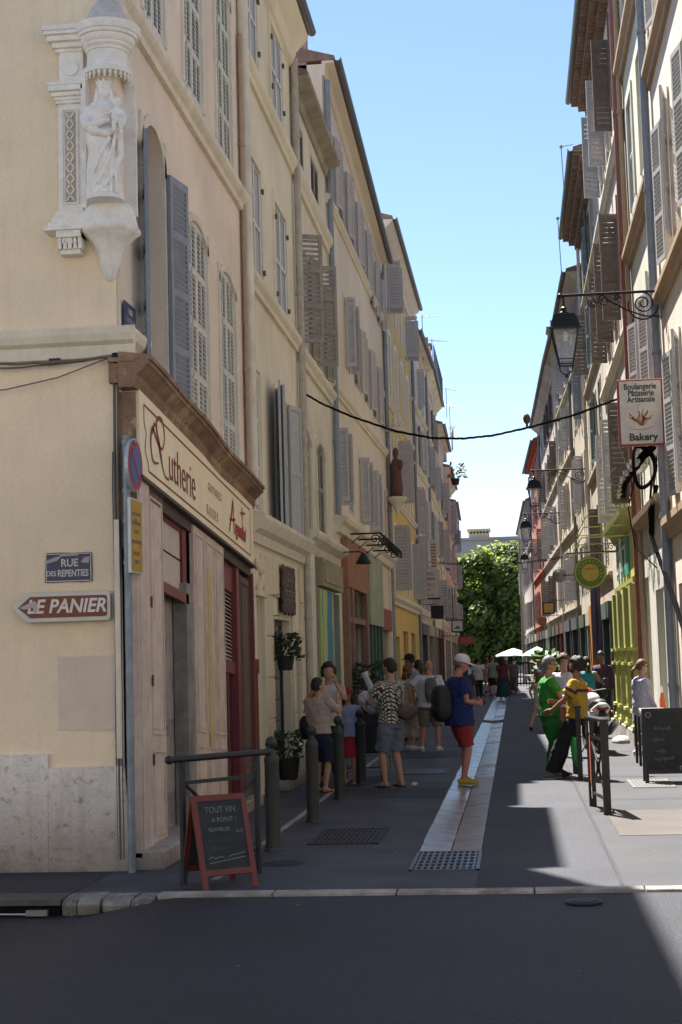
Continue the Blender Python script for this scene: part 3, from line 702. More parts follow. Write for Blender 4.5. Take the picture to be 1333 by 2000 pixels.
# rusticated ground-floor blocks: courses stand proud, joints stay recessed
z=.5; k=0
for zz in (.42,.98,1.54,2.1,2.66):
    for (a,c) in ((.02,door[0]-.06),(door[2]+.06,shopd[0]-.1),(shopd[2]+.1,nar[0]-.05),(nar[2]+.05,L2-.1)):
        if c-a>.1:
            top=min(zz+.545,3.28); g=G(); g.box(a,-.035,zz,c,0,top); bevel(g.build('stone_course',creamg,b2),.008)
    if zz>2.4:
        g=G(); g.box(shopd[0]-.1+.02,-.034,zz,shopd[2]+.1-.02,0,3.2); bevel(g.build('stone_course',creamg,b2),.008)
g=G(); g.box(.02,-.06,-.02,door[0]-.02,0,.40); g.box(door[2]+.02,-.06,-.02,shopd[0]-.02,0,.40); g.box(shopd[2]+.02,-.06,-.02,L2,0,.40); g.build('plinth',plinthm,b2)
g=G(); g.box(door[0],.16,.1,door[2],.2,2.55); dd=g.build('door',plain('door_greywhite',(.34,.33,.32),.6),b2)
g=G(); g.box(door[2]-.1,.13,1.0,door[2]-.07,.16,1.12); g.build('handle',zinc,dd)
g=G(); g.box(door[0]-.1,-.06,.1,door[0],0,2.6); g.box(door[2],-.06,.1,door[2]+.1,0,2.6); g.box(door[0]-.14,-.1,2.6,door[2]+.14,0,2.68)
for i in range(9): g.sphere((door[0]-.1+.1*i,-.05,2.78+.07*math.sin(i*1.3)),(.07,.05,.09),8,5)
for i in range(5): g.sphere((door[0]+.1+.1*i,-.06,2.98+.04*math.cos(i*2)),(.07,.05,.08),8,5)
g.build('door_surround',creamg,b2,smooth='auto')
g=G(); g.box(shopd[0],.12,.1,shopd[0]+.07,.18,2.35); g.box(shopd[2]-.07,.12,.1,shopd[2],.18,2.35); g.box(shopd[0]+.07,.12,2.28,shopd[2]-.07,.18,2.35); g.box(shopd[0]+.85,.12,.1,shopd[0]+.92,.18,2.28); g.box(shopd[0]+.07,.12,1.95,shopd[2]-.07,.16,2.0)
dd=g.build('shop_door',plain('door_black',(.02,.022,.025),.4),b2)
g=G(); g.box(shopd[0]+.07,.14,.1,shopd[2]-.07,.15,2.28); g.build('pane',glassy('shop_glass_blue',(.035,.045,.06),.08),dd)
g=G(); g.box(nar[0],.1,nar[1],nar[2],.14,nar[3]); g.build('window',glassd,b2)
g=G(); 
for i in range(9): z=.35+i*.29; g.tube([(shopd[0]-.18,-.04,z),(shopd[0]-.05,-.10,z+.005)],.007,5)
g.build('iron_spikes',ironblk,b2)
ppipe(b2,L2-.02,-.09,1.1,11.7,.06,mat('pipe_dirty_white',(.50,.46,.40),.7,.15,8,.1,60,streak=.5),)
g=G(); g.tube([(L2-.02,-.09,0),(L2-.02,-.09,1.15)],.075,10); g.build('pipe_foot',ironblk,b2)
g=G(); g.box(1.4,-.26,-.03,L2-.1,0,.14); g.build('step',plinthm,b2)
# plaque
t=thing('plaque_sign','scallop-edged rusty brown metal sign over the cream shop door','sign',(XL+.06,22.4,2.78),PI/2)
g=G(); n=40; pts=[]
for i in range(n):
    q=i/n*4; s_=int(q); f_=q-s_; a=.62;b=.34; w_=.025*math.sin(i*2.2)
    pts.append({0:(-a+2*a*f_,-b+w_),1:(a+w_,-b+2*b*f_),2:(a-2*a*f_,b+w_),3:(-a+w_,b-2*b*f_)}[s_])
g.prism(pts,-.03,.0,'y'); rust=mat('rusted_sheet',(.085,.05,.05),.7,.3,12,.4,60); g.build('plate',rust,t)
pl=plain('rust_relief',(.17,.12,.11),.6)
g=G(); marks(g,-.46,.46,.05,.2,4,-.03,.035,3,-.008); marks(g,-.46,.46,-.24,.2,5,-.03,.03,6,-.008); g.box(-.5,-.036,-.02,.5,-.03,.0); g.build('relief_lettering',pl,t)
# ---- b3 ----
b3,L3=lroot('lower pale stone house with deep eave and dark louvred shutters, third along the left','town_house',24.45,Y1=29.2)
y3=lambda y:y-24.45
O3=[(y3(24.9),9.98,y3(26.0),10.95),(y3(27.0),9.98,y3(28.1),10.95),(y3(25.05),7.05,y3(26.15),8.8),(y3(27.1),7.05,y3(28.2),8.8),(y3(24.62),3.98,y3(25.75),5.62,{'arch':.25}),(y3(26.6),3.98,y3(27.7),5.62,{'arch':.25})]
gf3=(y3(25.9),.1,y3(29.0),3.0)
fwall(L3,11.35,8,O3+[gf3],cream3,b3,rev=.25)
for o in O3[:2]: stdwin(b3,*o[:4],'closed',sh_dark,pitch=.06,rows=1)
for o in O3[4:]: stdwin(b3,*o[:4],'closed',sh_dark,pitch=.055,rows=2); surround(b3,o,cream3,w=.1,d=.035,arch=.25)
for (u,o) in ((.28,O3[2]),(2.36,O3[3])):
    window(b3,o,panes=(2,3))
    leaf(b3,u,6.98,.40,1.82,66,'L',sh_dark,y=-.02,slats=False,rows=3,pitch=.075); leaf(b3,o[2],6.98,.4,1.82,168,'R',sh_dark,y=-.02,rows=3,pitch=.075)
    leaf(b3,u+.04,6.98,.30,1.82,97,'L',sh_dark,y=-.30,slats=True,rows=3,pitch=.075) if False else None
belt(b3,9.8,0,L3,cream3,d=.13,h=.3); belt(b3,6.77,0,L3,cream3,d=.12,h=.24)
profile(b3,'cornice',[(0,3.5),(.06,3.52),(.1,3.66),(.24,3.74),(.27,3.8),(.27,3.86),(0,3.9)],0,L3,cream3)
profile(b3,'soffit',[(0,11.2),(.05,11.2),(.08,11.34),(.30,11.40),(.32,11.46),(0,11.5)],0,L3,mat('w_stained_soffit',(.40,.34,.27),.9,.2,2,.3,40,streak=.5,sc_col=(.15,.12,.1)))
eave(b3,'none',L3,11.4,.30,gut=False)
g=G(); g.box(.02,-.09,11.2,.12,-.0,11.6); g.tube([(.10,-.06,9.9),(.1,-.06,11.3)],.05,8); g.build('drain_pipe',MC['pipe_dirty_white'],b3)
# ground floor: stone pier, sign box, mural boards
g=G(); g.box(.25,-.12,0,.75,0,3.5); g.box(.18,-.16,0,.82,0,.5); bevel(g.build('stone_pier',cream3,b3),.02)
g=G(); g.box(.95,-.07,0,1.42,0,3.3); g.build('grey_pier',lm,b3)
g=G(); g.box(1.5,-.16,3.02,4.6,-.0,3.5); g.box(1.7,-.18,3.1,4.3,-.16,3.42); g.build('fascia',mat('w_olive_fascia',(.36,.32,.2),.8,.15,4,.2,40),b3)
mur=bpy.data.materials.new('mural_paint'); mur.use_nodes=True
def mural():
    t=mur.node_tree; b=t.nodes['Principled BSDF']; b.inputs['Roughness'].default_value=.7
    tc=t.nodes.new('ShaderNodeTexCoord'); s=t.nodes.new('ShaderNodeSeparateXYZ'); nz=t.nodes.new('ShaderNodeTexNoise'); nz.inputs['Scale'].default_value=1.5
    t.links.new(tc.outputs['Object'],s.inputs[0]); t.links.new(tc.outputs['Object'],nz.inputs['Vector'])
    m1=t.nodes.new('ShaderNodeMath'); m1.operation='MULTIPLY_ADD'; m1.inputs[1].default_value=.55; t.links.new(nz.outputs['Fac'],m1.inputs[0]); t.links.new(s.outputs['X'],m1.inputs[2])
    r=t.nodes.new('ShaderNodeValToRGB'); r.color_ramp.interpolation='CONSTANT'; e=r.color_ramp.elements
    mm=t.nodes.new('ShaderNodeMapRange'); mm.inputs[1].default_value=1.6; mm.inputs[2].default_value=4.9; t.links.new(m1.outputs[0],mm.inputs[0]); t.links.new(mm.outputs[0],r.inputs[0])
    e[0].position=0; e[0].color=(.38,.46,.14,1); e[1].position=.33; e[1].color=(.05,.20,.36,1)
    for p,c in ((.12,(.05,.28,.40,1)),(.16,(.42,.48,.17,1)),(.62,(.42,.40,.26,1)),(.78,(.35,.45,.32,1))):
        x=e.new(p); x.color=c
    t.links.new(r.outputs[0],b.inputs['Base Color'])
mural()
g=G(); g.box(1.46,-.10,.1,2.5,-.05,2.98); g.build('mural_board',mur,b3); g=G(); g.box(2.54,-.08,.1,3.5,-.03,2.98); g.build('mural_board',mur,b3)
g=G(); g.box(3.6,.05,.1,4.5,.1,2.9); g.build('shop_door',plain('door_green_dark',(.03,.05,.045),.5),b3)
g=G(); g.box(3.5,-.08,.0,3.62,.04,2.98); g.box(4.45,-.08,0,4.62,.04,2.98); g.build('door_frame',plain('frame_green_pale',(.25,.32,.25),.6),b3)
# ---- b4 long building ----
b4,L4=lroot('long beige house with many mauve grey shutters and a dark gutter','long_house',29.2,Y1=42.2)
y4=lambda y:y-29.2
rows=[(11.05,12.5),(7.95,9.45),(4.85,6.3)]
cols=[(29.75,30.6),(32.0,32.9),(34.3,35.2),(36.7,37.6),(39.0,39.9),(41.0,41.85)]
O4=[(y4(a),r0-(.2 if r0>11 and a>38 else 0),y4(c),r1-(.2 if r0>11 and a>38 else 0)) for (r0,r1) in rows for (a,c) in cols]
gf4=[(y4(31.2),.1,y4(34.2),3.2),(y4(35.0),.1,y4(38.3),2.6),(y4(39.2),.1,y4(41.6),2.5)]
fwall(L4,13.5,8,O4+gf4,beige4,b4)
random.seed(5)
for i,o in enumerate(O4):
    r=random.random(); rr=i//6
    if r<.35: stdwin(b4,*o,'closed',sh_m,rows=1,pitch=.07)
    else: stdwin(b4,*o,'open',sh_m,rows=1,pitch=.07,th=((78,92) if r<.6 else (168,168)),lw=(.22 if r<.6 else .40))
    surround(b4,o,beige4,w=.08,d=.02)
belt(b4,7.06,0,L4,beige4,d=.1,h=.18,sh=.028); belt(b4,10.78,0,L4,beige4,d=.1,h=.18,sh=.03)
profile(b4,'cornice',[(0,4.2),(.1,4.22),(.14,4.36),(.22,4.42),(.24,4.5),(0,4.55)],0,L4,trimc)
eave(b4,'slab',L4,13.55,.26,m=beige4,sh=-.055)
g=G(); g.box(-.0,.3,13.4,.3,5,14.6); g.build('gable_parapet',mat('w_pink_gable',(.42,.31,.26),.9,.2,2,.4,40,patch=(.35,.27,.22)),b4)
ppipe(b4,.12,-.08,4.5,13.2,.06,sh_b)
g=G(); g.box(1.0,-.14,3.2,5.3,0,4.15); g.build('fascia',mat('w_terracotta_fascia',(.36,.16,.09),.8,.12,3,.2,40),b4)
g=G()
for u in (1.0,1.9,4.9): g.box(u,-.12,.0,u+.35,0,3.2); g.box(u+.08,-.13,.3,u+.27,-.12,1.4); g.box(u+.08,-.13,1.6,u+.27,-.12,3.0)
g.box(1.35,-.1,2.5,4.9,.02,2.62); g.build('shopfront_frame',mat('w_brown_pink',(.26,.15,.11),.7,.15,4,.2,40),b4)
g=G(); g.box(2.0,.1,.1,5.0,.14,3.2); g.build('shop_window',glassd,b4)
g=G(); g.box(5.55,-.14,2.55,9.2,-.02,4.2); g.build('fascia',mat('w_palegreen_fascia',(.30,.34,.26),.7,.15,2,.1,40,patch=(.38,.36,.2),pt=.55),b4)
g=G()
for u in (5.5,6.3,7.2,8.1,9.1): g.box(u,-.1,.0,u+.13,0,2.55)
g.build('shopfront_frame',plain('green_wood',(.07,.13,.10),.6),b4)
g=G(); g.box(5.8,.08,.1,9.1,.12,2.6); g.build('shop_window',glassy('green_glass',(.03,.06,.05)),b4)
g=G(); g.box(9.7,-.08,2.5,12.5,0,3.05); g.build('fascia',mat('w_red_fascia',(.32,.10,.08),.8,.12,3,.1,40),b4)
g=G(); g.box(9.9,.08,.1,12.4,.12,2.5); g.build('shop_window',glassd,b4)
g=G(); g.box(9.5,-.05,0,9.65,0,4.2); g.box(12.6,-.07,0,12.75,0,4.2); g.build('pale_pier',trimc,b4)
# ---- b5 ochre ----
b5,L5=lroot('ochre yellow corner house with white window frames and a small shrine','ochre_house',42.25,X1=-3.3,Y1=53.8)
rows=[(12.0,13.4),(9.45,11.3),(6.55,8.4),(3.75,5.6)]; cols=[(1.9,2.7),(4.3,5.1),(6.8,7.6),(9.3,10.1)]
O5=[(a,r0,c,r1) for r0,r1 in rows for a,c in cols]; gf5=[(1.5,.1,3.0,2.4),(4.5,.1,6.5,2.6),(8,.1,10,2.6)]
fwall(L5,14.0,8,O5+gf5,yel5,b5)
for i,o in enumerate(O5):
    r=i//4; surround(b5,o,whitep,w=.1,d=.03)
    if r in (0,3,2): stdwin(b5,*o,'closed' if (i%3) else 'open',sh_g if r==3 else sh_m,rows=1,pitch=.09,th=(85,95),lw=.4)
    else: stdwin(b5,*o,'closed',plain('white_shutter',(.55,.55,.52),.6),rows=1,pitch=.09)
for z in (9.1,6.35): belt(b5,z,0,L5,trimc,d=.1,h=.18)
belt(b5,3.42,0,L5,trimc,d=.16,h=.3)
eave(b5,'cornice',L5,14.1,.4,m=trimc)
for o in gf5:
    g=G(); g.box(o[0],.1,o[1],o[2],.14,o[3]); g.build('shop_window',plain('orange_door',(.28,.13,.05),.6) if o is gf5[1] else glassd,b5)
g=G(); g.box(.03,-.02,0,L5,-.001,3.25); g.f=g.f; 
ppipe(b5,.05,-.07,0,14,.06,sh_b)
# ---- generic far houses ----
def genhouse(label,name,P0,P1,H,m,rowz,ncol,shm,seed,kind='cornice',ov=.35,ww=.85,gf=True,bm=None,states=None,u_off=.6,sh_open=None,m2=None):
    ln,a=frame(P0,P1); t=thing(name,label,'building',(P0[0],P0[1],0),a); random.seed(seed)
    stp=(ln-2*u_off)/ncol; ops=[]
    for (z0,z1) in rowz:
        for i in range(ncol):
            cx=u_off+stp*(i+.5); ops.append((cx-ww/2,z0,cx+ww/2,z1))
    gfo=[]
    if gf:
        n=max(1,int(ln/3)); 
        for i in range(n): gfo.append((ln/n*i+.5,.1,ln/n*(i+1)-.5,2.6))
    fwall(ln,H,8,ops+gfo,m,t)
    for i,o in enumerate(ops):
        r=random.random(); mm=shm if not isinstance(shm,list) else random.choice(shm)
        if r<.3: stdwin(t,*o,'closed',mm,rows=2,pitch=.1)
        else:
            th=(random.choice([84,170,168,172]),random.choice([88,165,168,170])); stdwin(t,*o,'open',mm,rows=2,pitch=.1,th=th,lw=(.24 if th[0]<120 else .40),panes=(2,2))
        surround(t,o,bm or m,w=.08,d=.025)
    for z0,z1 in rowz:
        if random.random()<.8: belt(t,z0-.3,0,ln,bm or m,d=.1,h=.16)
    eave(t,kind,ln,H,ov,m=bm or m)
    cs=[(.12,.05,.04),(.07,.08,.09),(.3,.26,.18),(.06,.09,.07),(.38,.34,.29),(.05,.05,.055)]
    for k,o in enumerate(gfo):
        c=random.choice(cs); fm=plain('shop_paint_%d'%cs.index(c),c,.6)
        g=G(); g.box(o[0],.1,.1,o[2],.13,2.6); g.build('shop_window',glassd,t)
        g=G(); g.box(o[0]-.05,-.09,0,o[0]+.1,.05,2.6); g.box(o[2]-.1,-.09,0,o[2]+.05,.05,2.6); g.box(o[0]-.05,-.13,2.6,o[2]+.05,.05,3.0); g.box((o[0]+o[2])/2-.04,.03,0,(o[0]+o[2])/2+.04,.1,2.6); g.build('shopfront_frame',fm,t)
    ppipe(t,.06,-.08,0,H-.2,.055,random.choice([zinc,sh_b,trimc]))
    return t
R4=[(3.6,5.2),(6.3,7.9),(8.9,10.4),(11.2,12.6)]
lw=[((-3.30,53.8),(-3.2,61.3),13.4,cream6,R4,3,sh_m,'sand coloured house beyond the ochre one with a long white printed banner'),
((-3.2,61.3),(-3.28,71.5),13.5,ochre7,R4,4,[sh_g,sh_dark],'warm sand house with brown open shutters past the banner'),
((-3.28,71.5),(-3.38,81.5),12.7,cream6,R4[:3],4,[sh_m,sh_brown],'narrow cream house whose roof carries rows of aerials'),
((-3.38,81.5),(-3.5,93),11.9,ochre7,R4[:3],4,sh_m,'pale yellow house with a plant-hung balcony corner'),
((-3.5,93),(-3.75,106),11.2,rose3,R4[:3],5,[sh_m,sh_dark],'last pinkish house on the left before the tree')]
LH=[]
for i,(p,q,H,mm,rz_,nc,s_,lb) in enumerate(lw): LH.append(genhouse(lb,'town_house',p,q,H,mm,rz_,nc,s_,20+i,kind=('slab','cornice')[i%2]))
# ================= RIGHT SIDE =================
def rroot(label,name,Yfar,Ynear,Xf=2.4,Xn=2.4):
    ln,a=frame((Xf,Yfar),(Xn,Ynear)); return thing(name,label,'building',(Xf,Yfar,0),a),ln
# r1
r1,LR1=rroot('pinkish beige building at the right picture edge with grey shutters','edge_building',23.3,12.6)
v=lambda y:23.3-y
cols=[(20.9,21.9),(18.0,19.0),(15.2,16.2)]
OR1=[(v(c),a,v(b_),d) for (b_,c) in cols for (a,d) in ((3.95,6.0),(7.35,9.35),(10.9,12.9))]
# bake storefront openings
gfr=[(v(22.6),.1,v(20.9),2.7),(v(19),.1,v(16),2.8)]
fwall(LR1,15.5,9,OR1+gfr,pinkr,r1)
for i,o in enumerate(OR1): stdwin(r1,*o,'open',sh_g,rows=3,pitch=.06,th=(170,168),lw=.46); surround(r1,o,pinkr,w=.1,d=.03)
for z in (8.82-2.0+.0,): pass
belt(r1,10.45,0,LR1,tan,d=.13,h=.26); belt(r1,6.95,0,LR1,tan,d=.13,h=.26); belt(r1,3.55,0,LR1,tan,d=.15,h=.3)
eave(r1,'cornice',LR1,15.6,.4)
ppipe(r1,.06,-.09,0,15,.065,sh_b)
for o in gfr: g=G(); g.box(o[0],.12,.1,o[2],.16,o[3]); g.build('shop_window',glassd,r1)
# r2
r2,LR2=rroot('pale green house with a stained white ground floor and deep doorway','green_tinted_house',28.2,23.3)
v=lambda y:28.2-y
OR2=[(v(c),a,v(b_),d) for (b_,c) in ((24.1,25.1),(26.3,27.3)) for (a,d) in ((4.55,6.1),(6.4,7.8) if False else (5.0,5.01),(9.7,11.5),(13.0,14.6))]
OR2=[(v(c),a,v(b_),d) for (b_,c) in ((24.1,25.1),(26.3,27.3)) for (a,d) in ((4.9,7.6),(9.6,11.5),(13.1,14.6))]
alc=(v(25.9),.12,v(24.6),2.75); alc2=(v(28.0),.12,v(27.1),3.05)
fwall(LR2,15.9,9,OR2+[alc,alc2],greenr,r2,rev=.4)
for i,o in enumerate(OR2):
    surround(r2,o,greenr,w=.11,d=.03)
    if i in (0,3): stdwin(r2,*o,'open',sh_m,rows=3,pitch=.06,th=(165,168),lw=.44)
    elif i==1: window(r2,o,y=.3)
    else: stdwin(r2,*o,'closed',sh_g,rows=2,pitch=.06)
for z in (8.88,12.4): belt(r2,z,0,LR2,tan,d=.16,h=.24)
g=G(); 
for (a,c,z0,z1) in ((0,alc2[0],0,3.9),(alc2[0],alc2[2],3.05,3.9),(alc2[2],alc[0],0,3.9),(alc[0],alc[2],2.75,3.9),(alc[2],LR2,0,3.9)): g.box(a,-.03,z0,c,-.001,z1)
g.build('stucco_facing',mat('w_stained_white_stucco',(.62,.59,.52),.9,.1,1.3,.35,50,streak=.85,sc_col=(.13,.12,.11)),r2)
profile(r2,'cornice',[(0,3.9),(.12,3.9),(.2,4.0),(.22,4.1),(0,4.15)],0,LR2,tan)
g=G(); g.box(alc[0],.38,.1,alc[2],.42,2.75); g.build('door',plain('door_beige',(.28,.24,.19),.6),r2); g=G(); g.box(alc[2]-.35,.34,.1,alc[2]-.28,.38,2.75); g.build('door_post',ironblk,r2)
g=G(); g.box(alc2[0],.3,.1,alc2[2],.33,3.05); g.build('door',sh_brown,r2)
g=G(); g.box(alc[0]-.1,-.25,0,alc[2]+.1,0,.14); g.box(alc2[0]-.2,-.2,0,alc2[2]+.1,0,.3); bevel(g.build('step',kerbm,r2),.01)
eave(r2,'cornice',LR2,16.0,.4)
ppipe(r2,.05,-.10,0,15.6,.09,mat('copper_red_pipe',(.30,.11,.07),.5,.15,5,.1,60,streak=.3,sc_col=(.2,.1,.08)))
ppipe(r2,.22,-.07,0,15.6,.05,tan)
# graffiti scrawl as thin paint strokes
g=G(); random.seed(9)
for k in range(13):
    u=v(27.0)+k*.15; z=3.2+.25*math.sin(k)
    line(g,[(u,z),(u+.06,z-.25),(u+.12,z-.1),(u+.08,z+.12)],.035,-.033)
g.build('graffiti',plain('black_spray',(.05,.05,.055),.8),r2)
# r3
r3,LR3=rroot('rose house with brown folding shutters standing out and a tiled overhanging eave','rose_house',37.0,28.2)
v=lambda y:37.0-y
OR3=[(v(b_+.95),a,v(b_),d) for b_ in (29.4,31.6,33.9) for (a,d) in ((4.7,6.6),(8.35,10.4),(12.2,14.0))]
gfo=[(v(36.4),.1,v(34.6),2.8),(v(34.2),.3,v(28.9),3.0)]
fwall(LR3,15.2,9,OR3+gfo,rose3,r3)
k=0
for o in OR3:
    surround(r3,o,trimc,w=.1,d=.03); window(r3,o,y=.14)
    m_=[sh_brown,sh_brown,sh_brown,sh_g,sh_brown,sh_m,sh_m,sh_brown,sh_g][k]
    leaf(r3,o[0],o[1]-.05,.36,o[3]-o[1]+.1,82,'L',m_,y=-.02,slats=(k!=3),rows=3,pitch=.09)
    leaf(r3,o[2],o[1]-.05,.36 if k%2 else .44,o[3]-o[1]+.1,168,'R',m_,y=-.02,rows=3,pitch=.09); k+=1
belt(r3,11.6,0,LR3,trimc,d=.12,h=.22); belt(r3,7.8,0,LR3,trimc,d=.12,h=.22)
eave(r3,'genoise',LR3,15.2,.5,m=tan)
# apple-green shopfront
gs=thing('shopfront','apple green wooden shopfront with teal banner letters in full sun','shopfront',(2.4,34.4,0),-PI/2)
agr=plain('apple_green_paint',(.36,.37,.12),.5,bump=.1,streak=.15); agy=plain('pale_yellow_green',(.50,.52,.16),.5)
g=G(); g.prism([(0,4.1),(-.12,4.1),(-.2,4.25),(-.34,4.32),(-.36,4.42),(0,4.5)],0,5.4,'x'); g.prism([(0,3.0),(-.1,3.0),(-.16,3.06),(-.16,3.14),(0,3.2)],0,5.4,'x'); g.build('cornice',agr,gs)
g=G(); g.box(0,-.08,3.2,5.4,0,4.1); g.build('fascia',agy,gs)
g=G()
for u in (.02,1.45,3.2,4.95): g.box(u,-.22,.32,u+.42,0,3.0)
g.box(0,-.2,.0,5.4,0,.32) if False else None
g.build('pilaster',agr,gs)
g=G()
for u in (.02,1.45,3.2,4.95):
    for zz in (.32,.62,1.5,1.78): g.box(u-.05,-.28,zz,u+.47,0,zz+.06)
    g.box(u-.03,-.25,.38,u+.45,-.0,.46)
g.build('pilaster_moulding',agy,gs)
g=G(); g.box(0,-.26,-.02,5.4,0,.3); bevel(g.build('stone_base',kerbm,gs),.02)
g=G(); g.box(.44,-.02,.34,1.45,.02,2.95); g.box(1.87,-.02,.34,3.2,.02,2.95); g.box(3.62,-.02,.34,4.95,.02,2.95); g.build('pane',glassd,gs)
g=G()
for u0,u1 in ((.44,1.45),(1.87,3.2),(3.62,4.95)):
    g.box(u0,-.06,2.2,u1,-.02,2.27); g.box((u0+u1)/2-.03,-.06,.34,(u0+u1)/2+.03,-.02,2.95); g.box(u0,-.07,.34,u1,-.02,.95)
g.build('glazing_bars',agr,gs)
teal=plain('teal_board',(.03,.26,.22),.5)
for a,b_ in ((.6,1.8),(2.1,2.6),(2.9,3.9)): g=G(); g.box(a,-.12,3.3,b_,-.08,4.02); g.build('banner_panel',teal,gs)
g=G(); g.box(2.02,-.15,2.95,2.22,-.121,4.1); marks(g,.7,3.8,3.4,.5,5,-.1205,.07,4,-.01); g.build('white_lettering',whitep,gs)
# awning frame (folded bars) over the shop
g=G()
for zz,dd in ((4.35,.95),(4.15,1.0),(3.95,1.05)): g.tube([(.3,-.1,zz),(.3,-dd,zz-.02),(5.0,-dd,zz-.02),(5.0,-.1,zz)],.012,6)
g.build('awning_bars',agy,gs)
# r4..r9
rw=[((2.4,45),(2.4,37),14.0,mat('w_tan_right',(.50,.43,.33),.9,.14,.7,.3,50,streak=.4,sc_col=(.28,.21,.16)),[(3.9,5.6),(6.9,8.6),(9.5,11.2),(12.0,13.4)],3,[sh_teal,sh_brown,sh_g],'tan house on the right with teal shutters and a deep tiled eave','genoise',.5),
((2.28,52),(2.4,45),13.0,mat('w_buff_right',(.54,.48,.38),.9,.12,.7,.3,50,streak=.3),R4[:4],3,[sh_b,sh_m],'buff house on the right with a cornice of closely set mouldings','cornice',.45),
((2.05,60),(2.28,52),13.2,mat('w_cream_right',(.58,.51,.39),.9,.12,.7,.3,50,streak=.3),R4,3,[sh_m,sh_g],'pale cream house on the right behind the first lantern','slab',.4),
((1.70,77.6),(2.05,60),13.2,rose3,R4,6,[sh_g,sh_brown],'long rose tinted house on the right with washing line bar','cornice',.4),
((1.35,92),(1.70,77.6),12.6,redr,R4[:3],5,[sh_m,sh_g],'brick red rendered house far down on the right','slab',.35),
((.93,118),(1.35,92),11.0,mat('w_grey_right',(.50,.44,.37),.9,.12,.7,.3,50,streak=.3),R4[:3],9,[sh_m,sh_g],'last grey cream house on the right by the square','cornice',.35)]
RH=[]
for i,(p,q,H,mm,rz_,nc,s_,lb,kd,ov) in enumerate(rw): RH.append(genhouse(lb,'town_house',p,q,H,mm,rz_,nc,s_,50+i,kind=kd,ov=ov,ww=.9))
# roof volumes seen against the sky
def chimney(label,x,y,z,w_,d_,h,m,pots=2):
    t=thing('chimney_stack',label,'chimney',(x,y,z)); g=G(); g.box(-w_/2,-d_/2,0,w_/2,d_/2,h); g.build('stack',m,t)
    g=G(); g.box(-w_/2-.06,-d_/2-.06,h,w_/2+.06,d_/2+.06,h+.1); g.build('cap',tile,t)
    for i in range(pots): g=G(); g.lathe([(.09,0),(.08,.3),(.11,.34)],(-w_/4+w_/2*i,0,h+.1),10); g.build('pot',tile,t)
pb=MC['w_pink_gable']
chimney('plastered chimney stack above the rose house roof at right',3.0,37.4,14.2,1.0,1.2,1.9,pb)
chimney('grey chimney stack on the far cream house roof at right',2.2,60.5,13.0,.8,1.0,1.5,pb)
chimney('low chimney on the ochre house roof at left',-3.5,53.0,14.0,.8,1.0,1.0,trimc)
chimney('small chimney on the sand house roof at left',-3.3,62.5,13.4,.7,.9,1.1,trimc)
chimney('chimney on the far left pinkish roof',-3.6,83.0,12.4,.7,.8,1.0,pb)
# unseen buildings added behind the viewpoint for the light on the corner wall
for lb,x0,x1 in (('plain pale unseen building added behind the viewpoint at left for the corner wall light',-26,-3.9),('plain pale unseen building added behind the viewpoint at right for the corner wall light',3.4,26)):
    t=thing('corner_building',lb,'building',((x0+x1)/2,1.5,0)); W=(x1-x0)/2; g=G(); g.box(-W,-12,0,W,0,10.5); g.build('wall',mat('w_back_wall',(.58,.51,.42),.9,.1,.6,.2,40),t)
    g=G(); g.box(-W-.3,-12.3,10.5,W+.3,.35,10.8); g.build('roof',tile,t)
    for i in range(int(2*W/3)):
        for z in (4,7.5): g=G(); g.box(-W+1+3*i,.0,z,-W+2+3*i,.03,z+2); g.build('window',glassd,t)
# ================= NICHE AND STATUE =================
t=thing('wall_shrine','carved white corner shrine with domed canopy and lattice pilaster on the peach wall','shrine',(-3.42,13.02,0))
prof=[(.0,8.05),(.02,8.05),(.035,7.98),(.02,7.93),(.05,7.88),(.035,7.82),(.03,7.74),(.07,7.70),(.13,7.62),(.19,7.52),(.215,7.46)]
g=G(); g.lathe(prof[::-1],n=28); g.build('dome',mat('dome_stone',(.60,.57,.53),.85,.12,12,.35,50),t,smooth=True)
prof=[(.16,7.02),(.215,6.985),(.222,7.015),(.222,7.03),(.20,7.035),(.185,7.06),(.182,7.19),(.195,7.195),(.195,7.215),(.222,7.235),(.222,7.255),(.232,7.26),(.25,7.30),(.25,7.315),(.272,7.32),(.272,7.35),(.285,7.355),(.30,7.395),(.30,7.425),(.27,7.43),(.22,7.46)]
g=G(); g.lathe(prof,n=36); g.build('canopy',stonew,t,smooth='auto')
g=G()
for i in range(26):
    a=2*PI*i/26; c=(.205*math.cos(a),.205*math.sin(a)); z=6.985
    g.sphere((c[0],c[1],z-.02),(.014,.014,.026),6,4); g.sphere((c[0]*1.02,c[1]*1.02,z-.055),(.009,.009,.014),6,4)
g.build('lace_edge',stonew,t)
# console
def cf(a,z): return 1+.07*math.sin(a*7+z*9)*(z<5.56)+.05*math.sin(a*13-z*24)*(z<5.56)+.012*math.sin(a*9)
prof=[(.012,5.12),(.05,5.16),(.085,5.26),(.11,5.36),(.15,5.44),(.20,5.50),(.245,5.54),(.27,5.575),(.25,5.60),(.235,5.68),(.22,5.76),(.19,5.80),(.001,5.81)]
g=G(); g.lathe(prof,n=32,fn=cf); g.build('console',stonew,t,smooth=True)
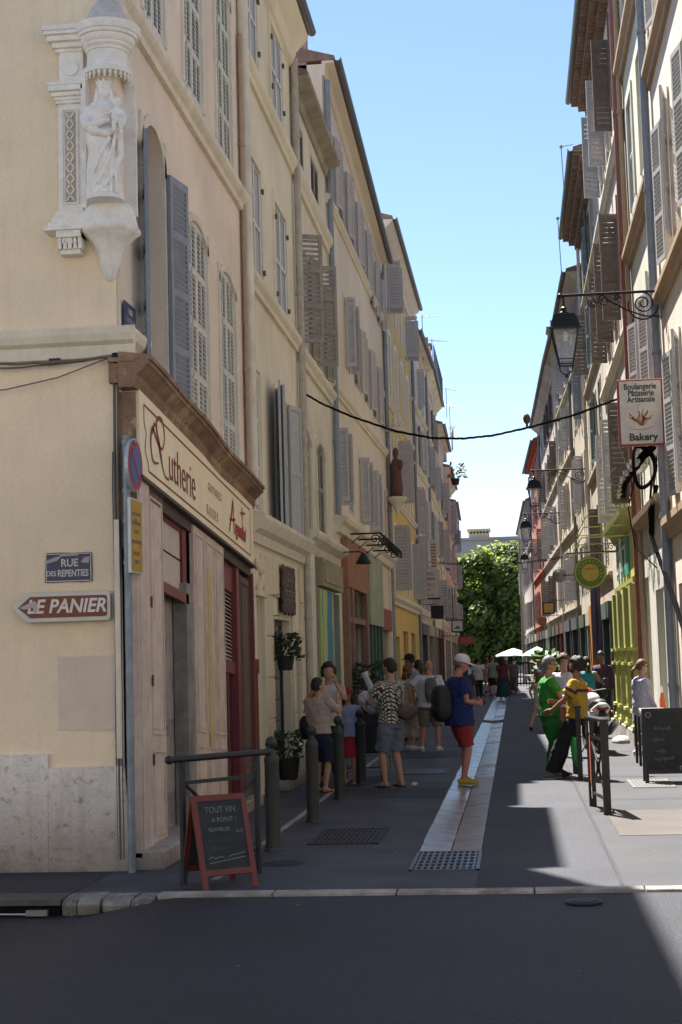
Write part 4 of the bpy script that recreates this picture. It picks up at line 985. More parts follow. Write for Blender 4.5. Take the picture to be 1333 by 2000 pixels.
# pilaster on the front wall, with lattice panel
def px(a,b,c,d,z0,z1,g): g.box(a,b,z0,c,d,z1)
g=G(); X0,X1=-.44,-.22
g.box(X0,-.07,5.76,X1,.03,6.74); g.box(X0+.01,-.06,6.92,X1+.01,.03,7.25)
for (w_,dd,z0,z1) in ((.02,.09,6.74,6.77),(.03,.10,6.77,6.80),(.05,.12,6.80,6.84),(.07,.15,6.84,6.89),(.075,.155,6.89,6.92),(.02,.08,7.22,7.25),(.04,.11,7.25,7.30),(.075,.15,7.30,7.35),(.095,.18,7.35,7.385),(.11,.19,7.385,7.43)): g.box(X0-w_,-dd,z0,X1+w_*.4,.03,z1)
for (w_,dd,z0,z1) in ((.02,.09,5.73,5.76),(.04,.11,5.69,5.73),(.05,.13,5.64,5.69),(.075,.16,5.60,5.64),(.11,.19,5.56,5.60)): g.box(X0-w_,-dd,z0,X1+w_*.6,.03,z1)
bevel(g.build('pilaster',stonew,t),.004)
g=G(); g.box(X0+.035,-.082,5.83,X0+.045,-.07,6.68); g.box(X1-.045,-.082,5.83,X1-.035,-.07,6.68); g.box(X0+.035,-.082,6.68,X1-.035,-.07,6.69); g.box(X0+.035,-.082,5.82,X1-.035,-.07,5.83)
z=5.85; cx=(X0+X1)/2
while z<6.62:
    for s in (-1,1):
        M=Matrix.Translation((cx,-.078,z+.05))@Matrix.Rotation(s*R(35),4,'Y'); g.box(-.006,-.008,-.062,.006,.008,.062,M)
    z+=.1
g.build('lattice',stonew,t)
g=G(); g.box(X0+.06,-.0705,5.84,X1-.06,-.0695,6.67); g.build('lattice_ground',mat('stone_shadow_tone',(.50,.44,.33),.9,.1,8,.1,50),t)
g=G(); rc=(cx+.01,-.065,7.07)
for i in range(8):
    a=2*PI*i/8; g.sphere((rc[0]+.038*math.cos(a),rc[1],rc[2]+.038*math.sin(a)),(.017,.012,.017),8,5)
g.sphere(rc,(.014,.014,.014),8,5)
M=Matrix.Translation(rc)@Matrix.Rotation(PI/2,4,'X'); q=G(); q.lathe([(.062,0),(.07,.0),(.07,.012),(.062,.012)],n=24); g.add([M@Vector(p) for p in q.v],q.f)
g.build('rosette',stonew,t,smooth='auto')
g=G(); 
for i in range(5): g.box(X0+.01+.045*i,-.15+.012*i%.02,5.40,X0+.04+.045*i,.03,5.56)
g.box(X0,-.17,5.50,X1,.03,5.56); g.box(X0+.02,-.11,5.36,X1-.02,.03,5.42)
for i in range(6): g.sphere((X0+.02+.036*i,-.13,5.47),(.018,.03,.03),6,4)
g.build('bracket',stonew,t,smooth='auto')
g=G(); g.box(X1,-.012,5.76,.088,.03,7.02); g.box(.04,.03,5.76,.09,.3,7.02); g.build('niche_back',plast,t)
g=G(); g.box(-.21,-.15,5.76,-.165,.03,6.98); g.box(.09,.2,5.76,.20,.24,6.98); g.build('niche_edge',stonew,t)
# statue
st=thing('statue','white stone statue of a crowned veiled woman carrying an infant inside the corner shrine','statue',(-3.40,12.80,5.80)) 
st.rotation_euler[2]=R(12)+PI   # local +y is the front
st.scale=(1.10,1.05,1.03)
statm=mat('statue_stone',(.88,.86,.80),.8,.08,14,.15,60,streak=.2,sc_col=(.45,.38,.28))
def stat():
    g=G(); n=44; rings=[(0,.135),(.04,.14),(.12,.132),(.25,.128),(.38,.125),(.48,.13),(.56,.128),(.62,.105),(.68,.10),(.74,.125),(.79,.13),(.83,.10),(.85,.05),(.88,.036)]
    vs=[]; k=len(rings)
    R2=[]
    for i in range(len(rings)-1):
        for s in range(4):
            f=s/4; R2.append((rings[i][0]*(1-f)+rings[i+1][0]*f,rings[i][1]*(1-f)+rings[i+1][1]*f))
    R2.append(rings[-1]); k=len(R2)
    for (z,r) in R2:
        for j in range(n):
            a=2*PI*j/n; fold=0
            if z<.6:
                fold=.07*math.sin(a*9+z*3)*max(0,1-z/.35)+.075*math.sin(a*2.2+z*13-1)*math.exp(-((z-.38)/.2)**2)*1.0+.05*math.sin(a*3.5-z*22)*math.exp(-((z-.5)/.1)**2)
            rr=r*(1+fold); vs.append((rr*1.0*math.cos(a)+.012*math.sin(z*3),rr*.82*math.sin(a)+.01*math.sin(z*4),z))
    g.add(vs,[(i*n+j,i*n+(j+1)%n,(i+1)*n+(j+1)%n,(i+1)*n+j) for i in range(k-1) for j in range(n)]+[tuple(range(n-1,-1,-1)),tuple(range((k-1)*n,k*n))])
    # head, veil, crown
    hx=.0; 
    g.sphere((hx,.025,.925),(.042,.05,.06),16,12,headfn(.042,.05,.06))
    g.tube([(hx,-.02,.80),(hx,-.03,.88),(hx,-.02,.95),(hx,.0,.985)],[(.085,.05),(.066,.05),(.056,.05),(.03,.03)],16,xd=(1,0,0))
    for s in (-1,1): g.tube([(hx+s*.052,.01,.96),(hx+s*.058,.015,.90),(hx+s*.065,.02,.84),(hx+s*.085,.03,.78)],[.014,.016,.018,.02],8)
    g.lathe([(.046,.965),(.05,.975),(.05,1.0),(.062,1.02),(.045,1.015),(.03,.99)],(hx,.005,0),16)
    for i in range(8): a=2*PI*i/8; g.tube([(hx+.052*math.cos(a),.005+.052*math.sin(a),1.0),(hx+.062*math.cos(a),.005+.062*math.sin(a),1.045)],[.01,.004],5)
    # arms: viewer's left arm crosses, other holds the child
    g.tube([(.115,0,.79),(.145,.02,.70),(.13,.07,.615),(.06,.125,.61),(-.02,.15,.635),(-.05,.155,.64)],[.04,.046,.045,.036,.026,.02],10)
    g.tube([(-.115,0,.79),(-.14,.03,.70),(-.13,.08,.63),(-.09,.12,.62)],[.04,.045,.04,.03],10)
    # child
    cx,cy=-.105,.12
    g.tube([(cx,cy,.62),(cx,cy+.005,.68),(cx,cy,.735),(cx,cy,.76)],[(.042,.036),(.044,.036),(.038,.03),(.018,.018)],12,xd=(1,0,0))
    g.sphere((cx-.003,cy+.012,.80),(.036,.04,.044),14,10,headfn(.036,.04,.044))
    g.tube([(cx+.035,cy+.01,.73),(cx+.06,cy+.03,.70),(cx+.09,cy+.035,.69)],[.015,.013,.01],8)
    g.tube([(cx-.035,cy+.01,.73),(cx-.05,cy+.04,.685),(cx-.03,cy+.06,.66)],[.015,.013,.01],8)
    g.tube([(cx+.015,cy+.02,.63),(cx+.02,cy+.06,.61),(cx+.02,cy+.055,.54),(cx+.02,cy+.075,.53)],[.024,.02,.014,.012],8)
    g.tube([(cx-.02,cy+.02,.63),(cx-.035,cy+.055,.60),(cx-.035,cy+.045,.53),(cx-.035,cy+.065,.52)],[.024,.02,.014,.012],8)
    # drape
    g.tube([(.12,.06,.60),(.08,.12,.55),(-.02,.13,.53),(-.10,.10,.58)],[.03,.035,.035,.03],10)
    g.tube([(-.12,.09,.6),(-.125,.08,.48),(-.13,.06,.36),(-.09,.10,.24),(-.03,.12,.12),(.02,.12,.06)],[.025,.026,.03,.022,.018,.014],8)
    g.tube([(-.10,.10,.58),(-.07,.12,.4),(.0,.125,.22),(.05,.115,.10)],[.018,.016,.016,.014],8)
    g.tube([(-.05,.12,.5),(.03,.125,.34),(.08,.105,.2)],[.016,.014,.012],8)
    for x in (-.09,-.05,-.01,.03): g.tube([(x,.11,.26-.3*(x+.1)),(x*1.1,.115,.02)],[.012,.014],6)
    g.lathe([(.15,-.02),(.15,.02),(.13,.03)],n=18)
    return g
def headfn(rx,ry,rz,female=False):
    def f(d,p):
        x,y,z=p; j=max(0,-d.z)
        x*=1-.38*j**1.4; 
        if d.y>0: y*=1-.06*abs(d.x)
        if d.y<0 and d.z<0: y*=1-.35*j
        s=ry/.093
        if d.y>.5:
            y+=s*.022*math.exp(-((d.x)/.13)**2-((d.z+.12)/.17)**2)   # nose
            y+=s*.007*math.exp(-((d.x)/.2)**2-((d.z+.52)/.1)**2)     # lips
            y+=s*.010*math.exp(-((d.x)/.22)**2-((d.z+.80)/.13)**2)     # chin
            y-=s*.008*(math.exp(-((d.x-.36)/.16)**2-((d.z-.08)/.11)**2)+math.exp(-((d.x+.36)/.16)**2-((d.z-.08)/.11)**2))
            y+=s*.004*math.exp(-((d.z-.28)/.1)**2)
        return Vector((x,y,z))
    return f
me=remesh(stat(),.0045,1,.4); me.materials.append(statm)
link('figure',me,st)
# niche arch hook and iron thing in the open window
t=thing('clay_pot_hook','terracotta wall pot hanging inside the arched open window','pot',(-3.72,14.55,6.12))
g=G(); g.tube([(-.02,-.04,.42),(0,0,.3),(.01,0,.1),(.0,.02,-.02),(.05,.05,-.08)],[.01,.035,.045,.06,.04],10); g.build('pot',plain('terracotta',(.35,.14,.06),.8),t)
# ================= SIGNS ON THE CORNER WALL =================
Yw=13.02
t=thing('street_name_sign','chipped navy enamel street plate reading rue des repenties','street sign',(-3.825,Yw,2.605))
g=G(); pts=[(-.21,-.13),(-.1,-.132),(0,-.128),(.12,-.133),(.21,-.128),(.212,0),(.208,.12),(.19,.128),(.05,.125),(-.08,.13),(-.2,.128),(-.207,.05),(-.212,-.04)]
g.prism(pts,-.012,0,'y'); g.build('plate',bluee,t)
g=G(); line(g,[(-.2,-.12),(.2,-.12),(.2,.117),(-.2,.117),(-.2,-.12)],.007,-.014); g.build('border_line',plain('enamel_white',(.5,.5,.48),.4),t)
ew=MC['enamel_white']
text('RUE',.092,ew,t,(.01,-.0135,.035),sx=.95,bold=.0015); text('DES',.062,ew,t,(-.155,-.0135,-.055),sx=.85,bold=.001); text('REPENTIES',.082,ew,t,(.04,-.0135,-.055),sx=.72,bold=.0015)
g=G(); g.prism([(-.2,.06),(-.12,.09),(-.06,.1),(-.1,.06),(-.19,.035)],-.015,-.012,'y'); g.prism([(.11,.04),(.18,.03),(.19,.09),(.14,.08)],-.015,-.012,'y'); g.prism([(-.08,.12),(.08,.125),(.09,.10),(-.07,.095)],-.015,-.012,'y'); g.build('torn_stickers',plain('sticker_grey',(.32,.31,.34),.6),t)
t=thing('direction_sign','brown arrow-ended direction sign pointing left to le panier','sign',(-3.875,Yw-.06,2.26))
def arrow(w,h,tip): return [(-w,0),(-w+tip*.75,-h),(w-.03,-h),(w-.008,-h+.008),(w,-h+.03),(w,h-.03),(w-.008,h-.008),(w-.03,h),(-w+tip*.75,h)]
g=G(); g.prism(arrow(.435,.128,.16),-.02,.0,'y'); o=bevel(g.build('panel',plain('sign_white',(.52,.51,.47),.4),t),.003)
g=G(); g.prism([(x*.91+.012,z*.72) for x,z in arrow(.435,.128,.16)],-.023,-.0205,'y'); g.build('brown_face',plain('tourism_brown',(.155,.038,.02),.45),t)
g=G(); g.prism(arrow(.435,.128,.16),.0005,.03,'y'); g.v=[(x*.99,y,z*.94) for x,y,z in g.v]; g.build('back_box',plain('alu_dark',(.18,.18,.18),.5,.5),t)
g=G(); g.box(-.2,.03,-.02,-.15,.09,.02); g.box(.2,.03,-.02,.25,.09,.02); g.build('bracket',zinc,t)
text('LE PANIER',.165,plain('sign_letters',(.62,.60,.56),.5),t,(.045,-.0245,0),bold=.004,shear=.22,sx=.93)
g=G(); g.prism([(-.37,.0),(-.30,.03),(-.24,.055),(-.22,.05),(-.20,-.03),(-.24,-.055),(-.25,.0),(-.33,-.015)],-.027,-.0235,'y'); g.build('torn_sticker',plain('sticker_pinkish',(.42,.36,.38),.6),t)
t=thing('street_name_sign','dark blue plate fixed low beside the shutter above the cream ledge','street sign',(XL+.02,13.27,4.83),PI/2)
g=G(); g.box(-.2,-.015,-.13,.2,0,.13); g.build('plate',bluee,t); text('RUE',.08,ew,t,(0,-.017,.055)); 
g=G(); 
for i in range(7): g.box(-.15+.045*i,-.018,-.05,-.125+.045*i,-.0155,.0)
for i in range(6): g.box(-.13+.045*i,-.018,-.10,-.105+.045*i,-.0155,-.065)
g.build('worn_letters',plain('worn_enamel',(.22,.23,.3),.5),t)
# traffic sign post
t=thing('traffic_sign','grey post with a blue and red no parking disc above a yellow notice panel','traffic sign',(-3.27,12.90,0))
g=G(); g.tube([(0,0,-.02),(0,0,3.72)],.033,12); g.build('post',mat('galvanised_post',(.22,.26,.30),.45,.2,7,.1,60,metal=.4,streak=.3),t,smooth='auto')
M=Matrix.Rotation(R(72),4,'Z')
def disc(g,r,y0,y1,z,n=32,r0=0):
    vs=[];fs=[]
    for y in (y0,y1):
        for i in range(n): a=2*PI*i/n; vs.append(Vector((r*math.cos(a),y,z+r*math.sin(a))))
    g.add([M2@p for p in vs],[tuple(range(n)),tuple(range(2*n-1,n-1,-1))]+[(i,(i+1)%n,n+(i+1)%n,n+i) for i in range(n)])
M2=Matrix.Translation((.045,.02,0))@Matrix.Rotation(R(88),4,'Z')
g=G(); disc(g,.235,-.03,.0,3.46); g.build('disc_rim',plain('alu_pale',(.42,.47,.5),.4,.3),t)
g=G(); disc(g,.222,-.033,-.0301,3.46); g.build('red_ring',plain('sign_red',(.30,.03,.05),.4),t)
g=G(); disc(g,.165,-.036,-.0331,3.46); g.build('blue_field',plain('sign_blue',(.04,.09,.28),.4),t)
g=G(); q=G(); q.box(-.165,-.039,-.02,.165,-.0361,.02,Matrix.Translation((0,0,3.46))@Matrix.Rotation(R(45),4,'Y')); g.add([M2@Vector(p) for p in q.v],q.f); g.build('red_bar',MC['sign_red'],t)
g=G(); q=G(); q.box(-.17,-.03,2.52,.17,.0,3.17); g.add([M2@Vector(p) for p in q.v],q.f); bevel(g.build('panel_back',MC['alu_pale'],t),.004)
g=G(); q=G(); q.box(-.15,-.034,2.54,.165,-.0305,3.15); g.add([M2@Vector(p) for p in q.v],q.f); g.build('yellow_notice',mat('notice_yellow',(.46,.27,.04),.6,.15,9,.05,60),t)
g=G(); q=G(); random.seed(2)
for (z,ws,hh) in ((3.02,5,.028),(2.94,5,.028),(2.87,3,.028),(2.78,6,.028),(2.68,4,.03),(2.62,3,.02)):
    x=-.025*ws
    for i in range(ws): q.box(x,-.0365,z,x+.036,-.0345,z+hh); x+=.05
g.add([M2@Vector(p) for p in q.v],q.f); g.build('faded_print',plain('print_dark',(.18,.13,.09),.7),t,kind='stuff')
g=G()
for z in (3.66,3.24,2.98,2.62): g.lathe([(.04,-.015),(.04,.015)],(0,0,z),12); g.box(.0,-.03,z-.012,.09,.03,z+.012)
g.build('clamp',zinc,t)
# ================= STREET FURNITURE LEFT =================
bm_=mat('bollard_green_iron',(.038,.044,.042),.55,.15,8,.2,50,metal=.2)
prof=[(.073,-.02),(.076,.0),(.073,.06),(.070,.1),(.068,.80),(.072,.81),(.072,.84),(.066,.86),(.044,.885),(.032,.90),(.030,.93),(.05,.95),(.062,.98),(.064,1.01),(.052,1.045),(.03,1.062),(.001,1.068)]
bt=thing('bollard','nearest of four round-topped iron bollards, beside the chalkboard and railing','bollard',(-2.28,14.28,0),group='iron bollards along the left pavement')
g=G(); g.lathe(prof[:13],n=20); g.build('post',bm_,bt,smooth='auto')
g=G(); g.sphere((0,0,.99),(.055,.055,.058),18,12); g.build('ball_top',bm_,bt,smooth=True)
g=G(); g.lathe([(.074,.0),(.088,-.0),(.088,.012),(.073,.03)],n=20); g.build('base_ring',bm_,bt,smooth='auto')
for x,y,lb in ((-2.23,16.75,'second iron bollard, just left of the person in the beige tee shirt'),(-2.24,19.4,'third iron bollard, standing in front of the girl in the red cap'),(-2.19,21.65,'fourth and farthest iron bollard, right of the girl in the red cap')):
    c=copy_tree(bt,loc=(x,y,0),rotz=random.random()); c['label']=lb
def railing(label,x,y,L_,rotz,post=.045,diag=True,flat=False,mt=iron):
    t=thing('street_railing',label,'railing',(x,y,0),rotz)
    for s in (0,L_):
        g=G(); 
        if flat: g.box(s-.02,-post,-.02,s+.02,post,1.0)
        else: g.tube([(s,0,-.02),(s,0,.96)],post*.9,12)
        g.build('post',mt,t,smooth='auto')
    g=G()
    if flat: g.box(-.03,-post-.01,1.0,L_+.03,post+.01,1.025)
    else: g.tube([(-.13,0,.985),(L_+.13,0,.985)],.027,12); g.sphere((-.13,0,.985),.036,10,8); g.sphere((L_+.13,0,.985),.036,10,8)
    g.build('top_rail',mt,t,smooth='auto')
    g=G(); g.box(.03,-.012,.78,L_-.03,.012,.81); g.box(.03,-.012,.15,L_-.03,.012,.18); g.build('cross_rail',mt,t)
    if diag:
        for a,b_ in (((.03,.78),(L_-.03,.18)),((.03,.18),(L_-.03,.78))):
            g=G(); g.tube([(a[0],.0,a[1]),(b_[0],0,b_[1])],.014,6); g.build('brace',mt,t)
        g=G(); g.lathe([(.07,-.012),(.07,.012),(.055,.012),(.055,-.012)],n=16); g.v=[(L_/2+x_,z_,.48+y_) for x_,y_,z_ in g.v]; g.build('ring',mt,t)
    return t
railing('black railing with crossed braces behind the small chalkboard',-2.66,12.14,.80,R(52),.029)
# small chalkboard
def aboard(name,label,cat,loc,rotz,w,h,mf,lean=R(14),legs=.07,fw=.045,board=None):
    t=thing(name,label,cat,loc,rotz)
    for s in (-1,1):
        fr='frame' if s==-1 else 'rear_frame'
        Mx=Matrix.Translation((0,0,h*math.cos(lean)))@Matrix.Rotation(s*lean,4,'X')
        g=G()
        g.box(-w/2,-.012,-h,-w/2+fw,.012,0,Mx); g.box(w/2-fw,-.012,-h,w/2,.012,0,Mx); g.box(-w/2+fw,-.012,-fw,w/2-fw,.012,0,Mx); g.box(-w/2+fw,-.012,-h+legs,w/2-fw,.012,-h+legs+fw,Mx)
        g.build(fr,mf,t)
        if s==-1 or True:
            g=G(); g.box(-w/2+fw,-.006,-h+legs+fw,w/2-fw,.006,-fw,Mx); g.build('board' if s==-1 else 'rear_board',board or chalkm,t)
    return t,Matrix.Translation((0,0,h*math.cos(lean)))@Matrix.Rotation(-lean,4,'X')
chalkm=mat('chalkboard_slate',(.022,.026,.028),.75,.25,6,.05,60)
redw=plain('red_stained_wood',(.13,.024,.016),.5,bump=.15,streak=.2)
chalk=plain('chalk',(.17,.18,.19),.9)
t,Mx=aboard('chalkboard','small red-framed chalkboard leaning open on the pavement by the near railing','chalkboard',(-2.37,12.1,0),R(33),.46,.74,redw,lean=R(19),legs=.11)
def ctext(s,size,x,z,m=chalk,**k):
    me=textmesh(s,size,ext=.0006,**k); me.materials.clear(); me.materials.append(m)
    o=link('chalk_writing',me,t); o.matrix_local=Mx@Matrix.Translation((x,-.009,z))@Matrix.Rotation(PI/2,4,'X')
ctext('TOUT VIN',.07,.0,-.12,sx=.8); ctext('A POINT !',.055,.02,-.20,sx=.85)
faintc=plain('chalk_faint',(.075,.08,.088),.9)
ctext('REAMBLER',.045,-.03,-.275,sx=.85); ctext('=>',.06,.14,-.30); 
def scribble(t,Mx,segs,w,m,y=-.0085):
    g=G()
    for pts in segs: line(g,pts,w,y)
    g.v=[tuple(Mx@Vector(p)) for p in g.v]; g.build('chalk_writing',m,t,kind='stuff')
random.seed(4)
scribble(t,Mx,[[(x,-.34+.012*random.uniform(-1,1)),(x+.012,-.365)] for x in (-.13,-.10,-.07,-.03,0,.03)]+[[(x,-.41+.01*random.uniform(-1,1)),(x+.008,-.435)] for x in (-.12,-.09,-.06,-.03,.0,.03,.06)],.006,faintc)
scribble(t,Mx,[[(-.15,-.50),(-.12,-.485),(-.09,-.50),(-.05,-.485),(-.02,-.50)],[(.02,-.49),(.06,-.48),(.16,-.465)],[(-.15,-.535),(.15,-.50)]],.006,chalk)
# potted plants and planter by the cream shop
leafm=mat('houseplant_leaf',(.03,.06,.02),.6,.3,9,0); potm=plain('black_pot',(.015,.015,.016),.5)
def plant(name,label,x,y,z,pr,ph,fr,fh,seed,cat='potted plant',n=150,ls=.09,col=leafm,pm=potm,hang=False):
    t=thing(name,label,cat,(x,y,z)); random.seed(seed)
    g=G(); g.lathe([(pr*.75,0),(pr,ph),(pr*.9,ph),(pr*.85,ph-.03),(.001,ph-.03)],n=14); g.build('pot',pm,t,smooth='auto')
    g=G()
    for i in range(n):
        a=random.uniform(0,2*PI); e=random.random(); rr=fr*math.sqrt(random.random()); h=ph+fh*random.random()
        c=Vector((rr*math.cos(a)*(1-.3*(h-ph)/fh),rr*math.sin(a),h-(.3*rr if hang else 0)))
        d=Vector((math.cos(a),math.sin(a),random.uniform(-.5,1))).normalized(); s=d.orthogonal().normalized()*ls*.35; d*=ls*random.uniform(.6,1.3)
        g.add([c,c+d*.5+s,c+d,c+d*.5-s],[(0,1,2,3)])
    g.build('foliage',col,t); return t
plant('potted_plant','low leafy plant in a black pot on the step of the cream shop door',-3.12,21.0,.14,.16,.28,.22,.36,1,n=260,ls=.07)
plant('hanging_plant','trailing green plant hung in a black basket beside the dark shop door',-3.18,21.35,1.62,.13,.2,.24,.36,2,cat='hanging plant',hang=True,n=420,ls=.07)
plant('potted_plant','tall bushy dark shrub in front of the terracotta shopfront',-2.98,31.0,0,.2,.9,.42,.75,3,n=380,ls=.12)
plant('potted_plant','bright grassy plant in a pot far down by the right house wall',1.35,66,.0,.25,.5,.5,1.4,4,n=200,ls=.35,col=mat('bright_leaf',(.12,.2,.04),.6,.3,6,0))
# wheeled bin / dark cart group behind patterned shirt man
t=thing('wheeled_bin','dark wheeled cart piled with clutter beside the patterned shirt man','bin',(-2.28,23.0,0))
g=G(); g.prism([(-.25,.35),(.25,.35),(.3,1.0),(-.3,1.0)],-.38,.38,'x'); bevel(g.build('body',plain('bin_dark',(.018,.018,.022),.5),t),.03)
g=G(); g.box(-.42,-.34,1.0,.42,.34,1.06); g.build('lid',MC['bin_dark'],t)
for s in (-.3,.3): 
    for yy in (-.2,.2): g=G(); g.lathe([(.1,-.03),(.1,.03)],n=12); g.v=[(s+z_,yy+x_,.1+y_) for x_,y_,z_ in g.v]; g.build('wheel',ironblk,t)
g=G()
for zz in (.12,.35): g.tube([(-.4,-.3,zz),(.4,-.3,zz),(.4,.3,zz),(-.4,.3,zz),(-.4,-.3,zz)],.015,6)
for x_ in (-.38,.38):
    for yy in (-.28,.28): g.tube([(x_,yy,.1),(x_,yy,1.0)],.015,6)
g.build('frame',zinc,t)
# ================= BLACK IRON ORNAMENTS LEFT =================
def spiral(g,c,r0,r1,turns,a0,rad,axis='xz',n=26,k=1):
    pts=[]
    for i in range(n+1):
        f=i/n; a=a0+k*turns*2*PI*f; r=r0*(1-f)+r1*f
        pts.append((c[0]+r*math.cos(a),c[1],c[2]+r*math.sin(a)))
    g.tube(pts,rad,5)
t=thing('iron_awning_frame','black wrought scroll brackets standing out above the terracotta shopfront','bracket',(XL,31.6,4.3))
for i,yy in enumerate((-.6,.9,2.6,4.4)):
    g=G(); g.tube([(0,yy,0),(.72,yy,0),(.80,yy,-.08),(.78,yy,-.2)],.02,6); g.tube([(0,yy,-.5),(.05,yy,-.25),(.3,yy,-.06)],.012,6); spiral(g,(.62,yy,-.12),.1,.02,1.3,0,.013); g.build('scroll_bracket',ironblk,t)
g=G(); g.tube([(.74,-.6,0),(.74,4.4,0)],.02,6); 
for i in range(12): spiral(g,(.76,-.4+i*.42,-.12),.09,.02,1.1,1,.012,n=12)
g.build('scroll_rail',ironblk,t)
t=thing('wall_lamp','small black shop lamp on a thin arm above the mural boards','lamp',(XL,28.4,3.75))
g=G(); g.tube([(0,0,0),(.55,0,.0),(.62,0,-.03)],.014,6); g.build('arm',ironblk,t); g=G(); g.lathe([(.03,-.03),(.06,-.06),(.15,-.22),(.14,-.23),(.001,-.2)],(.62,0,0),14); g.build('shade',ironblk,t,smooth='auto')
# ================= LANTERNS ON THE RIGHT =================
glassl=clear('lantern_glass',.22)
def lantern(label,x,y,xw,z=7.05,scale=1):
    t=thing('street_lantern',label,'street lamp',(xw,y,z),group='wall lanterns along the right side')
    a=x-xw
    g=G(); g.tube([(0,0,0),(a-.05,0,-.0)],.022,8); g.sphere((a-.05,0,0),.04,8,6); g.tube([(a,0,0),(a,0,-.18)],.018,8); g.build('arm',ironblk,t,smooth='auto')
    g=G(); c=-.27
    spiral(g,(c,0,-.17),.16,.02,2.0,PI/2,.013,k=-1,n=40); spiral(g,(c+.0,0,-.2),.22,.21,.55,0,.013,k=-1)
    spiral(g,(a*.62+.05,0,-.1),.085,.02,1.6,PI/2,.011,k=1); spiral(g,(a*.62-.12,0,-.12),.08,.02,1.6,0,.011,k=-1); spiral(g,(-.62,0,-.08),.06,.015,1.4,PI/2,.01)
    g.tube([(-.03,0,-.38),(-.25,0,-.37),(-.5,0,-.27),(-.75,0,-.12),(a*.6,0,-.02)],.013,6)
    g.build('scrollwork',ironblk,t)
    g=G(); g.box(-.03,-.05,-.42,.0,.05,.1); g.build('wall_plate',zinc,t)
    L=bpy.data.objects.new('lantern_head',None); sc.collection.objects.link(L); L.parent=t; L.location=(a,0,-.18)
    # head as meshes under t directly (parts)
    bpy.data.objects.remove(L); hz=-.18
    def sq(r,z): return [(a+sx*r,sy*r,hz+z) for sx,sy in ((-1,-1),(1,-1),(1,1),(-1,1))]
    def fr(rings):
        g=G(); vs=[p for r,z in rings for p in sq(r,z)]; k=len(rings)
        g.add(vs,[(i*4+j,i*4+(j+1)%4,(i+1)*4+(j+1)%4,(i+1)*4+j) for i in range(k-1) for j in range(4)]+[(3,2,1,0),tuple(range((k-1)*4,k*4))]); return g
    g=fr([(.24,-.36),(.24,-.33),(.215,-.32),(.19,-.22),(.15,-.13),(.15,-.12)]); g.lathe([(.07,-.13),(.08,-.08),(.05,-.06),(.04,-.02),(.055,-.01),(.001,.03)],(a,0,hz),12); g.build('roof_cap',plain('lantern_black',(.012,.013,.016),.35,.3),t)
    g=G(); 
    for sx,sy in ((-1,-1),(1,-1),(1,1),(-1,1)): g.tube([(a+sx*.19,sy*.19,hz-.36),(a+sx*.10,sy*.10,hz-.86)],.011,6)
    for j in range(4):
        p=sq(.10,-.86); q=sq(.105,-.83); g.tube([p[j],p[(j+1)%4]],.012,6); g.tube([sq(.112,-.79)[j],sq(.112,-.79)[(j+1)%4]],.008,6)
    for sx in (-1,1): g.tube([(a+sx*.1,0,hz-.86),(a+sx*.09,0,hz-.95),(a+sx*.04,0,hz-1.0),(a,0,hz-1.01)],.01,6)
    g.sphere((a,0,hz-1.03),(.02,.02,.035),8,6); g.build('cage',MC['lantern_black'],t)
    g=G(); 
    for j in range(4):
        p=sq(.185,-.365); q=sq(.098,-.855); g.quad(p[j],p[(j+1)%4],q[(j+1)%4],q[j])
    g.build('glass',glassl,t)
    g=G(); g.lathe([(.03,-.36),(.045,-.42),(.03,-.5),(.001,-.51)],(a,0,hz),10); g.build('bulb_holder',whitep,t)
    return t
lantern('nearest black four-sided lantern on a long scrolled arm beside the bakery sign',.93,22.7,2.36)
lantern('second black lantern along the right, over the couple by the railing',.77,45.2,2.36,z=7.15)
lantern('third lantern along the right, small against the sky gap',.62,58.4,2.06,z=7.1)
lantern('fourth and farthest lantern on the right, next to the tree top',.70,77.6,1.68,z=7.1)
# bakery sign
t=thing('bakery_sign','white hanging bakery sign with maroon rim and painted wheat','sign',(2.005,22.95,5.28))
mrim=plain('sign_maroon_rim',(.25,.035,.03),.4)
g=G(); g.box(-.335,-.045,-.5,.335,.045,.5); bevel(g.build('frame',mrim,t),.01)
g=G(); g.box(-.305,-.049,-.47,.305,-.0455,.47); g.build('face',plain('sign_face',(.55,.53,.49),.5),t)
bk=plain('sign_black',(.03,.05,.035),.5)
for s,z,sz,x in (('Boulangerie',.385,.125,0),('Pâtisserie',.285,.125,.01),('Artisanale',.19,.125,.01)): text(s,sz,bk,t,(x,-.0505,z),bold=.0035,sx=.80)
text('Bakery',.15,bk,t,(.02,-.0505,-.375),bold=.005,sx=1.0)
wc=[plain('wheat_brown',(.30,.12,.05),.6),plain('wheat_tan',(.42,.28,.12),.6),plain('wheat_red',(.32,.06,.03),.6)]
random.seed(8)
for k,mm in enumerate(wc):
    g=G()
    for i in range(9):
        a=R(random.uniform(35,150)); l=random.uniform(.12,.26); x0=random.uniform(-.03,.04); p0=(x0,-.2); p1=(x0+l*.5*math.cos(a),-.2+l*.5*math.sin(a)+.02); p2=(x0+l*math.cos(a),-.2+l*math.sin(a))
        line(g,[p0,p1],.006,-.0508-k*.0004); line(g,[p1,p2],.016,-.0508-k*.0004)
    line(g,[(-.16,-.24),(-.05,-.265),(.08,-.25),(.16,-.22)],.008,-.051-k*.0004)
    g.build('wheat_painting',mm,t)
g=G(); line(g,[(-.02,-.15),(-.05,.0),(-.04,.12)],.005,-.052); g.build('wheat_painting',wc[0],t)
g=G(); g.tube([(.335,0,.3),(.40,0,.3)],.014,6); g.tube([(.335,0,-.4),(.40,0,-.4)],.014,6); g.build('wall_fixing',zinc,t)
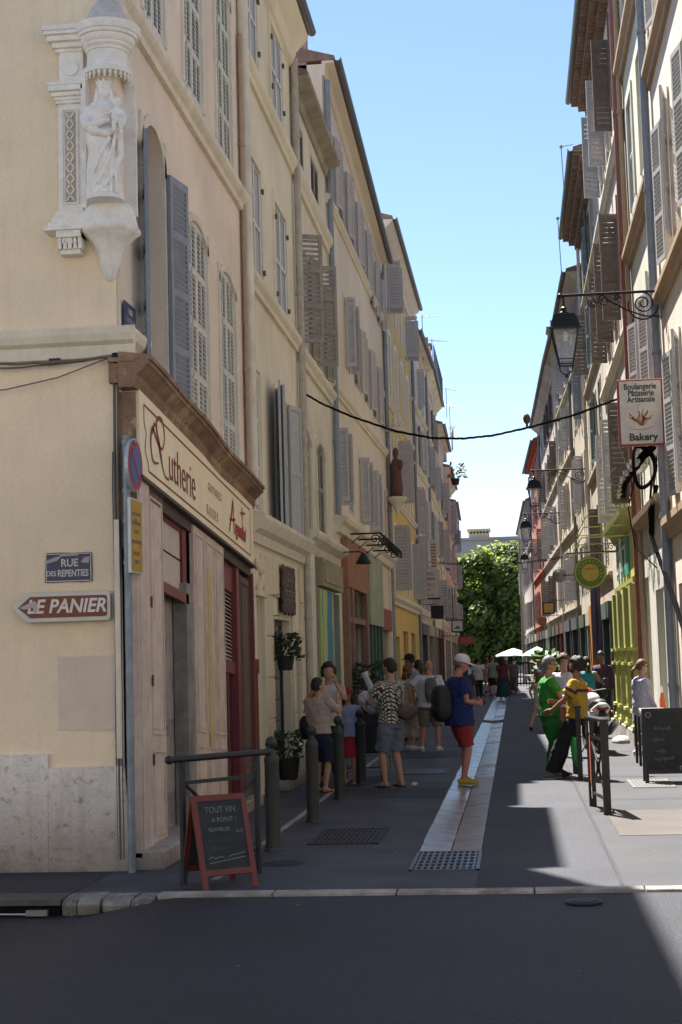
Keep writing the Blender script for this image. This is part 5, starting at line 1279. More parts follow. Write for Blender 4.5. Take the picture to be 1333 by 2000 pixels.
# round shop sign
t=thing('round_sign','round green and yellow shop sign hung from a scrolled bar by the apple green shop','sign',(1.73,34.2,3.52))
def rdisc(r,y0,y1,m,nm): g=G(); g.lathe([(r,y0),(r,y1)],n=32); g.v=[(x_,z_,y_) for x_,y_,z_ in g.v]; return g.build(nm,m,t)
rdisc(.36,-.03,.03,plain('sign_olive_edge',(.10,.09,.02),.5),'rim'); rdisc(.345,-.034,-.0301,plain('sign_lime',(.42,.40,.10),.5),'yellow_band'); rdisc(.31,-.037,-.0341,plain('sign_green',(.13,.18,.025),.5),'green_ring'); rdisc(.19,-.04,-.0371,plain('sign_gold',(.50,.36,.07),.5),'gold_centre')
g=G(); 
for i in range(9): line(g,[(-.11+.025*i,.07+.015*math.sin(i*2)),(-.09+.025*i,.10)],.02,-.0412)
g.build('orange_motif',plain('motif_orange',(.5,.14,.03),.5),t)
for i in range(13):
    a=R(205-230*i/12); q=G(); marks(q,-.024,.024,-.028,.056,1,0,.010,i+5,-.0012); link('ring_letter',q.mesh('ring_letter',MC['sign_lime']),t,(.25*math.cos(a),-.0375,.25*math.sin(a)),(0,-(a-PI/2),0))
g=G(); g.tube([(-.52,0,.44),(.63,0,.46)],.016,6)
for x_ in (-.17,.17): g.tube([(x_,0,.3),(x_,0,.45)],.01,5)
for i,x_ in enumerate((-.3,-.1,.1,.3,.48)): spiral(g,(x_,0,.56),.08,.015,1.4,(i%2)*PI,.009,n=16)
g.tube([(-.42,0,.46),(-.42,0,.62)],.01,5); g.tube([(.60,0,.75),(.62,0,.2)],.02,6); g.build('scroll_bracket',ironblk,t)
def hsign(label,x,y,z,w,h,m_edge,m_face,armx,cat='sign',motif=None,round_=False):
    t=thing('hanging_sign',label,cat,(x,y,z))
    g=G()
    if round_: g.lathe([(w/2,-.03),(w/2,.03)],n=20); g.v=[(a,c,b) for a,b,c in g.v]
    else: g.box(-w/2,-.04,-h/2,w/2,.04,h/2)
    g.build('frame',m_edge,t)
    if m_face:
        g=G()
        if round_: g.lathe([(w/2*.8,-.035),(w/2*.8,-.0301)],n=20); g.v=[(a,c,b) for a,b,c in g.v]
        else: g.box(-w/2*.78,-.045,-h/2*.78,w/2*.78,-.0405,h/2*.78)
        g.build('face',m_face,t)
    g=G(); g.tube([(armx-x,0,h/2+.05),(0,0,h/2+.05),(0,0,h/2)],.014,5); g.build('arm',ironblk,t)
    return t
hsign('black hanging shop sign with faint white print, left side before the tree',-2.72,56,3.42,.46,.46,ironblk,None,-3.25)
tt=hsign('navy framed white square sign with a blue hill drawing at left before the tree',-2.22,62,3.02,.50,.52,bluee,plain('face_white',(.60,.58,.52),.5),-3.2)
g=G(); g.add([(-.15,-.047,-.12),(.15,-.047,-.12),(.05,-.047,-.02),(0,-.047,.02),(-.05,-.047,-.02)],[(0,1,2,3,4)]); g.build('hill_drawing',plain('drawing_blue',(.08,.13,.2),.5),tt)
hsign('flat oval red sign below the navy framed square sign',-2.05,67,2.48,.66,.34,mrim,plain('face_red',(.4,.08,.08),.5),-3.2)
hsign('small round gold sign in a dark square frame on the right before the umbrella',1.25,54,3.38,.42,.42,ironblk,plain('face_gold',(.45,.28,.08),.5),2.2)
hsign('small round brown sign farther along the right wall',1.15,62,3.1,.36,.36,plain('sign_brown',(.22,.08,.03),.5),plain('face_brown',(.35,.12,.05),.5),1.95,round_=True)
tt=thing('printed_banner','large white printed board with red lettering and an open grey shutter above','sign',(-2.92,54.0,4.85))
g=G(); g.box(-.36,-.03,-.98,.36,.03,.0); g.build('lower_board',plain('board_white',(.50,.49,.46),.6),tt); g=G(); g.box(.10,-.03,.0,.36,.03,1.05); g.build('upper_board',MC['board_white'],tt)
g=G(); g.box(-.42,-.05,.06,.06,.01,1.2); g.build('grey_shutter',sh_g,tt)
rl=plain('board_red',(.30,.08,.08),.6)
text('GENERALE',.135,rl,tt,(0,-.034,-.32),sx=.8,bold=.003)
g=G(); marks(g,-.28,.28,-.20,.12,9,-.031,.016,2); marks(g,-.26,.26,-.58,.11,8,-.031,.016,3); marks(g,-.1,.1,-.75,.09,3,-.031,.016,4); marks(g,-.2,.18,-.93,.09,6,-.031,.014,5); g.build('worn_letter_marks',rl,tt)
g=G()
for i in range(8): g.box(.15,-.034,.10+i*.11,.31,-.031,.15+i*.11)
g.build('red_print',rl,tt)
g=G(); g.box(-.42,-.0,-1.04,.42,.06,-.985); g.build('bottom_rail',ironblk,tt)
# ================= WIRES =================
t=thing('overhead_cable','thick twisted black cable slung across the street','cable',(0,25,0))
P=[(-3.34,6.10),(-3.28,6.16),(-3.0,5.98),(-2.5,5.74),(-1.8,5.47),(-1.2,5.33),(-.7,5.30),(-.2,5.33),(.4,5.44),(1.1,5.60),(1.8,5.83),(2.36,5.95)]
n=90; pts=[]
for i in range(n+1):
    s=i/n*(len(P)-1); k=min(int(s),len(P)-2); f=s-k; pts.append((P[k][0]*(1-f)+P[k+1][0]*f,.035*0,P[k][1]*(1-f)+P[k+1][1]*f))
cab=plain('cable_black',(.012,.011,.012),.9,spec=.0)
for ph in (0,2.1,4.2):
    g=G(); g.tube([(x_,.011*math.cos(i*.9+ph),z_+.012*math.sin(i*.9+ph)) for i,(x_,y_,z_) in enumerate(pts)],.0105,5); g.build('strand',cab,t)
g=G(); g.sphere((.35,0,5.58),(.06,.05,.09),10,8); g.tube([(.35,0,5.5),(.35,0,5.42)],.02,6); g.build('clamp',plain('clamp_brown',(.10,.05,.04),.6),t)
t=thing('overhead_cable','pair of thin wires crossing high between distant houses','cable',(0,56,0))
g=G(); 
for z in (5.3,5.25): g.tube([(-3.2+i*.53,0,z-.2*math.sin(PI*i/10)) for i in range(11)],.012,4)
g.build('wires',cab,t)
# cable tangle by the bakery sign
t=thing('cable_bundle','messy black bundle of coiled cables hanging over the white stained wall','cable',(2.34,25.2,4.8)); random.seed(12)
g=G()
for k in range(11):
    q=[]
    for i in range(15):
        f=i/14; q.append((-.08-.16*math.sin(PI*min(1,f*1.3))-.03*math.cos(k*1.7+i*.8),-1.3+8.6*f,.12-.02*f+.055*math.sin(k*2.1+i*.9)-.12*math.sin(PI*f)))
    g.tube(q,.021,5)
g.build('run',cab,t)
g=G()
for k in range(7):
    r=.26+.03*random.random(); cx=random.uniform(-.06,0); q=[]
    for i in range(25): a=2*PI*i/24; q.append((-.21+cx*.4+r*.62*math.cos(a+.35*math.sin(a)),-1.3+.04*k+.1*math.sin(a),-.20+r*1.25*math.sin(a)))
    g.tube(q,.017,5,cap=False)
g.build('coil',cab,t)
g=G()
for k in range(34):
    f=k/34; g.box(-.03,-.03,-.03,.03,.03,.03,Matrix.Translation((-.24-.05*math.sin(f*5),-.2+f*6.5,.06-f*.05+random.uniform(-.07,.07)))@Matrix.Rotation(random.random()*3,4,'Z'))
g.build('cable_ties',plain('tie_white',(.45,.43,.42),.5),t)
g=G(); g.tube([(-.05,-1.2,-.5),(-.16,-1.2,-.9),(-.17,-1.15,-1.25),(-.13,-1.4,-1.5),(-.08,-1.9,-1.85),(-.04,-2.6,-2.25),(-.04,-4.2,-2.9)],.033,8); g.tube([(-.03,-1.6,.1),(-.12,-1.5,-.5),(-.16,-1.5,-1.3)],.014,5); g.tube([(-.16,1.2,-.0),(-.3,1.4,-.6),(-.25,1.0,-1.3),(-.05,-.6,-1.75)],.012,5); g.tube([(-.1,-.9,-.4),(-.14,-.7,-.9),(-.1,-.4,-1.1)],.02,5); g.build('hanging_loop',cab,t)
g=G(); g.tube([(-.05,3.3,.2),(-.2,3.25,.32),(-.35,3.2,.33),(-.46,3.1,.22),(-.5,3.0,.08),(-.42,2.9,-.05),(-.2,2.7,.0)],.009,6); g.tube([(-.1,2.4,-.1),(-.33,3.0,.8),(-.38,3.1,1.0)],.01,5); g.build('loose_wire',plain('wire_dim',(.09,.085,.085),.8,spec=.1),t)
# ================= RIGHT SIDE FURNITURE =================
railing('short black railing seen edge on with a red card tied to it, in the sunlight',.93,16.92,1.0,R(96),.04,flat=True,mt=plain('railing_black',(.02,.022,.022),.4,.3))
t=thing('red_card','torn red paper card taped to the sunlit railing','card',(.83,17.5,.56))
g=G(); g.prism([(-.10,-.30),(.12,-.24),(.13,.24),(-.11,.30)],-.035,-.03,'x'); g.v=[(x_*1,y_*.9,z_) for x_,y_,z_ in g.v]; g.build('card',plain('card_red',(.45,.08,.04),.6),t)
g=G(); g.prism([(-.02,.3),(.02,.3),(.06,.42)],-.036,-.031,'x'); g.prism([(-.08,-.42),(-.02,-.42),(.0,-.28),(-.06,-.28)],-.034,-.030,'x'); g.build('tape',whitep,t)
railing('second short railing the man in the yellow tee leans on',.84,21.6,1.2,R(91),.035,flat=True,mt=MC['railing_black'])
# A-frame blackboard
t,Mx=aboard('blackboard','big black pavement board with faint white script at the right edge','blackboard',(1.99,21.05,0),R(0),.66,1.0,plain('black_stained_wood',(.018,.018,.018),.5),lean=R(11),legs=.13,fw=.05)
fc=plain('chalk_dim',(.12,.12,.115),.9)
def cur(x0,z,s,seed,n=8,w=.006):
    random.seed(seed); P=[(x0,z)]; x=x0
    for i in range(n):
        x+=s*random.uniform(.35,.7); P.append((x-s*.2,z+s*random.choice([.5,.9,.35]))); P.append((x,z-s*random.choice([.1,.15,.5])))
    return P
scribble(t,Mx,[cur(-.18,-.28,.045,1,10),cur(-.22,-.43,.05,2,6),cur(-.16,-.58,.05,3,5),cur(-.20,-.68,.055,5,9)],.006,fc)
g=G(); 
def ringm(cx,cz,r,w=.008,n=20):
    for i in range(n):
        a,b_=2*PI*i/n,2*PI*(i+1)/n; line(g,[(cx+r*math.cos(a),cz+r*math.sin(a)),(cx+r*math.cos(b_),cz+r*math.sin(b_))],w,-.0085)
ringm(-.245,-.085,.032); ringm(.16,-.80,.03,.012); line(g,[(-.08,-.845),(-.05,-.825),(.0,-.84),(.03,-.85),(-.0,-.86),(-.07,-.858)],.02,-.0085); line(g,[(.16,-.87),(.175,-.89)],.03,-.0085)
g.v=[tuple(Mx@Vector(p)) for p in g.v]; g.build('chalk_drawing',plain('chalk_mid',(.32,.32,.31),.9),t)
t=thing('menu_easel','white slanted counter top behind the big blackboard','counter',(2.12,24.4,0))
g=G(); g.prism([(-.35,.76),(.45,.80),(.45,.86),(-.35,.79)],-.2,.2,'x'); g.build('top',plain('counter_pale',(.22,.22,.21),.6),t); g=G(); 
for a,b_ in ((-.28,-.3),(.2,-.3),(-.28,.4),(.2,.4)): g.box(a,b_,0,a+.04,b_+.04,.76)
g.build('legs',ironblk,t)
t=thing('cafe_umbrella','furled orange parasol in the stained wall doorway','umbrella',(2.3,24.9,0)); g=G(); g.tube([(0,0,0),(0,0,1.15),(0,0,1.2)],[.05,.02,.01],8); g.build('pole',whitep,t); g=G(); g.tube([(0,0,.6),(0,0,.85),(0,0,1.15)],[.05,.05,.015],8); g.build('canopy',plain('orange_cloth',(.55,.1,.03),.7),t)
t=thing('stone_block','rough pale stone lying against the apple green shop base','stone',(2.02,30.6,0)); g=G(); g.sphere((0,0,.03),(.20,.5,.11),14,9,lambda d,p:p*(1+.16*noise.noise(d*2.3))); g.build('rock',kerbm,t,smooth=True)
# boards and boxes along the right wall
t=thing('door_board','tall orange wooden door panel beside the teal shuttered house','door',(2.34,42.5,0)); g=G(); g.box(-.25,-.6,0,.0,.6,3.05); g.build('panel',plain('orange_wood',(.42,.16,.02),.6),t)
t=thing('fabric_banner','narrow purple grey banner hanging from the wall over the motorbike','banner',(2.05,38.4,1.6)); g=G(); 
vs=[];n=10
for i in range(n+1):
    for j in range(4): vs.append((-.12+.08*j+.01*math.sin(i),.03*math.sin(j*2+i*.8),2.2-.22*i*(1-.1*(j==3))))
g.add(vs,[(i*4+j,i*4+j+1,i*4+j+5,i*4+j+4) for i in range(n) for j in range(3)]); g.build('cloth',plain('cloth_purple',(.10,.08,.15),.8),t,smooth=True); g=G(); g.tube([(-.15,0,2.25),(.33,0,2.25)],.012,5); g.tube([(0,0,2.2),(.02,0,-1.5)],.02,6); g.build('pole',ironblk,t)
t=thing('satellite_dish','small grey dish on a wall arm above the gold sign on the right','dish',(1.55,50,4.3)); g=G(); g.lathe([(.001,0),(.11,.03),(.22,.1),(.23,.11),(.1,.05),(.001,.02)],n=18); g.v=[(x_,z_*1,y_) for x_,y_,z_ in g.v]; g.build('dish',plain('dish_grey',(.16,.17,.16),.6),t); g=G(); g.tube([(0,.05,0),(.75,.05,0)],.02,6); g.build('arm',ironblk,t)
# ================= PEOPLE =================
def clothm(name,col,var=.1): return mat('cloth_'+name,col,.9,var,5,.12,60)
skins={'tan':mat('skin_tan',(.42,.24,.16),.55,.06,8,.05,90,spec=.4),'pale':mat('skin_pale',(.52,.33,.25),.55,.06,8,.05,90),'brown':mat('skin_brown',(.27,.14,.09),.5,.06,8,.05,90),'red':mat('skin_ruddy',(.45,.20,.14),.55,.06,8,.05,90)}
hairs={'black':mat('hair_black',(.018,.014,.013),.6,.3,20,.3,60),'dark':mat('hair_dark_brown',(.045,.025,.016),.6,.3,20,.3,60),'brown':mat('hair_brown',(.12,.06,.03),.6,.3,20,.3,60),'grey':mat('hair_grey',(.16,.155,.15),.6,.3,20,.3,60),'auburn':mat('hair_auburn',(.17,.08,.035),.6,.3,20,.3,60)}
def ik(root,target,l1,l2,pole):
    root=Vector(root); target=Vector(target); d=target-root; D=min(d.length,(l1+l2)*.995); d=d.normalized()
    a=(l1*l1-l2*l2+D*D)/(2*D); h=math.sqrt(max(0,l1*l1-a*a)); pl=Vector(pole); pl=(pl-d*pl.dot(d))
    pl=pl.normalized() if pl.length>1e-4 else Vector((0,1,0))
    return root+d*a+pl*h, root+d*D
def hand(g,w,dirv,side,palm=None,curl=.5,s=1):
    """palm, four unequal curled fingers and a thumb; dirv = direction of the hand from the wrist"""
    d=Vector(dirv).normalized(); pn=Vector(palm or (0,0,-1)); pn=(pn-d*pn.dot(d))
    if pn.length<.05: pn=d.orthogonal()
    pn.normalize(); sd=d.cross(pn)
    w=Vector(w); p1=w+d*.085*s
    g.tube([w-d*.02*s,w+d*.02*s,w+d*.055*s,p1],[(.024*s,.017*s),(.034*s,.017*s),(.040*s,.016*s),(.038*s,.013*s)],10,xd=sd)
    for i,(o,l) in enumerate(((-.030,.070),(-.010,.080),(.010,.075),(.029,.058))):
        b=p1+sd*o*s-d*.012*s; dd=d; pts=[b]; 
        for k,f in enumerate((.45,.32,.23)):
            dd=(dd+pn*curl*(.55+.2*k)).normalized(); pts.append(pts[-1]+dd*l*f*s*1.05)
        g.tube(pts,[.0098*s,.0092*s,.0082*s,.006*s],6)
    b=w+d*.028*s+sd*(-.030*s)*side; t1=b+(d*.6-sd*side*.75+pn*.25).normalized()*.036*s; t2=t1+(d*.85-sd*side*.25+pn*.45).normalized()*.03*s
    g.tube([b,t1,t2],[.013*s,.0115*s,.008*s],6)
def person(label,x,y,h,head,skin='tan',hair=('dark','short'),top=None,bottom=None,shoes=None,
           armL=None,armR=None,footL=(-.1,.02),footR=(.1,.0),kneeL=None,kneeR=None,lean=0,hipoff=(0,0,0),headrot=(0,0,0),vox=.012,female=False,
           handL=None,handR=None,cap=None,glasses=None,dress=None,group=None,twist=0,girth=1.0,beard=None,z=0,toeL=None,toeR=None):
    s=h/1.75; t=thing('person',label,'person',(x,y,z),R(head),group=group,scale=s)
    hp=Vector(hipoff); LM=Matrix.Translation(Vector((0,0,.92))+hp)@Matrix.Rotation(R(twist),4,'Z')@Matrix.Rotation(-R(lean),4,'X')@Matrix.Translation((0,0,-.92))
    U=lambda p:LM@Vector(p)
    sw=.165 if female else .185; gw=girth
    def upd(v): return LM.to_3x3()@Vector(v)
    xd=upd((1,0,0))
    # --- legs
    legs=[]
    for sd,ft,kn,toe in ((-1,footL,kneeL,toeL),(1,footR,kneeR,toeR)):
        hip=Vector((sd*.088,0,.90))+hp; ank=Vector((ft[0],ft[1],.085+(ft[2] if len(ft)>2 else 0)))
        K,A=ik(hip,ank,.425,.405,kn or (sd*.12,1,0)); td=Vector(toe if toe else (sd*.18,1,0)).normalized(); legs.append((hip,K,ank,td,sd))
    arms=[]
    for sd,ar in ((-1,armL),(1,armR)):
        sh=U((sd*sw,0,1.405)); ar=ar or ((sd*.27,.05,.86),(sd*.3,-1,0))
        E,W=ik(sh,ar[0],.29,.255,ar[1]); arms.append((sh,E,W,sd))
    HM=LM@Matrix.Translation((0,.015,1.50))@Matrix.Rotation(R(headrot[1]),4,'Z')@Matrix.Rotation(-R(headrot[0]),4,'X')@Matrix.Rotation(R(headrot[2]),4,'Y')
    Hc=lambda p:HM@Vector(p)
    g=G()
    tor=[(.82,.15,.105),(.90,.165,.115),(.97,.155,.11),(1.06,.135 if not female else .12,.10),(1.18,.15 if not female else .132,.108),(1.30,.165 if not female else .148,.112),(1.38,.165 if not female else .145,.098),(1.43,.12,.078),(1.46,.065,.06)]
    g.tube([U((0,0,z_)) if z_>.9 else Vector((0,0,z_))+hp for z_,a,b in tor],[(a*gw,b*gw) for z_,a,b in tor],20,xd=xd)
    g.tube([U((0,-.005,1.40)),U((0,0,1.46)),Hc((0,-.0,.03)),Hc((0,.0,.08))],[(.07,.065),(.056,.056),(.054,.055),(.05,.05)],14,xd=xd)
    hg=G(); hg.sphere((0,.018,.132),(.076,.095,.120),22,18,headfn(.076,.095,.12))
    for e in (-1,1): hg.sphere((e*.077,.005,.125),(.011,.022,.034),8,6)
    g.add([Hc(p) for p in hg.v],hg.f)
    for hip,K,A,td,sd in legs:
        g.tube([hip+Vector((0,0,.02)),hip.lerp(K,.35),hip.lerp(K,.75),K,K.lerp(A,.3),K.lerp(A,.65),A,A-Vector((0,0,.05))],[.092*gw,.086*gw,.064,.054,.056,.046,.036,.036],14)
        g.tube([A-td*.05-Vector((0,0,.04)),A+td*.02-Vector((0,0,.035)),A+td*.10-Vector((0,0,.058)),A+td*.165-Vector((0,0,.066))],[(.032,.036),(.038,.042),(.042,.022),(.032,.015)],12,xd=td.cross(Vector((0,0,1))))
    for sh,E,W,sd in arms:
        g.tube([sh+(U((0,0,1.4))-sh)*.25,sh,sh.lerp(E,.5),E,E.lerp(W,.3),W],[.05,.052*gw,.044*gw,.036,.038,.026],12)
    me=remesh(g,vox,4,.5)
    hgm=G()
    for (sh,E,W,sd),hd in zip(arms,(handL,handR)):
        hd=hd or {}
        hand(hgm,W,hd.get('dir',(W-E)),sd,hd.get('palm',(-sd,0,0)),hd.get('curl',.35))
    import bmesh
    bm=bmesh.new(); bm.from_mesh(me); tm=hgm.mesh('h',[]); bm.from_mesh(tm); bm.to_mesh(me); bm.free()
    me.polygons.foreach_set('use_smooth',[True]*len(me.polygons)); me.materials.clear(); me.materials.append(skins[skin]); link('body',me,t)
    # --- top
    def cl(g,nm,m,v=None,sm=3):
        mm=remesh(g,v or vox*1.15,max(1,sm-1),.5,.032); mm.polygons.foreach_set('use_smooth',[True]*len(mm.polygons))
        mm.materials.append(m); return link(nm,mm,t)
    if top:
        m,sl,hem=top[:3]; loose=top[3] if len(top)>3 else 0
        g=G(); a=.014+loose
        rr=[(hem,.17+a,.122+a)]+[(z_,A_+a,B_+a) for z_,A_,B_ in tor if z_>hem+.03 and z_<1.42]+[(1.425,.125+a*.8,.085+a*.6),(1.455,.075+a*.5,.068+a*.4)]
        rr=[(z_,max(A_,.146+a if z_<1.3 else 0),B_) for z_,A_,B_ in rr]
        g.tube([U((0,0,z_)) if z_>.88 else (Vector((0,0,z_))+hp) for z_,_,_ in rr],[(A_*gw,B_*gw) for _,A_,B_ in rr],20,xd=xd)
        for sh,E,W,sd in arms:
            if sl=='short': g.tube([sh+(U((0,0,1.4))-sh)*.35,sh+Vector((0,0,.004)),sh.lerp(E,.35),sh.lerp(E,.68)],[.058,.066+loose*.4,.063+loose*.6,.064+loose*.8],12)
            elif sl=='long': g.tube([sh+(U((0,0,1.4))-sh)*.3,sh,sh.lerp(E,.6),E,E.lerp(W,.5),E.lerp(W,.93)],[.058,.064,.058,.052,.046,.04],12)
            elif sl=='cap': g.tube([sh+(U((0,0,1.4))-sh)*.35,sh,sh.lerp(E,.2)],[.058,.062,.06],12)
        cl(g,'shirt',m)
        if len(top)>4:  # chest stripe
            g=G(); z_=top[4][1]; g.tube([U((0,0,z_-.022)),U((0,0,z_+.022))],[((.165+a)*gw+.004,(.112+a)*gw+.006)]*2,24,xd=xd)
            for sh,E,W,sd in arms: p=sh.lerp(E,.34); q=sh.lerp(E,.46); g.tube([p,q],[.068+loose,.069+loose],14)
            g.build('shirt_stripe',top[4][0],t,smooth=True)
    if bottom:
        kd,m,hem=bottom[:3]; g=G(); wd=bottom[3] if len(bottom)>3 else .02
        if kd in ('shorts','trousers'):
            g.tube([Vector((0,0,.80))+hp,Vector((0,0,.9))+hp,U((0,0,.99))],[(.172*gw,.125*gw),(.18*gw,.13*gw),(.158*gw,.118*gw)],20,xd=(1,0,0))
            for hip,K,A,td,sd in legs:
                L_=(.425+.405); pts=[hip+Vector((0,0,.02))]; rs=[.1*gw]
                path=[hip.lerp(K,f) for f in (.35,.7,1.0)]+[K.lerp(A,f) for f in (.35,.7,1.0)]
                base=[.094*gw,.076,.064,.064,.054,.046]
                for p,b in zip(path,base):
                    if p.z<hem: 
                        q=pts[-1]; f=(q.z-hem)/max(.001,(q.z-p.z)); pts.append(q.lerp(p,min(1,max(.05,f)))); rs.append(b+wd*1.3); break
                    pts.append(p); rs.append(b+wd)
                g.tube(pts,rs,14)
        else:
            fl=wd; g.tube([U((0,0,1.0)),Vector((0,0,.9))+hp,Vector((0,.0,.8))+hp,Vector((0,.0,(.8+hem)/2))+hp*.7,Vector((0,0,hem))+hp*.4],[(.15,.112),(.178,.135),(.19,.15),(.19+fl*.6,.15+fl*.6),(.19+fl,.15+fl)],24,xd=(1,0,0))
        cl(g,{'shorts':'shorts','trousers':'trousers','skirt':'skirt'}[kd],m)
    if shoes:
        kd,m=shoes
        for hip,K,A,td,sd in legs:
            g=G(); dn=Vector((0,0,1))
            if kd=='sandal':
                g.tube([A-td*.07-dn*.078,A+td*.0-dn*.078,A+td*.10-dn*.078,A+td*.185-dn*.078],[(.036,.01),(.04,.01),(.048,.01),(.03,.01)],12,xd=td.cross(dn)); g.tube([A+td*.08-dn*.04+td.cross(dn)*.045-dn*.03,A+td*.08-dn*.028,A+td*.08-td.cross(dn)*.045-dn*.07],.014,6)
            else:
                g.tube([A-td*.075-dn*.05,A-td*.04-dn*.035,A+td*.03-dn*.03,A+td*.10-dn*.05,A+td*.17-dn*.062,A+td*.20-dn*.066],[(.03,.03),(.042,.05),(.048,.052),(.05,.034),(.044,.024),(.02,.014)],14,xd=td.cross(dn))
            g.build('shoe',m,t,smooth=True)
            if kd=='sneaker':
                g=G(); g.tube([A-td*.08-dn*.078,A-td*.04-dn*.078,A+td*.10-dn*.078,A+td*.205-dn*.076],[(.03,.009),(.046,.009),(.053,.009),(.026,.008)],12,xd=td.cross(dn)); g.build('shoe_sole',mat('sole_white',(.5,.5,.48),.6),t,smooth=True)
    # --- hair
    if hair:
        hc,st=hair; g=G(); am={'short':.010,'curly':.026,'long':.018,'pony':.011,'bob':.024,'buzz':.006}[st]; fz=8 if st!='curly' else 22
        hl=.42 if st!='buzz' else .5
        def hf(d,p):
            n_=noise.noise(d*4.2+Vector((x,y,1)))*am*.8+(noise.noise(d*fz)*am*.7)
            face=d.y>.28 and d.z<hl
            low=d.z<(-.35 if st in('short','buzz','pony','curly') else -.75)
            if face or low: return p*.86
            if abs(d.x)>.7 and d.y>-.05 and d.z<.05 and st in('short','buzz','pony'): return p*.9
            q=p+d*(am+.007)+d*n_; q.z+=.006*(d.z>0); return q
        g.sphere((0,.008,.138),(.078,.097,.12),26,20,hf)
        if st=='long' or st=='bob':
            zl=-.30 if st=='long' else -.06
            g.tube([(0,-.055,.16),(0,-.085,.06),(0,-.10,-.06 if st=='long' else .02),(0,-.10,zl)],[(.075,.05),(.092,.045),(.10,.04),(.07,.022)],12,xd=(1,0,0))
            for e in (-1,1): g.tube([(e*.075,.0,.16),(e*.088,-.01,.06),(e*.09,-.03,zl*.4)],[.02,.026,.016],8)
        if st=='pony': g.sphere((0,-.115,.12),(.03,.03,.035),10,7); g.tube([(0,-.12,.12),(0,-.165,.06),(0,-.17,-.04),(0,-.16,-.10)],[.028,.034,.028,.01],10)
        g.v=[Hc(p) for p in g.v]; g.build('hair',hairs[hc],t,smooth=True)
    if beard:
        g=G(); g.sphere((0,.030,.075),(.062,.075,.052),16,10,lambda d,p:p*(1+.06*noise.noise(d*9)) if d.y>-.2 and d.z<.55 else p*.8); g.v=[Hc(p) for p in g.v]; g.build('beard',hairs[beard],t,smooth=True)
    if cap:
        g=G(); g.lathe([(.094,.155),(.098,.17),(.098,.20),(.088,.235),(.060,.262),(.025,.274),(.001,.276)],(0,.01,0),22); g.v=[(a,(b-.01)*1.12+.008,c) for a,b,c in g.v]
        vs=[];n=10
        for i in range(n+1):
            a=PI*(.12+.76*i/n); vs+=[(.094*math.cos(a),.012+.108*math.sin(a),.168),(.082*math.cos(a),.03+.175*math.sin(a),.163-.012*abs(math.cos(a)))]
        o=len(vs); vs+=[(a,b,c-.006) for a,b,c in vs]
        fs=[]
        for i in range(n): a=2*i; fs+=[(a,a+1,a+3,a+2),(o+a,o+a+2,o+a+3,o+a+1),(a+1,o+a+1,o+a+3,a+3)]
        g.add(vs,fs); g.v=[Hc(p) for p in g.v]; g.build('cap',cap,t,smooth='auto')
    g=G()
    for e in (-1,1): g.sphere((e*.028,.098,.142),(.011,.007,.006),8,6)
    g.v=[Hc(p) for p in g.v]; g.build('eyes',mat('eye_dark',(.02,.015,.012),.3,bump=0),t)
    if glasses:
        g=G()
        for e in (-1,1): g.tube([(e*.052,.108,.146),(e*.052,.108,.132),(e*.03,.115,.125),(e*.010,.117,.134),(e*.010,.117,.15),(e*.03,.116,.154),(e*.052,.108,.146)],.0035,5); g.tube([(e*.052,.108,.148),(e*.08,.05,.15),(e*.083,.0,.148)],.003,5)
        if glasses=='sun':
            for e in (-1,1): g.box(e*.031-.022,.108,.127,e*.031+.022,.116,.153)
        g.v=[Hc(p) for p in g.v]; g.build('glasses',ironblk,t)
    return t,arms,U,s
def world(t,p):
    s=t.scale[0]; return Matrix.LocRotScale(t.location,t.rotation_euler,t.scale)@Vector(p)
def backpack(label,t,U,m,w_=.15,hh=.22,d=.10,zc=1.2,y0=-.20,side=0,sc_=1):
    L=world(t,U((side,y0,zc))); b=thing('backpack',label,'backpack',L,t.rotation_euler[2],scale=t.scale[0]*sc_)
    g=G(); g.sphere((0,0,0),(w_,d,hh),18,14,lambda q,p:Vector((math.copysign(abs(q.x)**.6,q.x)*w_,math.copysign(abs(q.y)**.6,q.y)*d,math.copysign(abs(q.z)**.65,q.z)*hh))); g.build('bag',m,b,smooth=True)
    g=G(); g.sphere((0,-d*.7,-hh*.35),(w_*.75,d*.5,hh*.42),14,10); g.build('pocket',m,b,smooth=True)
    g=G()
    for e in (-1,1): g.tube([(e*w_*.5,.06,hh*.8),(e*w_*.62,.12,hh*1.05),(e*w_*.66,.25,hh*.95),(e*w_*.7,.33,hh*.3),(e*w_*.75,.25,-hh*.5),(e*w_*.8,.05,-hh*.7)],[(.022,.006)]*6,8,xd=(1,0,0))
    g.build('strap',m,b); return b
blue=clothm('blue_tee',(.010,.022,.11)); redsh=clothm('red_shorts',(.27,.03,.03)); 
# 1 man in the white cap
p,arms,U,s=person('person in a white cap, blue tee shirt and red shorts standing on the gutter',-.78,21.3,1.77,-72,'red',('grey','buzz'),(blue,'short',.80,.035),('shorts',redsh,.52,.02),('sneaker',clothm('yellow_shoe',(.38,.28,.03))),
  armL=((-.04,.25,1.12),(-.6,-.7,-.6)),armR=((.08,.25,1.09),(.7,-.7,-.5)),footL=(-.10,.07),footR=(.10,.0),headrot=(14,-8,0),cap=clothm('white_cap',(.62,.61,.63)),glasses='sun',girth=1.17,handL={'dir':(.6,.7,.1)},handR={'dir':(-.5,.8,.2)},vox=.010)
g=thing('phone','dark phone held in front of the person in the white cap','phone',world(p,(.02,.35,1.14)),p.rotation_euler[2]); q=G(); q.box(-.04,-.008,-.07,.04,.008,.07); q.build('body',ironblk,g)
backpack('large black backpack on the back of the person in the blue tee shirt',p,U,plain('nylon_black',(.014,.014,.018),.6),.19,.25,.13,1.10,-.24)
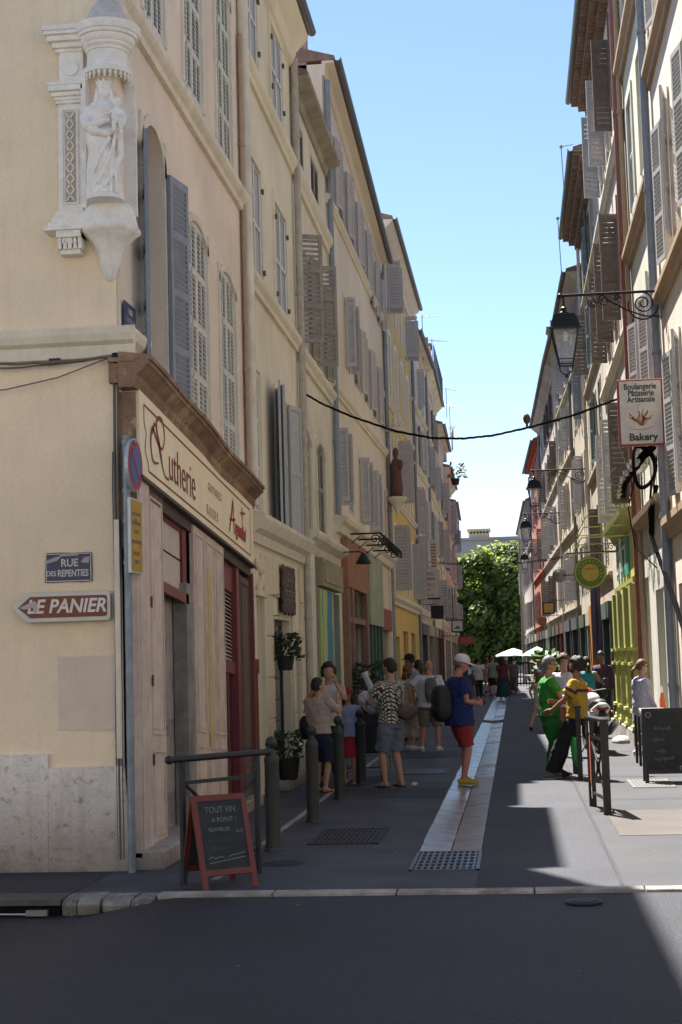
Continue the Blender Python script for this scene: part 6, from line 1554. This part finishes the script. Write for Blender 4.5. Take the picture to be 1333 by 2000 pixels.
# 2 person in beige tee, from behind
p,*_=person('short-haired person in a beige tee shirt and navy shorts, back turned between two bollards',-2.62,20.5,1.50,-35,'tan',('black','short'),(clothm('beige_tee',(.40,.32,.27)),'short',.90,.03),('shorts',clothm('navy_shorts',(.014,.018,.045)),.46,.035),('sandal',clothm('sandal_dark',(.04,.03,.025))),
  armL=((-.22,.16,.92),(-.4,-1,0)),armR=((.13,.30,1.42),(.5,-.3,-1)),headrot=(-12,-20,0),vox=.011,handR={'dir':(-.1,.3,1)})
# 3 curly-haired person
p,arms,U,s=person('dark curly-haired person in a white tank top with a hand raised to the face',-2.55,21.15,1.69,175,'tan',('black','curly'),(clothm('white_tank',(.50,.48,.46)),'none',.88,.01),('trousers',clothm('black_trouser',(.02,.02,.022)),.2,.02),('shoe',clothm('shoe_black',(.02,.02,.02))),
  armL=((-.14,.20,1.48),(-.6,.2,-1)),armR=((.26,-.02,1.0),(1,-.5,0)),headrot=(-14,15,0),vox=.011,handL={'dir':(.1,.1,1)})
t=thing('shoulder_bag','black shoulder bag hanging at the left of the curly-haired person','bag',world(p,(.30,.02,.86)),R(10)); g=G(); g.sphere((0,0,0),(.14,.09,.19),14,10,lambda q,p_:Vector((math.copysign(abs(q.x)**.6,q.x)*.14,math.copysign(abs(q.y)**.7,q.y)*.09,math.copysign(abs(q.z)**.6,q.z)*.17))); g.build('bag',plain('nylon_black',(0,0,0)),t,smooth=True); g=G(); g.tube([(.02,0,.15),(.06,-.0,.38),(.09,0,.54)],[(.018,.006)]*3,8); g.build('strap',MC['nylon_black'],t)
# 4 girl
p,*_=person('child in a red cap, lilac top and red skirt facing the viewer',-2.36,21.75,1.33,170,'tan',('dark','long'),(clothm('lilac_top',(.30,.32,.50)),'cap',.88,.03),('skirt',clothm('red_skirt',(.36,.02,.03)),.50,.06),('sandal',clothm('sandal_olive',(.10,.09,.03))),
  armL=((-.19,.06,.80),(-.3,-1,0)),armR=((.22,.05,.84),(.3,-1,0)),cap=clothm('red_cap',(.36,.02,.04)),headrot=(-4,5,0),vox=.011)
# 5 patterned shirt
pm=bpy.data.materials.new('cloth_black_white_print'); pm.use_nodes=True; b_=pm.node_tree.nodes['Principled BSDF']; b_.inputs['Roughness'].default_value=.85
tc=pm.node_tree.nodes.new('ShaderNodeTexCoord'); mp=pm.node_tree.nodes.new('ShaderNodeMapping'); mp.inputs['Rotation'].default_value=(0,R(45),R(45)); vo=pm.node_tree.nodes.new('ShaderNodeTexBrick'); vo.inputs['Scale'].default_value=9; vo.inputs['Mortar Size'].default_value=.06; vo.inputs['Color1'].default_value=(.50,.47,.38,1); vo.inputs['Color2'].default_value=(.42,.40,.32,1); vo.inputs['Mortar'].default_value=(.02,.02,.02,1); vo.inputs['Brick Width'].default_value=.45
pm.node_tree.links.new(tc.outputs['Object'],mp.inputs[0]); pm.node_tree.links.new(mp.outputs[0],vo.inputs['Vector']); pm.node_tree.links.new(vo.outputs['Color'],b_.inputs['Base Color'])
p,arms,U,s=person('dark-haired person in a black and white patterned shirt holding up white bundles',-1.70,21.15,1.73,48,'tan',('black','short'),(pm,'short',.88,.035),('shorts',clothm('slate_shorts',(.13,.16,.20)),.50,.035),('sandal',MC['cloth_sandal_dark']),
  armL=((-.13,.36,1.16),(-.8,-.4,-.6)),armR=((.12,.36,1.22),(.8,-.5,-.6)),headrot=(-4,12,0),vox=.010,footL=(-.12,.04),footR=(.10,-.05))
def lump(name,label,cat,loc,parts,m,nm='wrap'):
    t=thing(name,label,cat,loc); g=G()
    for c,r in parts: g.sphere(c,r,16,12,lambda d,p_:p_*(1+.22*noise.noise(d*3.1+Vector(c)*9)))
    g.build(nm,m,t,smooth=False); return t
paper=mat('white_plastic_wrap',(.52,.52,.56),.5,.12,9,.3,40)
lump('plastic_bag','crumpled white plastic bag held out by the patterned shirt person','bag',world(p,(.06,.44,1.13)),[((0,0,0),(.15,.13,.13)),((-.11,0,.07),(.10,.09,.12)),((.11,0,-.04),(.10,.09,.08))],paper)
t=thing('wrapped_bottle','white paper-wrapped bundle raised by the patterned shirt person','bundle',world(p,(.06,.50,1.34))); g=G(); g.tube([(.06,0,-.12),(.02,0,.02),(-.04,0,.15),(-.07,0,.24)],[.055,.05,.04,.06],9); g.build('wrap',paper,t)
t=thing('waist_bag','brown crossbody bag on the back of the patterned shirt person','bag',world(p,(.12,-.19,1.02)),R(48)); g=G(); g.sphere((0,0,0),(.17,.08,.11),16,12); g.build('bag',plain('bag_brown',(.07,.05,.045),.7),t,smooth=True); g=G(); g.tube([(-.15,.0,.0),(-.24,.12,.15),(-.26,.2,.3)],[(.02,.006)]*3,8); g.build('strap',MC['bag_brown'],t)
t=thing('crumpled_tissue','crumpled white tissue on the ground by the sandals of the patterned shirt person','tissue',(-1.42,21.2,.03)); g=G(); g.sphere((0,0,0),(.05,.04,.03),8,6,lambda d,p_:p_*(1+.4*noise.noise(d*4))); g.build('paper',paper,t)
# 6 light blue tee man
person('tall person in a pale blue tee shirt and black cap facing the left wall',-2.22,33.2,1.83,75,'tan',('dark','short'),(clothm('pale_blue_tee',(.17,.22,.31)),'short',.86,.04),('shorts',clothm('black_shorts',(.018,.018,.02)),.46,.04),('shoe',MC['cloth_shoe_black']),armL=((-.1,.3,1.1),(-.6,-.8,0)),armR=((.12,.3,1.12),(.6,-.8,0)),cap=clothm('black_cap',(.012,.012,.014)),girth=1.1,vox=.014)
# 7 white tee with grey backpack
p,arms,U,s=person('shaven-headed person in a white tee shirt and khaki shorts, seen from behind',-1.62,29.2,1.70,-6,'red',None,(clothm('white_tee',(.55,.54,.58)),'short',.84,.04),('shorts',clothm('khaki_shorts',(.16,.15,.11)),.48,.04),('sneaker',clothm('white_shoe',(.55,.55,.55))),armL=((-.36,.02,.95),(-1,-.5,.2)),armR=((.24,.12,.9),(.5,-1,0)),girth=1.12,footL=(-.18,.0),footR=(.14,.03),vox=.013)
backpack('grey backpack slung on the right shoulder of the white tee shirt person',p,U,clothm('grey_pack',(.12,.125,.12)),.12,.24,.10,1.18,-.21,.07)
# 8 cream person hidden behind
person('person in a cream top and pale trousers half hidden behind the patterned shirt',-2.05,29.7,1.62,-60,'tan',('auburn','bob'),(clothm('cream_top',(.48,.42,.30)),'short',.9,.03),('trousers',clothm('pale_trousers',(.42,.36,.27)),.25,.02),('sneaker',MC['cloth_white_shoe']),vox=.014)
# 9 dark person behind
person('person in dark clothes standing just beyond the white cap person',-1.15,35,1.62,10,'brown',('black','long'),(clothm('charcoal_top',(.03,.03,.04)),'short',.85,.03),('trousers',MC['cloth_black_trouser'],.15,.03),('shoe',MC['cloth_shoe_black']),vox=.015)
person('person with brown hair and a rust top near the left wall beyond the ochre house',-2.35,38,1.68,20,'tan',('dark','bob'),(clothm('rust_top',(.20,.07,.04)),'short',.85,.03),('trousers',MC['cloth_black_trouser'],.15,.03),('shoe',MC['cloth_shoe_black']),vox=.016)
# far walkers
far=[('walker in a white tee shirt and black trousers far down the street',-1.55,65.5,1.72,5,'brown',('black','short'),(MC['cloth_white_tee'],'short',.8,.05),('trousers',MC['cloth_black_trouser'],.12,.03),('shoe',MC['cloth_shoe_black'])),
('walker in a grey green tee shirt and dark shorts far down the street',-.98,69,1.78,0,'pale',('grey','short'),(clothm('greygreen_tee',(.20,.26,.25)),'short',.8,.05),('shorts',clothm('maroon_shorts',(.04,.015,.02)),.5,.05),('shoe',MC['cloth_shoe_black'])),
('walker with long dark hair and a deep teal skirt far down the street',-.50,62.5,1.70,0,'tan',('black','long'),(clothm('berry_top',(.12,.03,.06)),'short',.9,.02),('skirt',clothm('teal_skirt',(.01,.05,.06)),.14,.12),('sneaker',MC['cloth_white_shoe'])),
('walker in a long grey jumpsuit far down the street, nearest the umbrella',-.10,72.5,1.66,0,'brown',('black','short'),(clothm('grey_suit',(.10,.10,.10)),'short',.8,.05),('trousers',MC['cloth_grey_suit'],.2,.06),('shoe',MC['cloth_shoe_black'])),
('walker in a coral top between the two far walkers in pale shirts',-1.35,76,1.70,10,'tan',('auburn','bob'),(clothm('coral_top',(.45,.13,.09)),'short',.85,.04),('shorts',clothm('sand_shorts',(.3,.25,.18)),.5,.04),('shoe',MC['cloth_shoe_black'])),
('walker in a white sun hat and navy clothes beyond the teal skirt',-.42,78,1.68,180,'tan',('dark','short'),(clothm('navy_top',(.02,.03,.08)),'short',.85,.04),('trousers',clothm('navy_trouser',(.02,.025,.06)),.2,.03),('shoe',MC['cloth_shoe_black'])),
('small figure in dark clothes at the left wall before the tree',-2.6,74,1.65,30,'tan',('dark','short'),(MC['cloth_charcoal_top'],'short',.85,.03),('trousers',MC['cloth_black_trouser'],.15,.03),('shoe',MC['cloth_shoe_black']))]
for i,a in enumerate(far):
    st=.16 if i%2 else -.16
    person(*a,footL=(-.1,st),footR=(.1,-st,.03),armL=((-.27,st*-.8,.9),(-.3,-1,0)),armR=((.27,st*.8,.9),(.3,-1,0)),vox=.022,cap=(MC['cloth_white_cap'] if 'sun hat' in a[0] else None))
# 15 walking girl
person('long-haired child in a pale peach dress stepping forward behind the green outfit',.56,36.8,1.36,-25,'tan',('auburn','long'),(clothm('peach_dress',(.52,.45,.42)),'none',.75,.03),('skirt',MC['cloth_peach_dress'],.62,.05),('sandal',MC['cloth_sandal_dark']),footL=(-.14,-.42,.05),footR=(.1,.12),armL=((-.3,.1,.95),(-.3,-1,0)),armR=((.27,-.1,.9),(.3,-1,0)),vox=.013,toeL=(-.2,.8,-.5))
# 16 woman in green
p,arms,U,s=person('grey-haired person in a vivid green top and wide green trousers facing the yellow tee shirt',.47,22.45,1.70,-85,'tan',('grey','short'),(clothm('vivid_green',(.03,.24,.035)),'short',.88,.035),('trousers',clothm('deep_green',(.015,.16,.03)),.20,.055),('shoe',clothm('shoe_maroon',(.06,.02,.025))),
  armL=((-.12,.36,1.06),(-.7,-.6,-.4)),armR=((.04,.33,1.05),(.9,-.5,-.4)),headrot=(2,-8,0),glasses='clear',footL=(-.10,.12),footR=(.09,.0),vox=.010)
t=thing('rolled_bundle','pale rolled jacket with a red pouch held between the green and yellow dressed pair','bundle',world(p,(.06,.36,1.05)),0); g=G(); g.tube([(-.26,-.03,.09),(-.16,-.03,.08),(-.02,-.02,.03),(.12,0,-.06)],[.04,.062,.058,.05],12); g.build('roll',mat('fleece_cream',(.48,.44,.36),.95,.15,14,.6,40),t,smooth=True); g=G(); g.sphere((-.02,-.06,-.06),(.08,.05,.065),12,8); g.build('pouch',plain('pouch_red',(.30,.02,.05),.6),t,smooth=True)
# 17 man in yellow
yt=clothm('yellow_tee',(.46,.30,.03))
p,arms,U,s=person('bearded person in a yellow purple-striped tee shirt leaning back on the railing',.80,22.05,1.71,82,'brown',('black','curly'),(yt,'short',.90,.035,(clothm('purple_stripe',(.07,.02,.10)),1.30)),('trousers',clothm('black_jeans',(.014,.014,.018)),.10,.03),('sneaker',clothm('grey_sneaker',(.16,.14,.14))),
  armL=((-.12,.30,.98),(-.8,-.8,-.2)),armR=((.10,.26,1.10),(.6,-.8,-.3)),footL=(-.10,.36),footR=(.10,.30),hipoff=(0,-.04,-.04),lean=-3,headrot=(-8,-6,0),beard='black',vox=.010,handL={'dir':(.3,.8,-.3)})
t=thing('carrier_bag','bright green plastic carrier bag hanging behind the legs of the yellow tee shirt person','bag',(.80,21.95,.36)); g=G(); g.tube([(-.03,0,.26),(-.02,0,.14),(.01,0,.0),(.03,0,-.12),(.02,0,-.16)],[(.012,.012),(.05,.035),(.075,.05),(.08,.05),(.03,.02)],12,xd=(1,0,0)); g.v=[tuple(Vector(q)*(1+.15*noise.noise(Vector(q)*14))) for q in g.v]; g.build('bag',plain('green_plastic',(.03,.36,.06),.35),t,smooth=False)
# 18..20
person('brown-haired person in a white shirt behind the pair at the railing',.84,26.8,1.72,178,'tan',('brown','curly'),(MC['cloth_white_tee'],'short',.86,.03),('shorts',clothm('rose_shorts',(.25,.08,.07)),.5,.03),('sneaker',MC['cloth_white_shoe']),vox=.014)
p,arms,U,s=person('dark-haired person in a turquoise top seen over the parked motorbike',1.50,32.8,1.66,15,'tan',('dark','pony'),(clothm('turquoise_top',(.04,.26,.32)),'none',1.0,.015),('shorts',clothm('mustard_shorts',(.38,.22,.04)),.62,.04),('sneaker',MC['cloth_white_shoe']),armR=((.18,.15,1.35),(1,-.3,-1)),vox=.014)
t=thing('shoulder_bag','small black bag hanging in the sun beside the turquoise top','bag',world(p,(.34,0,1.0)),0); g=G(); g.sphere((0,0,0),(.12,.07,.17),14,10); g.build('bag',MC['nylon_black'],t,smooth=True); g=G(); g.tube([(0,0,.12),(-.06,0,.35),(-.12,0,.5)],.008,6); g.build('strap',MC['nylon_black'],t)
person('person in a plum shirt and navy shorts standing in the shop doorway at right',2.02,36.5,1.78,150,'brown',('black','short'),(clothm('plum_shirt',(.09,.04,.07)),'long',.86,.04),('shorts',MC['cloth_navy_shorts'],.5,.03),('shoe',MC['cloth_shoe_black']),vox=.015)
# 21 lavender coat
p,arms,U,s=person('person with a brown ponytail in a long lilac shirt walking right by the blackboard',2.10,26.4,1.60,-78,'tan',('brown','pony'),(clothm('lilac_shirt',(.36,.35,.46)),'long',.60,.05),('shorts',clothm('lilac_shirt',(0,0,0)),.5,.05),('sneaker',MC['cloth_white_shoe']),armL=((-.2,.25,.92),(-.3,-1,0)),armR=((.18,.20,.90),(.4,-1,0)),headrot=(2,0,0),glasses='clear',footL=(-.08,.24),footR=(.10,-.16,.03),vox=.011)
# terrace guests
person('seated-height guest in a blue shirt under the turquoise umbrella',1.25,73,1.25,190,'tan',('dark','short'),(clothm('blue_shirt',(.05,.08,.2)),'short',.7,.04),('trousers',MC['cloth_black_trouser'],.15,.03),('shoe',MC['cloth_shoe_black']),vox=.022)
person('guest with dark hair and a pale shirt in front of the turquoise umbrella',.95,60,1.55,170,'tan',('black','bob'),(MC['cloth_pale_blue_tee'],'short',.8,.04),('trousers',MC['cloth_navy_trouser'],.15,.03),('shoe',MC['cloth_shoe_black']),vox=.02)
# ================= MOTORBIKE =================
mb=thing('motorbike','white and dark red motorbike parked facing away beside the sunlit railing','motorbike',(1.43,27.3,0),R(6))
mw=plain('bike_white',(.58,.56,.56),.3,spec=.5); mr=plain('bike_red',(.22,.02,.04),.3); rub=plain('tyre_rubber',(.02,.02,.02),.85)
def tor(g,c,Rr_,r,n=28,k=10):
    vs=[(c[0]+r*math.cos(b)*1.15,c[1]+(Rr_+r*math.sin(b))*math.cos(a),c[2]+(Rr_+r*math.sin(b))*math.sin(a)) for a in [2*PI*i/n for i in range(n)] for b in [2*PI*j/k for j in range(k)]]
    g.add(vs,[(i*k+j,i*k+(j+1)%k,((i+1)%n)*k+(j+1)%k,((i+1)%n)*k+j) for i in range(n) for j in range(k)])
for yy in (.0,1.38):
    w_=bpy.data.objects.new('wheel',None); sc.collection.objects.link(w_); w_.parent=mb
    g=G(); tor(g,(0,yy,.31),.245,.068); g.build('tyre',rub,w_,smooth=True)
    g=G(); g.tube([(-.05,yy,.31),(.05,yy,.31)],.05,10); tor(g,(0,yy,.31),.19,.02,24,6)
    for i in range(5): a=2*PI*i/5; g.tube([(0,yy,.31),(0,yy+.18*math.cos(a),.31+.18*math.sin(a))],.016,5)
    g.build('rim',ironblk,w_)
g=G(); g.tube([(0,-.34,.88),(0,-.12,.90),(0,.15,.86),(0,.4,.80),(0,.6,.78)],[(.06,.035),(.12,.06),(.13,.07),(.12,.06),(.09,.05)],16,xd=(1,0,0)); g.build('seat',plain('seat_black',(.02,.02,.022),.6),mb,smooth=True)
g=G(); g.tube([(0,-.42,.86),(0,-.3,.80),(0,0,.74),(0,.3,.66)],[(.09,.045),(.15,.075),(.16,.08),(.12,.1)],16,xd=(1,0,0)); g.build('tail_fairing',mw,mb,smooth=True)
g=G(); g.tube([(0,-.43,.82),(0,-.40,.79)],[(.10,.035),(.11,.04)],14,xd=(1,0,0)); g.build('tail_light',mr,mb,smooth=True)
g=G(); g.tube([(0,.55,.86),(0,.75,.93),(0,1.0,.90),(0,1.15,.78)],[(.09,.08),(.15,.12),(.15,.13),(.1,.1)],16,xd=(1,0,0)); g.build('fuel_tank',mw,mb,smooth=True)
g=G(); g.tube([(0,1.1,.95),(0,1.35,.98),(0,1.55,.82)],[(.16,.13),(.19,.16),(.1,.1)],14,xd=(1,0,0)); g.build('front_fairing',mr,mb,smooth=True)
g=G(); g.box(-.10,-.44,.50,.10,-.42,.66); g.build('number_plate',plain('plate_white',(.5,.5,.5),.4),mb); g=G(); g.tube([(0,-.36,.78),(0,-.43,.62),(0,-.45,.42)],[(.05,.02),(.08,.015),(.08,.01)],8,xd=(1,0,0)); g.build('mudguard',ironblk,mb)
g=G(); g.tube([(.17,.55,.30),(.19,.1,.38),(.21,-.28,.52),(.215,-.40,.56)],[.035,.06,.068,.06],12); g.build('exhaust',plain('exhaust_steel',(.35,.33,.3),.35,.7),mb,smooth=True)
g=G(); g.tube([(-.36,1.0,1.10),(-.2,1.08,1.08),(0,1.12,1.05),(.2,1.08,1.08),(.36,1.0,1.10)],.014,8); g.build('handlebar',ironblk,mb)
for e in (-1,1):
    g=G(); g.tube([(e*.24,1.08,1.08),(e*.30,1.12,1.22)],.007,5); g.sphere((e*.32,1.1,1.26),(.06,.02,.035),10,7); g.build('mirror',ironblk,mb); g=G(); g.sphere((e*.17,-.32,.74),(.03,.03,.02),8,6); g.build('indicator',plain('indicator_amber',(.4,.15,.02),.3),mb)
g=G(); g.box(-.11,.35,.28,.11,.95,.62); bevel(g.build('engine',plain('engine_grey',(.06,.06,.065),.45,.5),mb),.03)
g=G(); 
for e in (-1,1): g.tube([(e*.09,.0,.31),(e*.1,.4,.36)],.022,6); g.tube([(e*.09,1.38,.31),(e*.1,1.15,.95)],.024,6)
g.tube([(-.1,.55,.25),(-.26,.45,.02)],.012,6); g.tube([(-.1,.4,.3),(-.2,.38,.3)],.012,6); g.build('fork_and_stand',ironblk,mb)
# ================= UMBRELLAS, TABLES, BARRIER =================
def umbrella(label,x,y,r,z,h,m1,m2=None):
    t=thing('patio_umbrella',label,'umbrella',(x,y,0)); n=8
    g=G(); g.tube([(0,0,0),(0,0,z+h)],.022,8); g.build('pole',whitep,t); g=G(); g.lathe([(.22,0),(.22,.05),(.04,.07)],n=16); g.build('base',kerbm,t)
    for i in range(n):
        g=G(); a,b_=2*PI*i/n,2*PI*(i+1)/n; k=4; vs=[(0,0,z+h)]
        for q in range(1,k+1):
            f=q/k; zz=z+h*(1-f)**.85 if f<1 else z; 
            for aa in (a,(a+b_)/2,b_): sc_=r*f*(1 if aa!=(a+b_)/2 else .955); vs.append((sc_*math.cos(aa),sc_*math.sin(aa),zz-(.03*f if aa==(a+b_)/2 else 0)))
        fs=[(0,1,2),(0,2,3)]
        for q in range(k-1): o=1+3*q; fs+=[(o,o+3,o+4,o+1),(o+1,o+4,o+5,o+2)]
        o=1+3*(k-1); vs+=[(p_[0],p_[1],p_[2]-.07) for p_ in vs[o:o+3]]; fs+=[(o,o+3,o+4,o+1),(o+1,o+4,o+5,o+2)]
        g.add(vs,fs); g.build('canopy_panel',m1 if (i%2==0 or not m2) else m2,t)
    return t
umbrella('turquoise and white sunlit umbrella by the right wall near the street end',1.12,76,.78,1.78,.42,plain('canvas_turq',(.30,.62,.58),.7),plain('canvas_turq_pale',(.55,.68,.66),.7))
umbrella('white peaked terrace umbrella in the square before the tree',-.05,112,1.3,1.85,.5,plain('canvas_white',(.75,.73,.70),.7))
t=thing('terrace_barrier','black slatted terrace barrier at the end of the street','barrier',(.62,92,0)); 
for i in range(7): g=G(); g.box(-.5+.17*i,-.02,0,-.44+.17*i,.02,1.3); g.build('slat',ironblk,t)
g=G(); g.box(-.55,-.03,1.3,.65,.03,1.4); g.box(-.55,-.03,.1,.65,.03,.2); g.build('rail',ironblk,t)
for i,(x,y) in enumerate(((.75,83),(.85,80),(.9,70.5))):
    t=thing('cafe_table',['far round cafe table in front of the black barrier','middle round cafe table near the turquoise umbrella','near round cafe table before the turquoise umbrella'][i],'table',(x,y,0),group='terrace tables'); g=G(); g.lathe([(.3,.72),(.3,.75)],n=16); g.build('top',whitep,t); g=G(); g.tube([(0,0,0),(0,0,.72)],.03,8); g.lathe([(.2,0),(.2,.03)],n=12); g.build('leg',ironblk,t)
# street lamp post at the end of the right row
t=thing('lamp_post','pale tall lamp post at the street end, left of the last right-hand house','post',(.62,100,0)); g=G(); g.tube([(0,0,0),(0,0,3),(0,0,9.3)],[.14,.10,.08],10); g.build('pole',plain('post_cream',(.45,.40,.32),.6),t)
# ================= FAR END: TREES AND BUILDING =================
bark=mat('bark',(.10,.08,.06),.9,.25,3,.6,20)
leafA=mat('leaf_green',(.12,.18,.045),.55,.4,.8,0,spec=.3); leafB=mat('leaf_dark',(.07,.11,.03),.6,.35,.8,0,spec=.3)
for lm_ in (leafA,leafB):
    t_=lm_.node_tree; b=t_.nodes['Principled BSDF']; o=[n for n in t_.nodes if n.type=='OUTPUT_MATERIAL'][0]
    tr=t_.nodes.new('ShaderNodeBsdfTranslucent'); tr.inputs[0].default_value=(.34,.44,.08,1) if lm_ is leafA else (.10,.16,.02,1); mx=t_.nodes.new('ShaderNodeMixShader'); mx.inputs[0].default_value=.45
    t_.links.new(b.outputs[0],mx.inputs[1]); t_.links.new(tr.outputs[0],mx.inputs[2]); t_.links.new(mx.outputs[0],o.inputs[0])
def tree(label,x,y,h,rx,ry,z0,n,seed,ls=.26):
    random.seed(seed); t=thing('plane_tree',label,'tree',(x,y,0))
    g=G(); g.tube([(0,0,-.1),(.1,0,1.5),(0,.1,h*.35),(-.1,0,h*.6)],[.42,.3,.24,.12],10)
    for i in range(9):
        a=2*PI*i/9+random.random(); zz=h*random.uniform(.22,.5); l=rx*random.uniform(.5,.8); g.tube([(0,0,zz),(l*.5*math.cos(a),l*.5*math.sin(a),zz+l*.35),(l*math.cos(a),l*math.sin(a),zz+l*.6)],[.13,.08,.03],6)
    g.build('trunk',bark,t,smooth=True)
    cl=[]
    for i in range(75):
        a=random.uniform(0,2*PI); f=random.random()**.5; zz=random.uniform(0,1); wz=math.sin(PI*min(1,.22+zz*.72))**.7
        cl.append(Vector((rx*f*wz*math.cos(a),ry*f*wz*math.sin(a),z0+(h-z0)*zz*.93))); 
    for nm,mm,k0 in (('crown',leafA,0),):
        g=G()
        for i in range(n):
            c=cl[random.randrange(len(cl))]; r=random.uniform(.8,1.5)*rx*.19
            d=Vector((random.gauss(0,1),random.gauss(0,1),random.gauss(0,1))).normalized(); p=c+d*r*random.uniform(.6,1.05)
            if p.z<z0*.6: continue
            nn=(d+Vector((0,0,.7))+Vector((random.gauss(0,.6),random.gauss(0,.6),random.gauss(0,.5)))).normalized(); u=nn.orthogonal().normalized(); w_=nn.cross(u); s=ls*random.uniform(.6,1.2)
            g.cur=0 if random.random()<.6 else 1
            g.add([p-u*s,p+w_*s*.6,p+u*s,p-w_*s*.6],[(0,1,2,3)])
        g.build('crown',[leafA,leafB],t)
    return t
tree('large leafy plane tree filling the end of the street between the house rows',-1.5,137,11.6,5.2,4,1.6,26000,1)
tree('second plane tree partly hidden behind the left row of houses',-7.5,141,10.5,4.5,4,1.8,12000,2)
tree('third plane tree partly hidden behind the right row of houses',4.5,140,10.8,4.5,4,1.8,12000,3)
bb=thing('far_building','wide mauve grey blank building closing the view behind the plane trees','building',(0,170,0))
g=G(); g.box(-30,0,0,30,14,14.65); g.build('wall',mat('w_mauve_wall',(.48,.41,.38),.9,.05,.2,.1,10),bb)
g=G(); g.box(-30.2,-.3,14.65,30.2,14.3,14.95); g.build('coping',mat('w_mauve_wall2',(.42,.37,.36),.9,.05,.2,.1,10),bb)
g=G(); g.box(-4.55,1,14.9,-2.25,3.5,15.75); g.box(-4.7,.8,15.75,-2.1,3.7,16.0)
g.build('roof_house',mat('w_roofhouse',(.50,.42,.27),.9,.05,.5,.1,20),bb)
g=G()
for i in range(6): g.box(-4.35+.36*i,.97,15.5,-4.15+.36*i,1.02,15.7)
g.build('roof_house_vents',dark,bb)
def aerial(label,x,y,z,h,bars=5,rot=0,fin=.35):
    t=thing('roof_aerial',label,'aerial',(x,y,z),R(rot)); g=G(); g.tube([(0,0,-.3),(0,0,h)],.018,5); g.tube([(-.5,0,h-.08),(.7,0,h-.08)],.012,4)
    for i in range(bars): q=-.45+i*.25; g.tube([(q,-fin*.5,h-.08),(q,fin*.5,h-.08)],.009,4)
    g.build('mast',zinc,t); return t
aerial('small aerial on the rooftop box of the far mauve building',-2.9,172,15.95,.8)
for i,(x,y,z,h,lb) in enumerate(((-3.05,58.5,13.5,1.5,'lower'),(-2.95,64,13.6,1.6,'upper near'),(-2.75,72.5,13.4,1.2,'middle'),(-2.7,75,12.8,1.4,'tall'),(-2.75,79,12.7,1.0,'far'))):
    aerial(lb+' television aerial on the left roofs against the sky',x,y,z,h,4,i*25)
for x,y,z,h,lb in ((1.95,43.5,14.2,2.1,'taller thin mast'),(1.85,45.6,13.1,1.7,'shorter thin mast')):
    t=thing('roof_aerial',lb+' with a bent top on the right roof against the sky','aerial',(x,y,z)); g=G(); g.tube([(0,0,-.2),(-.05,0,h)],.015,5); g.tube([(-.05,0,h),(.3,0,h+.05)],.012,5); g.sphere((-.05,0,h),(.05,.04,.06),6,5); g.build('mast',zinc,t)
t=thing('satellite_dish','small round dish on a pole over the far left roofs','dish',(-2.72,77,13.1)); g=G(); g.lathe([(.001,0),(.22,.04),(.3,.1),(.22,.05)],n=14); g.v=[(z_,x_,y_) for x_,y_,z_ in g.v]; g.tube([(0,0,-.9),(0,0,0)],.02,5); g.build('dish',plain('dish_pink',(.4,.25,.2),.6),t)
plant('balcony_plant','bushy plant on the far left roof terrace edge',-2.85,84,11.2,.25,.35,.6,.7,9,cat='plant',n=120,ls=.25)
t=thing('roof_railing','thin dark roof terrace railing along the far left roofs','railing',(-2.8,66,13.6)); g=G()
for i in range(12): g.tube([(0,-4+i*.7,0),(0,-4+i*.7,.9)],.014,4)
g.tube([(0,-4,.9),(0,3.7,.9)],.02,4); g.tube([(0,-4,.5),(0,3.7,.5)],.014,4); g.build('rails',ironblk,t)
# little shrine on the ochre house corner
t=thing('wall_shrine','small brown madonna figure in a stone corner niche on the ochre house','shrine',(-3.06,42.2,6.15))
g=G(); g.lathe([(.02,-.45),(.12,-.2),(.24,-.05),(.28,.0),(.28,.06),(.001,.06)],n=14); g.lathe([(.26,1.9),(.28,1.98),(.1,2.05),(.02,2.4),(.001,2.4)],n=14); g.build('console',trimc,t,smooth='auto')
g=G(); g.lathe([(.15,.06),(.17,.3),(.14,.7),(.16,.95),(.1,1.1),(.05,1.15),(.085,1.25),(.075,1.38),(.02,1.45)],n=14,fn=lambda a,z:1+.08*math.sin(a*4+z*3)); g.sphere((.13,-.1,.95),(.08,.08,.14),10,8); g.build('figure',plain('painted_wood_brown',(.12,.06,.045),.7),t,smooth=True)
# haze
hz=G(); hz.box(-70,-35,-1.2,70,190,24); o=hz.build('haze',None,None); o.data.materials.clear()
hm=bpy.data.materials.new('haze_air'); hm.use_nodes=True; hn=hm.node_tree; hn.nodes.remove(hn.nodes['Principled BSDF']); pv=hn.nodes.new('ShaderNodeVolumePrincipled'); pv.inputs['Color'].default_value=(.85,.9,1,1); pv.inputs['Density'].default_value=.0012
hn.links.new(pv.outputs[0],hn.nodes['Material Output'].inputs['Volume']); o.data.materials.append(hm); o['kind']='stuff'
HAZE=False
if not HAZE: bpy.data.objects.remove(o)

bpy.data.scenes.remove(scratch)
